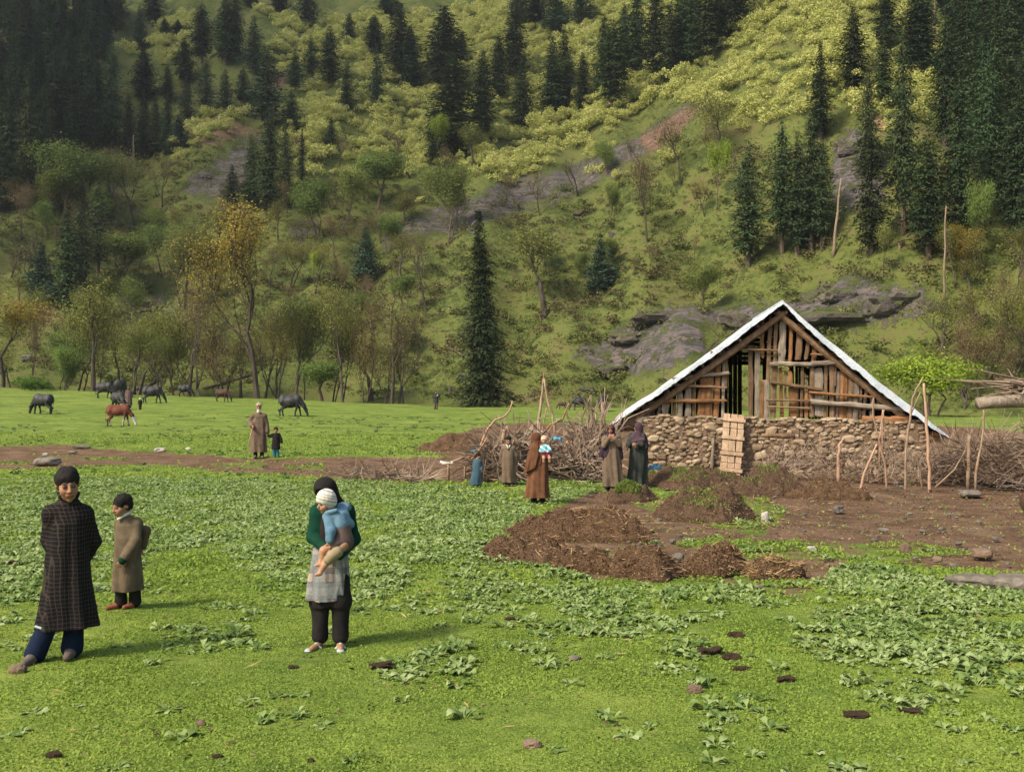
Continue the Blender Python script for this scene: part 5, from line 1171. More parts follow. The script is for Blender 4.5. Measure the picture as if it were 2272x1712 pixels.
def checkmat(name, base, line, px, pz, wid=.16, line2=None):
    """woven check: lines across and down, wavering a little with the cloth"""
    t = NT(name); tc = t.n('ShaderNodeTexCoord').outputs['Object']; f = t.noise(tc, 3.5, 3, .6)
    sep = t.n('ShaderNodeSeparateXYZ'); t.t.links.new(tc, sep.inputs[0])
    x = t.math('ADD', t.math('ADD', sep.outputs[0], t.math('MULTIPLY', sep.outputs[1], .8)), t.math('MULTIPLY', f, .06)); z = t.math('ADD', sep.outputs[2], t.math('MULTIPLY', f, .05))
    def lines(v, p, ph=0.0):
        fr = t.math('FRACT', t.math('ADD', t.math('DIVIDE', v, p), ph)); return t.math('LESS_THAN', fr, wid)
    lx, lz = lines(x, px), lines(z, pz)
    m = t.math('MULTIPLY', t.math('ADD', lx, lz), .5)
    col = t.mix(t.math('MINIMUM', t.math('MULTIPLY', m, 1.5), 1.0), base, line)
    if line2: col = t.mix(t.math('MULTIPLY', t.math('MAXIMUM', lines(x, px*2.3, .3), lines(z, pz*2.6, .4)), .6), col, line2)
    f2 = t.noise(tc, 60, 3, .6); col = t.mix(1.0, col, t.ramp(f2, [(.3, (.75, .75, .75, 1)), (.7, (1.15, 1.15, 1.15, 1))]), 'MULTIPLY')
    t.bsdf(col, .95, f2, .4, .005, .1); return t.m
class Fig:
    def __init__(s, px, py, hpx, label, yaw=0, hs=1.0, vox=.007, d=None, cat_='person', group=None):
        b = at(px, py) if d is None else atd(px, d); s.d = b[1]; s.H = hpx*b[1]/FP; s.hv = vox/s.H; s.hs = hs
        s.rz = -math.atan2(b[0], b[1]); s.yaw = yaw
        s.root = thing('person', label, cat_, tuple(b), s.rz, group); s.b = b
        s.P = dict(hipl=(-.052, 0, .50), hipr=(.052, 0, .50), knl=(-.058, -.01, .275), knr=(.058, -.01, .275), anl=(-.058, .01, .045), anr=(.058, .01, .045),
                   shl=(-.105, 0, .805), shr=(.105, 0, .805), ell=(-.145, .01, .645), elr=(.145, .01, .645), wrl=(-.14, -.03, .50), wrr=(.14, -.03, .50), pel=(0, 0, .52), che=(0, 0, .74), nek=(0, .005, .835))
        s.head = np.array((0, -.01, 1-.066*hs)); s.hM = np.eye(3); s.toe = {'l': (-.01, -.085, 0), 'r': (.01, -.085, 0)}
        s.hands = {'l': ((0, 0, -1), (1, 0, 0), .35, 1), 'r': ((0, 0, -1), (-1, 0, 0), .35, -1)}
        s.skin = SKIN
    def T(s, p):  # turn the whole body
        c, n = math.cos(s.yaw), math.sin(s.yaw); return (p[0]*c-p[1]*n, p[0]*n+p[1]*c, p[2])
    def field(s, h=None, lo=(-.36, -.34, -.02), hi=(.36, .34, 1.06)): return Field(lo, hi, h or s.hv)
    def out(s, fd, name, mat, colfn=None, parent=None, smooth=True, wr=0, ws=8):
        if wr: fd.wrinkle(wr, ws, 1.3, .6)
        V, F = fd.nets(); cols = {'col': colfn(V)} if colfn else None
        return link(name, mesh_np(name, V*s.H, F, mat, smooth, cols), parent or s.root)
    def hl(s, p): return s.head+s.hM @ (np.array(p)*.132*s.hs)
    def _hd(s, fd, feats):
        k = .132*s.hs
        for f in feats:
            if f[0] == 'e': fd.ell(s.hl(f[1]), np.array(f[2])*k, s.hM, (f[3] if len(f) > 3 else .06)*k, f[4] if len(f) > 4 else 'u')
            else: fd.cap(s.hl(f[1]), s.hl(f[2]), f[3]*k, f[4]*k, .05*k)
    def body(s, beard=None):
        fd = s.field(); P = s.P; g = lambda k: np.array(P[k])
        fd.ell(g('pel'), (.075, .052, .07), None, .02); fd.cap(g('pel'), g('che'), .048, .05, .02); fd.ell(g('che'), (.082, .045, .075), None, .02)
        fd.cap(g('shl'), g('shr'), .028, .028, .02); fd.cap(g('nek')-[0, 0, .03], g('nek')+[0, -.002, .04], .036, .032, .015)
        fd.cap(g('nek'), s.hl((0, .08, -.15)), .033, .030*s.hs**.5, .012)
        for q in 'lr':
            fd.chain([g('hip'+q), g('kn'+q), g('an'+q)], [.042, .032, .022], .012)
            a = g('an'+q); t = np.array(s.toe[q]); fd.cap(a-[0, -.015, .018], a+t-[0, 0, .026], .022, .016, .012); fd.cap(a+t*.6-[0, 0, .026], a+t*1.25-[0, 0, .030], .018, .013, .01)
            fd.chain([g('sh'+q), g('el'+q), g('wr'+q)], [.026, .022, .016], .010)
            s.hand(fd, g('wr'+q), *s.hands[q])
        s._hd(fd, [('e', (0, .07, .14), (.325, .39, .36)), ('e', (0, -.13, -.16), (.245, .25, .33), .1), ('c', (0, -.25, -.40), (0, -.27, -.41), .085, .08), ('e', (.15, -.22, -.12), (.11, .13, .13), .08), ('e', (-.15, -.22, -.12), (.11, .13, .13), .08),
                   ('c', (-.15, -.32, .10), (.15, -.32, .10), .045, .045), ('e', (.135, -.40, .02), (.075, .06, .05), .03, 's'), ('e', (-.135, -.40, .02), (.075, .06, .05), .03, 's'), ('e', (.135, -.325, .02), (.06, .06, .05), .01), ('e', (-.135, -.325, .02), (.06, .06, .05), .01),
                   ('c', (0, -.37, .05), (0, -.455, -.11), .035, .055), ('c', (-.045, -.40, -.125), (.045, -.40, -.125), .035, .035), ('c', (-.075, -.365, -.245), (.075, -.365, -.245), .032, .032), ('c', (-.055, -.36, -.285), (.055, -.36, -.285), .032, .032),
                   ('e', (.325, .05, -.03), (.035, .07, .10)), ('e', (-.325, .05, -.03), (.035, .07, .10))])
        def colf(V):
            L = (V-s.head) @ s.hM/(.132*s.hs); x, y, z = L[:, 0], L[:, 1], L[:, 2]; c = np.tile(np.array(s.skin), (len(V), 1))
            def pt(m, col, a=1.0): c[m] = c[m]*(1-a)+np.array(col)*a
            ax = np.abs(x)
            pt((np.hypot(ax-.14, z+.16) < .10) & (y < -.2), (.38, .15, .09), .35)
            pt((y < -.28) & (np.abs(z-.135+ax*.08) < .035) & (ax > .045) & (ax < .235), (.02, .014, .012), .85)
            pt((y < -.27) & (np.hypot((ax-.135)/1.5, z-.02) < .05), (.05, .03, .025), .75)
            pt((y < -.28) & (np.hypot((ax-.135), z-.02) < .028), (.008, .006, .005), 1)
            pt((y < -.33) & (np.abs(z+.262) < .045) & (ax < .10), (.27, .085, .065), .8)
            pt((y < -.33) & (np.abs(z+.264) < .012) & (ax < .10), (.06, .02, .018), .8)
            pt((y < -.36) & (np.abs(z+.14) < .02) & (np.abs(ax-.03) < .02), (.10, .04, .03), .7)
            if beard: beard(c, x, y, z)
            return c
        return s.out(fd, 'body', M_skin, colf)
    def hand(s, fd, w_, d, n, curl, sgn):
        d = unit(np.array(d, float)); n = np.array(n, float); n = unit(n-d*n.dot(d)); b = np.cross(d, n)*sgn; z = .92
        fd.ell(w_+d*.030*z, (.024*z, .013*z, .032*z), np.stack([b, n, d], 1), .008)
        for i, (o, L) in enumerate([(-.019, .036), (-.0065, .042), (.0065, .040), (.018, .031)]):
            p0 = w_+d*.050*z+b*o; p1 = p0+(d+b*o*4)*L*.5*z+n*curl*.012; q = unit(d*(1-curl)+n*curl*1.3); p2 = p1+q*L*.55*z
            fd.cap(p0, p1, .0068, .0060, .002); fd.cap(p1, p2, .0060, .0048, .002)
        t0 = w_+d*.016*z-b*.020; t1 = t0+(d*.6-b*.8)*.026*z+n*.004; t2 = t1+unit(d+n*curl)*.022*z; fd.cap(t0, t1, .009, .0068, .004); fd.cap(t1, t2, .0068, .0052, .002)
    def hair(s, mat=None, fringe=.12, long_=0, parent=None):
        fd = s.field(); k = .132*s.hs; s._hd(fd, [('e', (0, .085, .17), (.365, .43, .385)), ('e', (0, .20, -.04), (.32, .30, .30))])
        cut = s.hl((0, -.52, fringe-.36)); fd.ell(cut, np.array((.42, .46, .37))*k, s.hM, .02*k, 's')
        e = s.hl((0, .1, -.55)); fd.ell(e, np.array((.6, .6, .33))*k, s.hM, .02*k, 's')
        for q in (-1, 1): fd.ell(s.hl((q*.36, .0, -.08)), np.array((.10, .13, .16))*k, s.hM, .02*k, 's')
        return s.out(fd, 'hair', mat or M_hair, None, parent, wr=.009, ws=42)
    def robe(s, prof, mat, fold=.10, nf=7, ph=0.0, arms='lr', ar=(.044, .042, .040), name='robe', wr=.006, ws=7, extra=None, sl_end=0.0, h=None, ft=.01, colfn=None):
        fd = s.field(h or s.hv*1.15); fd.loft(prof, fold, nf, ph, .02, foldtop=ft)
        if 'n' not in arms: fd.cap(np.array(s.P['shl'])+[.01, 0, -.004], np.array(s.P['shr'])+[-.01, 0, -.004], .046, .046, .03)
        for q in 'lr': fd.cap(np.array(s.P['nek'])+[0, 0, -.022], np.array(s.P['sh'+q])+[0, 0, -.012], .038, ar[0]*.8, .03)
        for q in 'lr':
            if q in arms:
                a, e, w_ = (np.array(s.P[j+q]) for j in ('sh', 'el', 'wr')); w2 = e+(w_-e)*(.93+sl_end)
                fd.cap(a, e, ar[0], ar[1], .025); fd.cap(e, w2, ar[1], ar[2], .012)
        if extra: extra(fd)
        return s.out(fd, name, mat, colfn, wr=wr, ws=ws)
    def legs(s, mat, r=(.050, .050, .05), zb=.035, name='trousers', wr=.006, colfn=None, top=.30):
        fd = s.field(); g = lambda k: np.array(s.P[k]); fd.ell(g('pel'), (.10, .08, .07), None, .03)
        for q in 'lr':
            a = g('an'+q); a = a+(g('kn'+q)-a)*max(0, (zb-.045)/.23+.02); fd.cap(g('hip'+q), g('kn'+q), r[0], r[1], .03); fd.cap(g('kn'+q), a, r[1], r[2], .03)
        fd.put((-.4, -.4, top), (.4, .4, 1.0), lambda X, Y, Z: (top-Z)+0*X+0*Y, .002, 's')
        return s.out(fd, name, mat, colfn, wr=wr, ws=9)
    def shoe(s, q, mat, fat=1.0, sandal=False):
        fd = s.field(); a = np.array(s.P['an'+q]); t = np.array(s.toe[q])
        if sandal:
            k = a-[0, -.02, .045]; fd.cap(k, k+t*1.45, .020, .026, .01); fd.cap(a+t*.45+[-.03, 0, -.035], a+t*.5+[0, 0, -.005], .007, .007, .003); fd.cap(a+t*.45+[.03, 0, -.035], a+t*.5+[0, 0, -.005], .007, .007, .003)
            lo = 0
        else:
            fd.cap(a-[0, -.022, .022], a+t*.5-[0, 0, .018], .030*fat, .026*fat, .015); fd.cap(a+t*.5-[0, 0, .022], a+t*1.3-[0, 0, .028], .026*fat, .020*fat, .015)
        fd.put((-.4, -.4, -.05), (.4, .4, .02), lambda X, Y, Z: (Z+0*X+0*Y)-.002, .004, 's')
        return s.out(fd, 'shoe' if not sandal else 'sandal', mat)
K_ = lambda *rows: rows
M_check = checkmat('dark_check_wool', (.012, .010, .012, 1), (.046, .037, .028, 1), .036, .036, .22)
M_navy = fabric('navy_cloth', [(.005, .009, .022, 1), (.013, .022, .048, 1)])
M_tanwool = fabric('olive_brown_wool', [(.062, .045, .028, 1), (.115, .086, .054, 1), (.165, .128, .082, 1)])
M_black = fabric('black_cloth', [(.010, .009, .009, 1), (.028, .024, .022, 1)])
M_greenk = fabric('dark_green_knit', [(.003, .022, .014, 1), (.008, .050, .030, 1)])
M_greyshoe = fabric('worn_grey_leather', [(.07, .055, .045, 1), (.16, .13, .11, 1)])
M_redshoe = fabric('worn_red_leather', [(.14, .04, .025, 1), (.28, .10, .06, 1)])
M_white = fabric('off_white_cloth', [(.45, .42, .36, 1), (.65, .62, .55, 1)])
M_pale = fabric('pale_grey_green_cloth', [(.25, .32, .33, 1), (.42, .48, .46, 1)])
# --- boy in the checked robe
f = Fig(150, 1462, 425, 'tall boy in a long dark checked robe and navy trousers, arms behind his back', 0, 1.28, .0065)
f.P.update(anl=(-.155, -.01, .045), knl=(-.060, .01, .27), hipl=(-.045, .02, .47), anr=(.022, .02, .055), knr=(.04, 0, .27), hipr=(.05, 0, .48), shl=(-.082, 0, .765), shr=(.088, 0, .758), ell=(-.092, .05, .62), elr=(.128, .05, .60), wrl=(-.04, .10, .50), wrr=(.06, .10, .47), nek=(.005, 0, .83))
f.head = np.array((.0, -.03, 1-.066*1.28-.004)); f.hM = rot(R(8), R(10), R(-4)); f.toe = {'l': (-.04, -.08, -.0), 'r': (-.02, -.08, 0)}
f.body(); f.hair(fringe=.13)
f.robe(K_((.165, -.006, .01, .155, .108), (.22, -.004, .01, .146, .102), (.40, .0, .01, .114, .092), (.60, .002, .005, .100, .084), (.71, .003, .0, .093, .076), (.765, .004, 0, .078, .060), (.81, .005, .0, .052, .045), (.845, .005, 0, .044, .040)), M_check, .13, 6, .8, ar=(.036, .040, .038), wr=.010, ws=6, ft=.02)
fd = f.field(); fd.cap((-.030, -.028, .852), (.0, -.046, .832), .013, .011, .01); fd.cap((.042, -.024, .852), (.012, -.046, .832), .013, .011, .01); fd.cap((-.040, 0, .862), (-.030, -.028, .852), .012, .012, .01); fd.cap((.050, 0, .862), (.042, -.024, .852), .012, .012, .01); f.out(fd, 'collar', M_check)
f.legs(M_navy, (.045, .046, .054), .04, top=.20)
for q in 'lr':
    f.shoe(q, M_greyshoe); k, a = np.array(f.P['kn'+q]), np.array(f.P['an'+q]); c = k+(a-k)*.42
    fd = f.field(); fd.cap(c+[-.052, -.028, .012], c+[.0, -.062, -.004], .007, .007, .004); fd.cap(c+[0, -.062, -.004], c+[.05, -.03, .018], .007, .007, .004); f.out(fd, 'stripe', M_pale)
# --- boy in brown robe
f = Fig(283, 1349, 252, 'boy in a knee-length olive brown robe looking down to the left, hand in pocket', 0, 1.5, .0065)
f.P.update(shl=(-.065, .05, .75), shr=(.08, .0, .75), ell=(.150, .08, .66), elr=(.07, -.075, .60), wrl=(.12, .10, .52), wrr=(-.03, -.12, .455), anl=(-.055, .01, .045), anr=(.065, .02, .045), nek=(-.01, 0, .80))
f.hands['r'] = ((-.6, -.2, -.8), (0, 1, 0), .4, -1)
f.head = np.array((-.045, -.02, 1-.066*1.5)); f.hM = rot(R(-62), R(14), 0); f.toe = {'l': (-.085, -.04, 0), 'r': (-.07, -.055, 0)}
f.body(); f.hair(fringe=.14)
f.robe(K_((.155, -.005, .0, .135, .105), (.25, -.003, 0, .132, .10), (.45, .0, .0, .118, .09), (.62, .0, .0, .112, .085), (.73, .0, .01, .105, .075), (.785, -.005, .01, .075, .055), (.81, -.02, 0, .05, .045)), M_tanwool, .11, 5, 2.0, ar=(.042, .044, .042), wr=.012, ws=7, ft=.02)
fd = f.field(); w_ = np.array(f.P['wrr']); e_ = np.array(f.P['elr']); fd.cap(e_+(w_-e_)*.85, w_+(w_-e_)*.12, .038, .035, .01); f.out(fd, 'cuff', M_greenk)
fd = f.field(); fd.cap((-.075, -.045, .79), (-.02, -.05, .825), .013, .012, .01); fd.cap((-.02, -.05, .825), (.03, -.02, .845), .012, .012, .01); f.out(fd, 'collar', M_white)
f.legs(M_black, (.05, .050, .050), .05, top=.19)
for q in 'lr': f.shoe(q, M_redshoe)
# --- woman carrying the child
M_apron = checkmat('pale_check_cotton', (.36, .29, .235, 1), (.11, .10, .10, 1), .075, .12, .45, (.20, .23, .23, 1))
f = Fig(738, 1434, 374, 'woman in black headscarf, green jumper and pale checked tunic carrying a child', 0, 1.06, .0065)
f.P.update(shl=(-.090, 0, .805), shr=(.088, 0, .805), ell=(-.112, -.02, .655), elr=(.120, -.02, .64), wrl=(-.045, -.135, .600), wrr=(.035, -.155, .562), anl=(-.075, -.02, .04), anr=(.045, -.04, .04), knl=(-.07, -.01, .27), knr=(.05, -.02, .27), nek=(-.01, 0, .84))
f.hands['l'] = ((.95, -.1, -.05), (0, -.2, .9), .25, 1); f.hands['r'] = ((-.95, -.1, .12), (0, .9, .3), .45, -1)
f.head = np.array((-.045, -.03, .925)); f.hM = rot(R(-25), R(16), R(-6)); f.toe = {'l': (-.045, -.07, 0), 'r': (.0, -.085, 0)}
f.body()
fd = f.field(); f._hd(fd, [('e', (0, .07, .14), (.46, .54, .46)), ('e', (0, .22, -.15), (.44, .42, .5), .2)]); fd.cap(f.hl((0, .2, -.3)), (.02, .055, .80), .055, .075, .03); fd.cap(f.hl((0, -.30, .22)), f.hl((0, -.52, .24)), .024, .010, .03)
fd.ell(f.hl((0, -.62, -.12)), np.array((.33, .42, .42))*.14, f.hM, .01, 's'); f.out(fd, 'headscarf', M_black, wr=.004, ws=12)
f.robe(K_((.56, -.01, 0, .10, .078), (.62, -.005, 0, .098, .076), (.72, 0, 0, .100, .076), (.79, 0, 0, .098, .062), (.835, -.005, 0, .055, .046), (.85, -.01, 0, .045, .04)), M_greenk, .03, 6, 0, ar=(.037, .042, .032), name='jumper', wr=.010, ws=14)
fd = f.field(); fd.cap((-.035, -.072, .78), (-.045, -.082, .63), .030, .035, .01); f.out(fd, 'vest', M_black, wr=.004, ws=14)
fd = f.field(f.hv); fd.loft(K_((.285, -.03, -.005, .128, .098), (.40, -.025, 0, .122, .092), (.52, -.015, 0, .110, .084), (.60, -.01, 0, .102, .078)), .10, 7, 1.1, .01, foldtop=.02)
fd.cap((.050, -.108, .24), (.044, -.112, .55), .036, .012, .004, 's'); fd.put((-.4, -.4, .2), (.4, .4, .33), lambda X, Y, Z: np.maximum(.03-X+0*Y, Z-.315), .004, 's'); f.out(fd, 'tunic', M_apron, wr=.011, ws=9)
f.P['knl'] = (-.072, -.01, .27); fd = f.field(f.hv)
for q in 'lr':
    k_, a_, h_ = (np.array(f.P[j+q]) for j in ('kn', 'an', 'hip')); fd.cap(h_*[.75, 1, .86], k_, .046, .056, .02); fd.cap(k_, a_+[0, .01, .03], .060, .046, .02)
fd.loft(K_((.26, -.012, -.004, .098, .070), (.42, -.012, 0, .096, .070), (.52, -.01, 0, .080, .060)), .05, 6, .4, .05, foldtop=.02)

fd.cap((-.018, -.125, .02), (-.018, -.11, .20), .010, .004, .01, 's'); f.out(fd, 'trousers', M_black, wr=.014, ws=9)
for q in 'lr': f.shoe(q, M_pale, sandal=True)
W_ = f
# the child in her arms, built in the same coordinates
def held(fig, label, name='person'):
    g = Fig.__new__(Fig); g.__dict__.update(fig.__dict__); g.P = dict(fig.P); g.hands = dict(fig.hands); g.toe = dict(fig.toe)
    g.root = thing(name, label, 'person', tuple(fig.b), fig.rz); return g
def stripemat(name, stops, per):
    t = NT(name); tc = t.n('ShaderNodeTexCoord').outputs['Object']; sep = t.n('ShaderNodeSeparateXYZ'); t.t.links.new(tc, sep.inputs[0])
    f = t.noise(tc, 12, 2, .5); z = t.math('ADD', t.math('ADD', sep.outputs[2], t.math('MULTIPLY', sep.outputs[0], .25)), t.math('MULTIPLY', f, .012)); fr = t.math('FRACT', t.math('DIVIDE', z, per))
    r = t.n('ShaderNodeValToRGB'); t.t.links.new(fr, r.inputs[0]); cr = r.color_ramp; cr.interpolation = 'CONSTANT'
    while len(cr.elements) < len(stops): cr.elements.new(.5)
    for e, (p_, c) in zip(cr.elements, stops): e.position = p_; e.color = c
    kn = t.n('ShaderNodeTexWave', wave_type='BANDS', bands_direction='X'); t.t.links.new(tc, kn.inputs[0]); kn.inputs['Scale'].default_value = 28
    t.bsdf(r.outputs[0], .95, kn.outputs['Fac'], .6, .006, .1); return t.m
M_cap = stripemat('striped_knit', [(0, (.62, .55, .46, 1)), (.18, (.10, .24, .22, 1)), (.28, (.66, .60, .50, 1)), (.50, (.50, .36, .27, 1)), (.62, (.64, .58, .50, 1)), (.78, (.20, .25, .32, 1)), (.86, (.64, .58, .48, 1))], .085)
M_denim = fabric('light_denim', [(.05, .11, .16, 1), (.11, .20, .27, 1), (.20, .31, .38, 1)])
M_mauve = fabric('mauve_brown_cloth', [(.085, .058, .052, 1), (.15, .105, .09, 1)])
M_khaki = fabric('khaki_cloth', [(.20, .16, .09, 1), (.32, .26, .16, 1)])
b = held(W_, 'small barefoot child in a striped knit cap and denim jacket held by the near woman')
b.head = np.array((-.040, -.165, .872)); b.hs = .93; b.hM = rot(R(-58), R(14), 0)
b.P.update(pel=(.055, -.15, .66), che=(.030, -.15, .765), nek=(.0, -.155, .81), shl=(-.025, -.17, .785), shr=(.06, -.13, .79), ell=(-.012, -.215, .715), wrl=(-.018, -.225, .655), elr=(.10, -.10, .74), wrr=(.08, -.05, .70),
           hipl=(.03, -.17, .64), hipr=(.06, -.19, .63), knl=(-.050, -.20, .60), anl=(-.062, -.20, .545), knr=(-.005, -.225, .575), anr=(-.062, -.215, .495))
fd = b.field(b.hv*.9, (-.2, -.34, .42), (.2, .05, 1.0)); g_ = lambda k: np.array(b.P[k]); sc0 = .62
fd.cap(g_('pel'), g_('che'), .045, .045, .02); fd.cap(g_('shl'), g_('shr'), .024, .024, .02); fd.cap(g_('nek'), b.hl((0, .08, -.2)), .022, .022, .01)
for q in 'lr':
    fd.chain([g_('hip'+q), g_('kn'+q), g_('an'+q)], [.034, .024, .017], .012); a = g_('an'+q); fd.cap(a, a+[-.012, -.012, -.022], .016, .013, .006); fd.cap(a+[-.008, -.01, -.02], a+[-.032, -.018, -.026], .013, .009, .006)
    fd.chain([g_('sh'+q), g_('el'+q), g_('wr'+q)], [.022, .018, .012], .01); w_ = g_('wr'+q); fd.ell(w_+[-.004, -.002, -.014], (.012, .009, .014), None, .004)
    for o in (-.009, -.003, .003, .009): fd.cap(w_+[o-.004, -.004, -.024], w_+[o-.004, -.010, -.036], .0042, .0036, .001)
    fd.cap(w_+[-.012, -.004, -.010], w_+[-.020, -.010, -.020], .005, .004, .001)
b._hd(fd, [('e', (0, .07, .14), (.325, .39, .36)), ('e', (0, -.12, -.14), (.27, .26, .30), .1), ('e', (.16, -.22, -.14), (.12, .13, .13), .08), ('e', (-.16, -.22, -.14), (.12, .13, .13), .08), ('c', (0, -.25, -.36), (0, -.27, -.37), .08, .08), ('c', (0, -.37, .02), (0, -.44, -.10), .035, .055), ('c', (-.06, -.365, -.23), (.06, -.365, -.23), .035, .035), ('e', (.135, -.40, .02), (.075, .06, .05), .03, 's'), ('e', (-.135, -.40, .02), (.075, .06, .05), .03, 's'), ('e', (.135, -.325, .02), (.06, .06, .05), .01), ('e', (-.135, -.325, .02), (.06, .06, .05), .01)])
def facecol(fig, skin=None):
    def colf(V):
        L = (V-fig.head) @ fig.hM/(.132*fig.hs); x, y, z = L[:, 0], L[:, 1], L[:, 2]; c = np.tile(np.array(skin or fig.skin), (len(V), 1)); ax = np.abs(x)
        c[(y < -.28) & (np.abs(z-.135) < .03) & (ax > .05) & (ax < .22)] = (.06, .03, .02); c[(y < -.27) & (np.hypot((ax-.135)/1.4, z-.02) < .042)] = (.015, .01, .008); c[(y < -.33) & (np.abs(z+.24) < .04) & (ax < .09)] = (.26, .08, .06); return c
    return colf
b.skin = (.36, .19, .11); b.out(fd, 'body', M_skin, facecol(b))
fd = b.field(None, (-.2, -.34, .6), (.2, .08, 1.0)); b._hd(fd, [('e', (0, .08, .18), (.43, .49, .47)), ('e', (0, .15, -.02), (.41, .42, .36))]); fd.ell(b.hl((0, -.60, -.22)), np.array((.40, .50, .34))*.123, b.hM, .006, 's'); b.out(fd, 'knit_cap', M_cap)
fd = b.field(None, (-.2, -.34, .5), (.24, .12, .95)); fd.cap(g_('che')+[.01, 0, -.02], g_('che')+[-.005, 0, .02], .062, .056, .02); fd.cap(g_('shl'), g_('shr'), .034, .034, .02)
for q in 'lr': fd.chain([g_('sh'+q), g_('el'+q), g_('wr'+q)+[0, 0, .012]], [.033, .030, .025], .012)
fd.ell((.068, -.095, .835), (.042, .032, .032), None, .02); fd.cap((-.03, -.19, .815), (.02, -.20, .83), .014, .012, .01); b.out(fd, 'jacket', M_denim, wr=.010, ws=20)
fd = b.field(None, (-.2, -.34, .45), (.24, .12, .95)); fd.cap(g_('pel')+[.0, 0, -.01], g_('pel')+[-.01, 0, .06], .068, .060, .02); fd.cap(g_('pel'), (.01, -.20, .635), .05, .04, .02); b.out(fd, 'skirt', M_mauve, wr=.006, ws=14)
fd = b.field(None, (-.2, -.34, .45), (.24, .12, .95)); fd.cap(g_('knr')+[.03, 0, .02], g_('knr')+(g_('anr')-g_('knr'))*.3, .036, .030, .01); b.out(fd, 'trouser_leg', M_khaki, wr=.004, ws=14)
# --- mid-distance people
M_brownrobe = fabric('brown_wool', [(.075, .052, .035, 1), (.14, .10, .068, 1), (.18, .135, .09, 1)])
M_rust = fabric('rust_brown_wool', [(.075, .034, .018, 1), (.135, .062, .032, 1), (.17, .085, .045, 1)])
M_rust2 = fabric('rust_brown_shawl', [(.060, .027, .015, 1), (.105, .048, .026, 1), (.14, .068, .038, 1)])
M_purple = fabric('dark_purple_shawl', [(.022, .014, .024, 1), (.055, .036, .052, 1)])
M_purple2 = fabric('mauve_shawl', [(.040, .024, .032, 1), (.085, .052, .062, 1)])
M_dkgreen = fabric('grey_green_cloth', [(.022, .026, .022, 1), (.050, .056, .046, 1)])
M_blue = fabric('dusty_blue_cloth', [(.030, .060, .085, 1), (.065, .115, .15, 1)])
M_teal = fabric('teal_cloth', [(.02, .11, .12, 1), (.05, .20, .20, 1)])
STD = K_((.10, 0, 0, .135, .11), (.30, 0, 0, .13, .10), (.50, 0, 0, .122, .092), (.68, 0, 0, .12, .085), (.78, 0, 0, .105, .07), (.825, 0, 0, .06, .05), (.84, 0, 0, .045, .04))
def wh(c, x, y, z):
    m = (z < -.18) & (z > -.6) & (y < .02); c[m] = (.62, .60, .56); c[(z < -.16) & (z > -.24) & (np.abs(x) < .12) & (y < -.3)] = (.60, .58, .54)
f = Fig(574, 1016, 119, 'bearded old man in a brown robe and checked turban leaning on a stick', 0, 1.05, .012)
f.P.update(shl=(-.105, 0, .785), shr=(.105, 0, .785), ell=(-.165, .02, .67), wrl=(-.12, -.10, .60), elr=(.140, 0, .63), wrr=(.155, -.03, .48))
f.hands['l'] = ((.2, -.9, -.2), (1, 0, 0), .9, 1); f.body(beard=wh)
fd = f.field(.006); f._hd(fd, [('e', (0, -.26, -.42), (.20, .16, .26)), ('e', (0, -.2, -.62), (.12, .12, .18))]); f.out(fd, 'beard', M_white, wr=.005, ws=30)
fd = f.field(.006); f._hd(fd, [('e', (0, .05, .36), (.44, .48, .26)), ('e', (0, .06, .58), (.30, .34, .18)), ('e', (.05, .02, .40), (.50, .42, .12))]); f.out(fd, 'turban', checkmat('turban_check', (.16, .08, .05, 1), (.45, .38, .30, 1), .06, .05, .4), wr=.006, ws=24)
f.robe(K_((.11, 0, 0, .148, .11), (.30, 0, 0, .145, .10), (.50, 0, 0, .140, .095), (.68, 0, 0, .128, .085), (.77, 0, 0, .10, .07), (.82, 0, 0, .055, .05), (.84, 0, 0, .045, .04)), M_brownrobe, .13, 6, 1.5, ar=(.044, .046, .045), wr=.012, ft=.03); f.legs(M_black, (.05, .04, .035))
for q in 'lr': f.shoe(q, M_greyshoe, 1.1)
T_ = f; w_ = np.array(f.P['wrl'])*f.H
m = MB(); m.tube([(w_[0]+.03, w_[1]-.06, w_[2]+.02), (w_[0]-.09, w_[1]-.12, w_[2]-.5), (w_[0]-.20, w_[1]-.16, -.02)], [.013, .012, .011], 7); o = m.build('walking_stick', M_polep, smooth=True); o.location = f.b; o.rotation_euler = (0, 0, f.rz); tag(o, 'thin pale walking stick in the hand of the bearded old man', 'walking stick')
f = Fig(612, 1016, 67, 'toddler in a dark smock and teal trousers holding the old man by the hand', 0, 1.55, .011, d=T_.d)
f.P.update(shl=(-.10, 0, .755), shr=(.10, 0, .755), ell=(-.17, 0, .70), wrl=(-.245, 0, .735), elr=(.16, 0, .62), wrr=(.19, -.02, .50), nek=(0, 0, .78)); f.hands['l'] = ((-.9, 0, .4), (0, -1, 0), .3, 1)
f.body(); f.hair(fringe=.15); f.robe(K_((.27, 0, 0, .15, .11), (.50, 0, 0, .13, .10), (.70, 0, 0, .11, .085), (.77, 0, 0, .07, .06), (.79, 0, 0, .05, .045)), M_black, .08, 5, 1, ar=(.05, .05, .05)); f.legs(M_teal, (.06, .06, .055), .04)
for q in 'lr': f.shoe(q, M_greyshoe)
f = Fig(1059, 1068, 76, 'small boy in a dusty blue smock turned away beside the brushwood', 0, 1.45, .010, d=27.6)
f.P.update(shl=(-.085, .04, .77), shr=(.09, 0, .77), ell=(-.11, .05, .62), wrl=(-.09, -.03, .52), elr=(.13, .03, .62), wrr=(.12, -.05, .50), nek=(0, 0, .80)); f.head = np.array((.03, 0, .905)); f.hM = rot(R(75), R(12), 0)
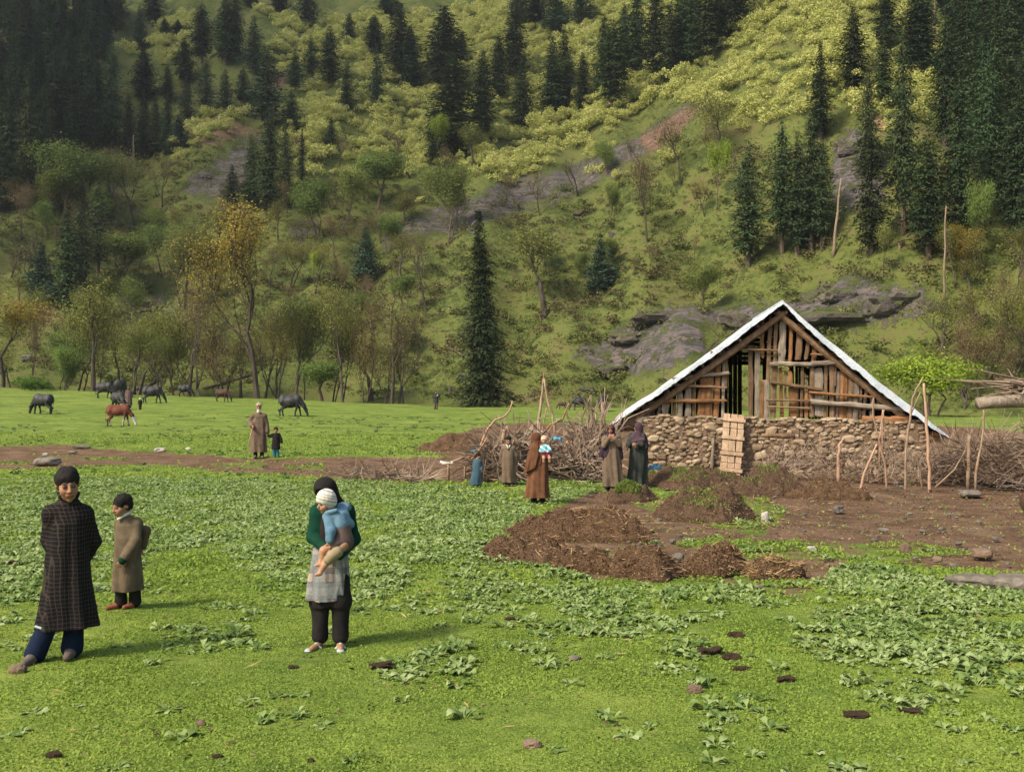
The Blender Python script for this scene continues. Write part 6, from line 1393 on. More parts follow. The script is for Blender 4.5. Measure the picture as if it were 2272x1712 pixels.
f.body(); f.hair(fringe=.15); f.robe(K_((.06, -.06, 0, .18, .12), (.30, -.03, 0, .16, .11), (.55, 0, 0, .13, .09), (.72, 0.01, 0, .105, .08), (.785, .01, 0, .07, .055), (.80, .02, 0, .05, .045)), M_blue, .07, 5, 1); f.legs(M_black)
for q in 'lr': f.shoe(q, M_greyshoe)
f = Fig(1128, 1078, 110, 'smiling young man in a long brown robe, white collar and dark cap before the brushwood', 0, 1.28, .011)
f.P.update(shl=(-.10, 0, .77), shr=(.10, 0, .77), ell=(-.155, .02, .62), elr=(.155, .02, .62), wrl=(-.13, .05, .46), wrr=(.15, .05, .46)); f.skin = (.24, .12, .065); f.hM = rot(R(3), 0, 0)
def smile(c, x, y, z): m = (y < -.32) & (np.abs(z+.255-.5*x*x*6) < .025) & (np.abs(x) < .10); c[m] = (.6, .55, .5)
f.body(beard=smile); fd = f.field(.006); f._hd(fd, [('e', (0, .06, .26), (.40, .45, .30))]); f.out(fd, 'cap', M_black)
f.robe(K_((.07, 0, 0, .145, .11), (.30, 0, 0, .142, .10), (.50, 0, 0, .138, .095), (.68, 0, 0, .13, .085), (.77, 0, 0, .11, .07), (.81, 0, 0, .06, .05), (.83, 0, 0, .045, .04)), M_brownrobe, .16, 5, .2, ar=(.042, .044, .044), wr=.010, ft=.03); f.legs(M_black)
fd = f.field(.006); fd.cap((-.035, -.05, .825), (-.004, -.078, .775), .014, .012, .005); fd.cap((.035, -.05, .825), (.004, -.078, .775), .014, .012, .005); f.out(fd, 'collar', M_white)
fd = f.field(.006); fd.cap((0, -.072, .79), (0, -.086, .72), .016, .006, .005); f.out(fd, 'neck_opening', M_black)
for q in 'lr': f.shoe(q, M_greyshoe)
# woman in rust brown with baby
f = Fig(1194, 1117, 158, 'woman wrapped in rust brown shawl and robe, seen from the side holding a baby', 0, 1.0, .010)
f.P.update(shl=(-.07, .06, .80), shr=(.06, -.05, .80), ell=(-.02, -.02, .65), wrl=(.10, -.06, .63), elr=(.11, -.08, .66), wrr=(.16, -.08, .68)); f.head = np.array((-.02, 0, .925)); f.hM = rot(R(105), R(5), 0)
f.hands['l'] = ((1, -.1, .2), (0, 0, 1), .4, 1); f.hands['r'] = ((.8, .2, .5), (0, 1, 0), .4, -1)
f.toe = {'l': (.07, -.05, 0), 'r': (.08, -.04, 0)}; f.body()
f.robe(K_((.085, -.025, 0, .175, .13), (.20, -.015, 0, .165, .125), (.40, .0, 0, .145, .115), (.60, .01, 0, .13, .105), (.74, .0, 0, .115, .095), (.80, -.01, 0, .08, .07), (.83, -.015, 0, .05, .05)), M_rust, .13, 7, 1.2, ar=(.05, .048, .042), wr=.012, ft=.02)
fd = f.field(); f._hd(fd, [('e', (0, .10, .10), (.46, .56, .50)), ('e', (0, .15, -.25), (.44, .50, .5), .2)]); fd.loft(K_((.42, -.085, .0, .115, .13), (.55, -.05, 0, .125, .135), (.68, -.02, 0, .13, .125), (.80, -.02, 0, .10, .10), (.87, -.02, 0, .06, .07)), .10, 8, .5, .02, foldtop=.04)
fd.put((-.4, -.4, .35), (.4, .4, .62), lambda X, Y, Z: (Z-(.45+(X+.14)*.55))+0*Y, .01, 's'); fd.ell(f.hl((0, -.62, -.1)), np.array((.33, .42, .40))*.132, f.hM, .01, 's'); f.out(fd, 'shawl', M_rust2, wr=.012, ws=10)
f.legs(M_black, (.05, .045, .04))
for q in 'lr': f.shoe(q, M_black)
b = held(f, 'baby in an orange striped hat and bright clothes held by the woman in rust brown'); b.hs = .80; b.head = np.array((.085, -.10, .895)); b.hM = rot(R(-5), R(5), 0)
b.P.update(pel=(.11, -.10, .70), che=(.10, -.11, .78), nek=(.09, -.10, .83))
fd = b.field(None, (-.1, -.3, .5), (.33, .15, 1.05)); fd.cap((.11, -.10, .70), (.10, -.11, .79), .045, .040, .02); fd.cap((.09, -.1, .80), b.hl((0, .08, -.2)), .02, .02, .01)
b._hd(fd, [('e', (0, .07, .14), (.325, .39, .36)), ('e', (0, -.12, -.14), (.27, .26, .30), .1), ('c', (0, -.37, .02), (0, -.44, -.10), .035, .055), ('c', (0, -.25, -.36), (0, -.27, -.37), .08, .08)])
for sx in (-1, 1): fd.chain([(.10+.04*sx, -.11, .80), (.10+.06*sx, -.16, .755), (.11+.03*sx, -.20, .74)], [.02, .018, .013], .01); fd.chain([(.11+.03*sx, -.12, .68), (.12+.04*sx, -.16, .65), (.12+.04*sx, -.15, .60)], [.028, .022, .018], .01)
b.skin = (.38, .22, .14); b.out(fd, 'body', M_skin, facecol(b))
fd = b.field(None, (-.1, -.3, .6), (.33, .15, 1.05)); b._hd(fd, [('e', (0, .08, .20), (.43, .49, .44)), ('e', (0, .15, .0), (.41, .42, .36))]); fd.ell(b.hl((0, -.62, -.20)), np.array((.44, .50, .36))*.106, b.hM, .006, 's')
b.out(fd, 'striped_hat', stripemat('orange_stripe_knit', [(0, (.70, .62, .52, 1)), (.35, (.62, .16, .06, 1)), (.65, (.72, .66, .56, 1)), (.85, (.55, .12, .05, 1))], .075))
fd = b.field(None, (-.1, -.3, .5), (.33, .15, 1.05)); fd.cap((.11, -.10, .69), (.10, -.11, .79), .055, .048, .02)
for sx in (-1, 1): fd.chain([(.10+.04*sx, -.11, .80), (.10+.06*sx, -.16, .755), (.11+.03*sx, -.19, .742)], [.03, .027, .022], .01)
b.out(fd, 'jacket', vcolmat('bright_child_cloth', .9), lambda V: np.where((V[:, 2] < .735)[:, None], np.array([.45, .05, .10]), np.where(((V[:, 0]*30+V[:, 2]*40).astype(int) % 3 == 0)[:, None], np.array([.55, .58, .52]), np.array([.08, .30, .38]))), wr=.004, ws=14)
# woman with hands at her mouth
f = Fig(1356, 1086, 143, 'woman in a brown robe and dark purple shawl holding both hands to her mouth', 0, 1.0, .010)
f.P.update(shl=(-.10, 0, .80), shr=(.10, 0, .80), ell=(-.11, -.10, .68), elr=(.13, -.09, .70), wrl=(-.035, -.14, .80), wrr=(.05, -.14, .80)); f.head = np.array((-.005, -.01, .93)); f.hM = rot(R(-8), R(6), 0)
f.hands['l'] = ((.35, -.1, .9), (.2, 1, 0), .8, 1); f.hands['r'] = ((-.45, -.1, .85), (-.2, 1, 0), .8, -1); f.skin = (.26, .12, .07); f.body()
f.robe(K_((.05, .02, 0, .15, .12), (.20, .02, 0, .15, .12), (.40, .01, 0, .145, .11), (.60, 0, 0, .13, .10), (.74, 0, 0, .115, .085), (.80, 0, 0, .09, .06), (.83, 0, 0, .05, .045)), M_brownrobe, .24, 6, .9, ar=(.042, .043, .036), wr=.010, ft=.03)
fd = f.field(); f._hd(fd, [('e', (0, .10, .12), (.45, .52, .48)), ('e', (0, .18, -.25), (.44, .44, .5), .2)]); fd.loft(K_((.50, -.09, .03, .09, .12), (.60, -.06, .03, .115, .13), (.70, -.02, .03, .14, .12), (.80, 0, .03, .115, .09), (.87, 0, .02, .06, .06)), .12, 8, .5, .02, foldtop=.05)
fd.cap((.10, -.02, .78), (.155, .02, .50), .05, .035, .03); fd.ell((.02, -.13, .70), (.065, .09, .16), None, .02, 's'); fd.ell(f.hl((0, -.62, -.1)), np.array((.33, .44, .42))*.132, f.hM, .01, 's'); f.out(fd, 'shawl', M_purple, wr=.008, ws=10)
fd = f.field(.006); f._hd(fd, [('e', (0, .02, .26), (.38, .42, .26))]); f.out(fd, 'head_cloth', M_rust); f.legs(M_black)
for q in 'lr': f.shoe(q, M_black)
# woman in the mauve shawl
f = Fig(1414, 1080, 142, 'woman in a grey-green robe and mauve shawl turned aside next to the stone wall', 0, 1.0, .010)
f.P.update(shl=(-.09, .04, .80), shr=(.09, -.02, .80), ell=(-.13, -.04, .66), wrl=(-.14, -.12, .64), elr=(.06, -.12, .66), wrr=(.0, -.16, .67)); f.head = np.array((.01, -.01, .93)); f.hM = rot(R(-100), R(5), 0)
f.hands['l'] = ((-.3, -.3, -.9), (1, 0, 0), .5, 1); f.hands['r'] = ((-1, -.1, 0), (0, 1, 0), .5, -1); f.body()
f.robe(K_((.03, 0, 0, .155, .12), (.20, 0, 0, .15, .12), (.40, .01, 0, .14, .11), (.60, .01, 0, .13, .10), (.74, 0, 0, .115, .085), (.80, 0, 0, .09, .07), (.83, 0, 0, .05, .05)), M_dkgreen, .16, 7, 2.2, ar=(.044, .045, .036), wr=.010, ft=.03)
fd = f.field(); f._hd(fd, [('e', (0, .06, .12), (.45, .52, .48)), ('e', (0, .16, -.28), (.40, .44, .5), .2)]); fd.loft(K_((.60, .06, .0, .10, .12), (.68, .03, 0, .13, .125), (.78, .01, 0, .125, .10), (.86, .01, 0, .07, .07)), .13, 8, 1.5, .02, foldtop=.05)
fd.cap((.10, 0, .74), (.15, .03, .42), .05, .022, .03); fd.cap((-.06, -.09, .70), (.09, -.11, .74), .035, .04, .03); fd.ell(f.hl((0, -.60, -.1)), np.array((.30, .40, .40))*.132, f.hM, .01, 's'); f.out(fd, 'shawl', M_purple2, wr=.009, ws=10); f.legs(M_black)
for q in 'lr': f.shoe(q, M_black)
# far people
f = Fig(967, 908, 42, 'distant herdsman in dark clothes standing on the far pasture with arms folded', 0, 1.0, .018)
f.P.update(ell=(-.16, -.03, .66), elr=(.16, -.03, .66), wrl=(.03, -.10, .68), wrr=(-.03, -.10, .66)); f.hands['l'] = ((1, 0, 0), (0, 1, 0), .4, 1); f.hands['r'] = ((-1, 0, 0), (0, 1, 0), .4, -1); f.body(); f.hair()
f.robe(K_((.33, 0, 0, .14, .11), (.55, 0, 0, .13, .10), (.70, 0, 0, .13, .085), (.78, 0, 0, .10, .07), (.83, 0, 0, .05, .05)), M_dkgreen, .05, 5, 0, ar=(.055, .052, .045), name='coat'); f.legs(M_brownrobe, (.06, .055, .05))
fd = f.field(); fd.cap((.05, -.11, .70), (.12, -.10, .80), .018, .012, .01); f.out(fd, 'scarf', M_white)
for q in 'lr': f.shoe(q, M_black)
f = Fig(286, 905, 47, 'distant person in a long brown hooded cloak among the grazing buffaloes', 0, 1.0, .018); f.hM = rot(R(150), 0, 0); f.body()
fd = f.field(); f._hd(fd, [('e', (0, .05, .12), (.46, .52, .52)), ('e', (0, .1, -.3), (.4, .4, .5), .2)]); fd.ell(f.hl((0, -.62, -.1)), np.array((.3, .4, .4))*.132, f.hM, .01, 's'); f.out(fd, 'hood', M_mauve)
f.robe(K_((.12, 0, 0, .15, .12), (.45, 0, 0, .14, .11), (.65, 0, 0, .135, .10), (.78, 0, 0, .11, .08), (.84, 0, 0, .06, .06)), M_mauve, .08, 6, 0, name='cloak'); f.legs(M_black)
for q in 'lr': f.shoe(q, M_black)
f = Fig(311, 909, 26, 'distant small child in black with a white hat near the buffaloes', 0, 1.5, .016); f.P.update(nek=(0, 0, .79)); f.body()
fd = f.field(); f._hd(fd, [('e', (0, .07, .22), (.42, .48, .40))]); f.out(fd, 'hat', M_white); f.robe(K_((.25, 0, 0, .14, .11), (.55, 0, 0, .12, .10), (.74, 0, 0, .10, .08), (.79, 0, 0, .05, .05)), M_black, .04, 5, 0, name='smock'); f.legs(M_black)
for q in 'lr': f.shoe(q, M_black)
# ================================================================ CATTLE
M_buff = simple('buffalo_hide', [(.010, .010, .011, 1), (.026, .025, .026, 1), (.050, .047, .048, 1)], 2.5, .6, .4, .02, spec=.3)
M_horn = simple('dark_horn', [(.05, .045, .04, 1), (.14, .12, .10, 1)], 8, .5, .2)
M_hoof = simple('hoof', [(.015, .012, .01, 1), (.04, .03, .025, 1)], 8, .6)
M_hide = vcolmat('cow_hide', .8)
def beast(px, py, hpx, label, yaw, kind='buffalo', group='buffaloes grazing on the pasture', graze=1, step=0, name=None):
    """a grazing cow or buffalo; length runs along x, head at +x before turning; unit = height at the withers"""
    b = at(px, py); d = b[1]; H = hpx*1.06*d/FP; bf = kind == 'buffalo'
    t = thing(name or kind, label, 'buffalo' if bf else ('calf' if kind == 'calf' else 'cow'), tuple(b), yaw-math.atan2(b[0], b[1]), group)
    fd = Field((-.95, -.35, -.02), (1.25, .35, 1.15), .021)
    thick = 1.0 if bf else .86; SX = np.array([.82, 1.06, 1.0])
    fd.ell((-.42, 0, .72), (.27, .23*thick, .27), None, .06); fd.ell((.0, 0, .67), (.46, .30*thick, .29*thick), None, .08); fd.ell((.36, 0, .70), (.25, .21*thick, .30*thick), None, .06)
    fd.cap((-.50, 0, .88), (.38, 0, .92), .075, .07, .09); fd.ell((.30, 0, .93), (.14, .07, .08), None, .06)
    hd = np.array((.90, 0, .24)) if graze else np.array((1.0, 0, .80)); pk = np.array((.74, 0, .50)) if graze else np.array((.80, 0, .92))
    fd.cap((.46, 0, .78), pk, .175*thick, .115*thick, .06); fd.cap(pk, hd-(hd-pk)*.1, .105, .085, .05)
    mz = hd+(np.array((.06, 0, -.17)) if graze else np.array((.20, 0, -.10))); fd.cap(hd-(mz-hd)*.4, mz, .082, .058, .03); fd.ell(mz, (.062, .060, .05), None, .02)
    for sy in (-1, 1):
        fd.cap(pk+(hd-pk)*.55+[0, .08*sy, .02], pk+(hd-pk)*.50+[-.04, .22*sy, .0], .022, .035, .015)     # ear
        s1 = step*.10*sy
        fd.chain([(.40, .12*sy, .60), (.41+s1*.5, .12*sy, .36), (.40+s1*1.1, .12*sy, .20), (.41+s1*1.3, .12*sy, .04)], [.095*thick, .055, .043, .040], .03)   # foreleg with its knee
        fd.chain([(-.46, .12*sy, .66), (-.36-s1*.4, .12*sy, .46), (-.56-s1, .12*sy, .28), (-.52-s1*1.3, .12*sy, .04)], [.15*thick, .085, .045, .040], .04)       # thigh, stifle, hock, shank
    fd.ell((-.30, 0, .42), (.10, .08, .07), None, .05) if bf else fd.ell((-.32, 0, .45), (.08, .07, .05), None, .05)
    fd.chain([(-.66, 0, .84), (-.72, 0, .60), (-.71, .02, .34)], [.028, .016, .014], .02); fd.ell((-.71, .02, .28), (.028, .028, .07), None, .01)
    fd.wrinkle(.010, 5, px)
    if bf: colf = None
    else:
        def colf(V):
            V = V/SX
            c = np.tile(np.array((.12, .034, .015) if kind != 'calf' else (.055, .03, .02)), (len(V), 1))*(1+.5*n3(V[:, 0]*3, V[:, 1]*3, V[:, 2]*3)[:, None])
            if kind == 'cow': m = (V[:, 0] > .78) & (V[:, 2] < .42); c[m] = (.60, .55, .50); c[(V[:, 2] < .50) & (np.abs(V[:, 0]) < .42) & (np.abs(V[:, 1]) < .16)] = (.5, .45, .4); c[(V[:, 0] > .3) & (V[:, 2] < .3) & (V[:, 0] < .6)] = (.40, .33, .28)
            return np.clip(c, 0, 1)
    V, F = fd.nets(); V = V*SX; link('body', mesh_np('body', V*H, F, M_buff if bf else M_hide, True, {'col': colf(V)} if colf else None), t)
    q = (pk+(hd-pk)*.45)*SX
    for sy in (-1, 1):
        m = MB()
        if bf: m.tube([q*H+np.array((.0, .06*sy, .06))*H, q*H+np.array((-.08, .20*sy, .05))*H, q*H+np.array((-.20, .24*sy, .10))*H, q*H+np.array((-.26, .18*sy, .20))*H], [.030*H, .027*H, .02*H, .006*H], 7)
        else: m.tube([q*H+np.array((0, .05*sy, .07))*H, q*H+np.array((-.03, .13*sy, .10))*H, q*H+np.array((.02, .16*sy, .17))*H], [.018*H, .015*H, .005*H], 6)
        if kind != 'calf': m.build('horn', M_horn, t, True)
    for (x, k) in ((.41, 1.3), (-.52, -1.3)):
        for sy in (-1, 1):
            xx = (x+k*step*.10*sy)*.82; m = MB(); m.tube([(xx*H+.005, .12*sy*H, -.005), (xx*H, .12*sy*H, .06*H)], [.052*H, .042*H], 8); m.build('hoof', M_hoof, t)
    return t
beast(96, 918, 42, 'dark buffalo alone at the far left, grazing with its head to the left', R(180-38), step=.6)
beast(232, 883, 33, 'buffalo grazing behind the others, hind end left, beside the leafy trunk', R(-25), step=.8)
beast(267, 880, 36, 'buffalo seen from behind between two others near the trees', R(68), step=.3)
beast(262, 908, 36, 'buffalo seen mostly from behind just above the red cow', R(-62), step=.3)
beast(338, 894, 36, 'large black buffalo grazing to the right beside the distant child', R(-12), step=.9)
beast(410, 880, 25, 'buffalo grazing half hidden by the trunk of the brownish tree', R(-15), step=.5)
beast(645, 923, 45, 'largest buffalo, alone right of the old man, grazing to the right', R(-12), step=1.0)
beast(493, 891, 27, 'small brown calf grazing between the buffaloes and the old man', R(-25), 'calf', None, step=.8)
beast(263, 945, 45, 'red cow with a white face grazing in front of the buffaloes', R(-14), 'cow', None, step=.9)
beast(1285, 909, 27, 'dark brown buffalo grazing to the left behind the fence poles', R(180+10), step=.7)
beast(1338, 912, 34, 'grey buffalo facing the viewer beside the roof corner', R(-100), step=.2)
beast(1247, 907, 15, 'small reddish calf lying low behind the fence poles', R(180), 'calf', None, step=.2)
# ================================================================ GROUND COVER (stuff)
gg = np.random.default_rng(321)
def wedge(n, y0, y1, um=.53, power=2.0):
    Y = (y0**power+(y1**power-y0**power)*gg.random(n))**(1/power); X = Y*gg.uniform(-um, um, n); return X, Y
def on(X, Y, dz=0.0): return np.stack([X, Y, height(X, Y)+dz], 1)
def indirt(P):
    px, py = proj(P); m = np.zeros(len(P), bool)
    px = px+14*fbm(P[:, 0]*.8+9, P[:, 1]*.6, 3); py = py+9*fbm(P[:, 0]*.9, P[:, 1]*.5+3, 3)*np.clip(30/np.maximum(P[:, 1], 4), .1, 2)
    for q in PATH_POLYS: m |= inpoly(px, py, q)
    for q in SPARSE_POLYS: m &= ~(inpoly(px, py, q) & (fbm(P[:, 0]*2.1, P[:, 1]*2.1, 3) > -.05))
    return m
M_grass = leafmat('short_turf', [(.085, .145, .024, 1), (.19, .275, .042, 1), (.32, .40, .075, 1)], .4, 0, .55, world=True, riw=.25)
for nm, y0, y1, n, L, W, lab in [('short_grass', 6.2, 12, 430000, .018, .013, 'very short yellow-green clover turf of the near ground'), ('short_grass', 12, 22, 200000, .042, .026, 'very short green turf of the middle ground'), ('short_grass', 22, 55, 130000, .075, .05, 'short turf of the pasture around the track')]:
    n = int(n*1.25); X, Y = wedge(n, y0, y1, .69, 1.5); P = on(X, Y, -.004); k = ~indirt(P) | (gg.random(n) < .03)
    k &= (fbm(P[:, 0]*1.7, P[:, 1]*1.7, 3)+.45*fbm(P[:, 0]*6, P[:, 1]*6, 2)) > -.42*gg.random(n)**.5-.12
    P = P[k]; m = len(P); D = gg.normal(size=(m, 3))*[1, 1, .3]+[0, 0, .45]
    sz = gg.uniform(.5, 1.5, m)*(1+.5*fbm(P[:, 0]*.9, P[:, 1]*.9, 2)); V, F = kites(P, D, L*sz, W*sz, gg.normal(size=(m, 3))*.42+[0, 0, 1])
    tag(link(nm, mesh_np(nm, V, F, M_grass)), lab, None, None, 'stuff')
# broad-leaved weeds: rosettes of arching leaves
def rosette(g, n, L, W, up=.55):
    Vs = []; Fs = []; c = 0
    for i in range(n):
        a = g.uniform(0, 2*PI); l = L*g.uniform(.55, 1.15); w_ = W*g.uniform(.7, 1.2); rise = g.uniform(.35, 1.3)*up; r0 = g.uniform(.0, .03)
        d = np.array([math.cos(a), math.sin(a), 0]); s = np.array([-math.sin(a), math.cos(a), 0]); tw = g.normal()*.35
        rows = []
        for t, wd in ((0, .10), (.22, .16), (.42, .80), (.68, 1.0), (.88, .62), (1.0, .08)):
            p = d*(r0+l*t*(1-.15*t*t))+np.array([0, 0, l*(rise*t-.75*rise*t*t*t)]); e = s*math.cos(tw*t)+np.array([0, 0, 1])*math.sin(tw*t)
            wv = 1+g.normal()*.10; rows.append([p-e*w_*.5*wd*wv+[0, 0, .12*w_*wd], p, p+e*w_*.5*wd*wv+[0, 0, .12*w_*wd]])
        Vs += [q for r_ in rows for q in r_]
        for k in range(5):
            for j in (0, 1): Fs.append((c+k*3+j, c+k*3+j+1, c+(k+1)*3+j+1, c+(k+1)*3+j))
        c += 18
    return np.array(Vs), np.array(Fs)
ROS = [rosette(gg, [7, 9, 10, 12, 8, 6][i], [.13, .15, .14, .17, .12, .10][i], [.055, .060, .062, .058, .06, .05][i], [.7, .5, .8, .9, .35, .3][i]) for i in range(6)]
WEED = [([(-60, 1090), (120, 1052), (300, 1045), (470, 1052), (640, 1066), (860, 1072), (1010, 1078), (1190, 1105), (1180, 1145), (1110, 1195), (1050, 1230), (930, 1260), (860, 1300), (640, 1290), (500, 1230), (330, 1230), (280, 1300), (60, 1340), (-60, 1350)], 1.0),
        ([(1020, 1245), (1110, 1215), (1260, 1262), (1360, 1300), (1560, 1300), (1770, 1310), (1780, 1345), (1500, 1400), (1420, 1430), (1150, 1390), (980, 1330)], .85), ([(1260, 1215), (1340, 1200), (1560, 1245), (1540, 1275), (1380, 1240)], .8),
        ([(1880, 1255), (2010, 1262), (2120, 1300), (2330, 1330), (2330, 1570), (2120, 1580), (1930, 1570), (1870, 1500), (1760, 1430), (1740, 1360)], 1.0),
        ([(1290, 1050), (1340, 1088), (1200, 1120), (1180, 1070)], .8), ([(930, 1450), (1050, 1430), (1060, 1490), (950, 1500)], .7), ([(510, 1560), (700, 1520), (720, 1590), (600, 1610), (500, 1600)], .7), ([(330, 1390), (520, 1370), (540, 1430), (360, 1450)], .5),
        ([(760, 1280), (900, 1270), (900, 1320), (790, 1330)], .8), ([(1400, 1440), (1560, 1400), (1600, 1520), (1420, 1540)], .35), ([(-40, 1560), (100, 1570), (90, 1640), (-40, 1640)], .5), ([(700, 1350), (1000, 1300), (1400, 1440), (1350, 1480), (1000, 1420)], .28), ([(1900, 1620), (2280, 1600), (2300, 1700), (1950, 1700)], .2), ([(1540, 1560), (1620, 1540), (1640, 1600), (1560, 1610)], .6), ([(1180, 1440), (1240, 1430), (1230, 1500), (1180, 1500)], .8),
        ([(1700, 1075), (2300, 1050), (2300, 1085), (2100, 1090), (1700, 1095)], .35), ([(1060, 1050), (1400, 1060), (1400, 1085), (1200, 1075)], .5)]
def weedprob(P):
    px, py = proj(P); pr = np.zeros(len(P)); px2 = px+40*fbm(P[:, 0]*.9, P[:, 1]*.9+7, 3); py2 = py+22*fbm(P[:, 0]*.9+20, P[:, 1]*.9, 3)
    for q, v in WEED: pr = np.maximum(pr, v*inpoly(px2, py2, q))
    cl = fbm(P[:, 0]*1.1+50, P[:, 1]*1.1, 3); pr = pr*np.clip(.95+2.2*cl, .12, 1)
    return np.maximum(pr, np.clip((cl-.14)*1.3, .012, .35))
X, Y = wedge(54000, 6.4, 30, .70, 2.0); P = on(X, Y); k = (gg.random(len(P)) < weedprob(P)) & (~indirt(P) | (gg.random(len(P)) < .03)); P = P[k]
M_weed = leafmat('broad_weed_leaves', [(.055, .108, .026, 1), (.135, .205, .052, 1), (.24, .32, .11, 1), (.36, .43, .20, 1)], .35, 0, .8, world=True, rough=.7, spec=.12)
print('weeds', len(P))
M_weed2 = leafmat('dark_weed_leaves', [(.025, .060, .016, 1), (.060, .11, .030, 1), (.12, .18, .06, 1)], .3, 0, .8, world=True)
def weeds(P, sc0, name, lab, mt=None):
    out = []
    for i, p in enumerate(P):
        V, F = ROS[i % 6]; a = gg.uniform(0, 6.28); c, s = math.cos(a), math.sin(a); q = sc0*gg.uniform(.55, 1.2)
        out.append((np.stack([(V[:, 0]*c-V[:, 1]*s)*q+p[0], (V[:, 0]*s+V[:, 1]*c)*q+p[1], V[:, 2]*q*gg.uniform(.8, 1.2)+p[2]], 1).astype(np.float32), F))
    V, F = cat(out); tag(link(name, mesh_np(name, V, F, mt or M_weed, True)), lab, None, None, 'stuff')
weeds(P, .92, 'broad_leaved_weeds', 'patches of broad-leaved green weeds in the near and middle ground')
X, Y = wedge(7500, 30, 80, .60, 1.7); P = on(X, Y); cl = fbm(P[:, 0]*.35, P[:, 1]*.35, 3)+.5*fbm(P[:, 0]*1.3, P[:, 1]*.9, 2); px, py = proj(P)
k = (cl > .16-.16*(py > 940)) & ~indirt(P) & (gg.random(len(P)) < .75) & (P[:, 0] < 9); weeds(P[k], 1.25, 'broad_leaved_weeds', 'scattered weeds on the pasture beyond the track', M_weed2)
# crumbs of soil, chips and straw lying about
X, Y = wedge(15000, 6.4, 34, .55, 1.7); P = on(X, Y, .004); k = indirt(P) | (fbm(P[:, 0]*2.5, P[:, 1]*2.5, 3) > .22) ; P = P[k]; m = len(P)
M_crumb = leafmat('soil_crumbs', [(.035, .022, .015, 1), (.10, .065, .042, 1), (.22, .15, .10, 1)], 0, 0)
V, F = kites(P, gg.normal(size=(m, 3))*[1, 1, .25], .045*gg.uniform(.3, 1.6, m), .035*gg.uniform(.5, 1.2, m)); tag(link('ground_litter', mesh_np('ground_litter', V, F, M_crumb)), 'crumbs of soil and dung on the bare ground and turf', None, None, 'stuff')
X, Y = wedge(9000, 6.4, 32, .55, 1.8); P = on(X, Y, .01); px, py = proj(P); k = (gg.random(len(P)) < .06) | (inpoly(px, py, [(1450, 1090), (1800, 1090), (1950, 1110), (1700, 1180), (1450, 1180)]) & (gg.random(len(P)) < .7)) | (inpoly(px, py, [(1500, 1250), (1850, 1260), (1800, 1330), (1560, 1320)]) & (gg.random(len(P)) < .6)); P = P[k]; m = len(P)
V, F = kites(P, gg.normal(size=(m, 3))*[1, 1, .15], .16*gg.uniform(.4, 1.5, m), .012); tag(link('straw_litter', mesh_np('straw_litter', V, F, M_straw)), 'loose straws scattered on the yard and the turf', None, None, 'stuff')
X, Y = wedge(1500, 7, 34, .55, 1.8); P = on(X, Y, 0); k = indirt(P) | (gg.random(len(P)) < .05); P = P[k][:520]; out = []
for i, p in enumerate(P): r = .015+.035*gg.random()**3; v, f_ = stone_np(p+[0, 0, r*.3], (r*1.3, r, r*.7), None, i, .3); out.append((v, f_))
V, F = cat(out); tag(link('pebbles', mesh_np('pebbles', V, F, M_rock)), 'pebbles strewn over the trodden earth', None, None, 'stuff')
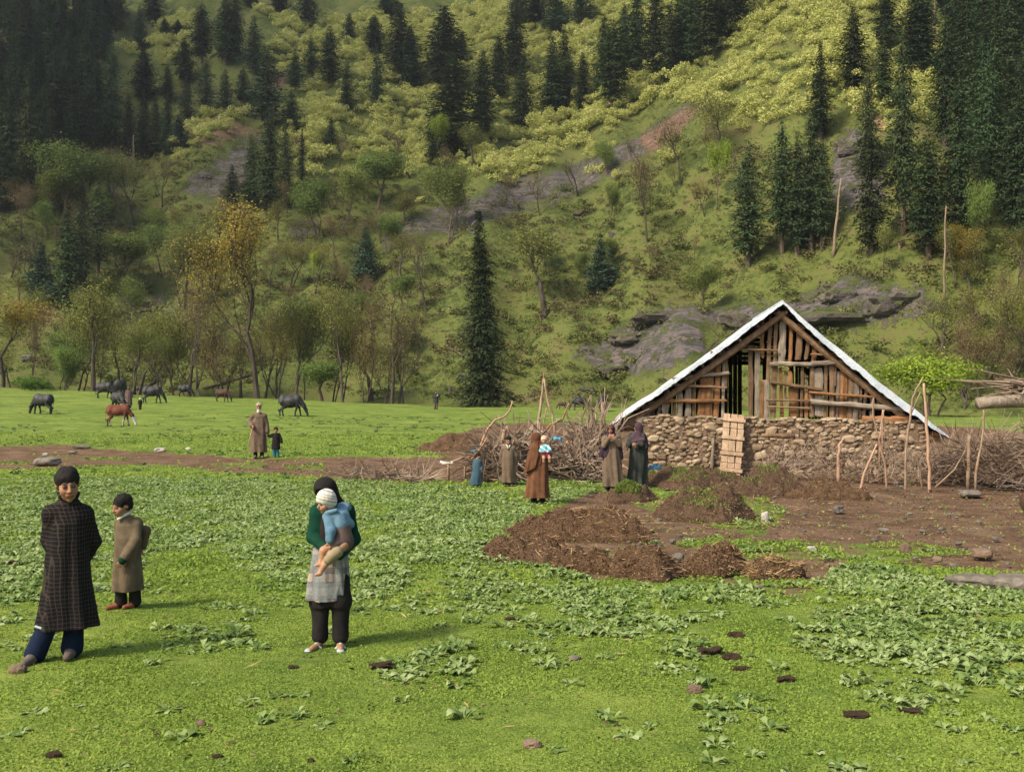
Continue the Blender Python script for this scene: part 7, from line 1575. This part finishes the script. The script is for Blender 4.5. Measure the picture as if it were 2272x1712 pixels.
# small scraps
M_bluerag = fabric('faded_blue_plastic', [(.04, .16, .28, 1), (.16, .36, .48, 1)])
def rag(px, py, d, w_, h, label, mat):
    b = np.array([(px-1136)/FP*d, d, CH+(856-py)/FP*d]) if d else at(px, py); fd = Field((-.5, -.3, -.3), (.5, .3, .3), .03)
    for i in range(6): fd.cap((gg.uniform(-.3, .3), gg.uniform(-.08, .08), gg.uniform(-.12, .12)), (gg.uniform(-.35, .35), gg.uniform(-.08, .08), gg.uniform(-.15, .15)), .05, .02, .05)
    fd.wrinkle(.03, 9, px); V, F = fd.nets(); V = V*np.array([w_, w_, h])/.8; o = link('cloth_scrap', mesh_np('cloth_scrap', V, F, mat, True), None, b); tag(o, label, 'scrap', 'scraps caught on the brushwood')
rag(1236, 974, 28.6, .42, .5, 'faded blue plastic scrap caught on the brush between the baby and the hut', M_bluerag)
rag(1452, 1036, 27.5, .55, .5, 'torn blue strip hanging right of the woman in the mauve shawl', M_bluerag)
rag(1240, 933, 30.6, .30, .35, 'pale green cloth snagged on top of the brushwood', M_pale)
rag(1198, 958, 30.0, .22, .22, 'white scrap on the brushwood behind the striped hat', M_white)
rag(1050, 1000, 29.0, .3, .15, 'small blue scrap at the left foot of the brushwood', M_bluerag)
rag(990, 1026, 27.8, .5, .22, 'dirty white rag lying at the left end of the brushwood', M_white)
# ================================================================ HAZE
hb = MB(); hb.box((0, 215, 120), (990, 285, 132))
mh = bpy.data.materials.new('haze'); mh.use_nodes = True; mh.node_tree.nodes.clear()
_o = mh.node_tree.nodes.new('ShaderNodeOutputMaterial'); _v = mh.node_tree.nodes.new('ShaderNodeVolumePrincipled')
_v.inputs['Density'].default_value = .00011; _v.inputs['Color'].default_value = (.85, .93, 1, 1); _v.inputs['Anisotropy'].default_value = .2
mh.node_tree.links.new(_v.outputs[0], _o.inputs['Volume'])
tag(hb.build('haze', mh), 'thin pale air over the valley', None, None, 'stuff')
# an unseen cloud high outside the haze, added to shade the left slope
cf = Field((-150, -110, -40), (150, 110, 60), 7.0)
_g = np.random.default_rng(9)
for _ in range(20): r_ = _g.uniform(14, 28); cf.ell((_g.normal()*38, _g.normal()*26, _g.uniform(-8, 14)), (r_*1.3, r_, r_*.7), None, 14)
cf.wrinkle(5, .05, 2); V, F = cf.nets()
t = NT('cloud_white'); t.bsdf((.9, .9, .9, 1), 1.0, spec=0)
tgt = Vector((-140, 262, 100)); cl = link('cloud', mesh_np('cloud', V, F, t.m, True), None, tuple(tgt+sdir*1000), R(20)); tag(cl, 'unseen white cloud above the frame, added to shade the upper left slope', None, None, 'structure')
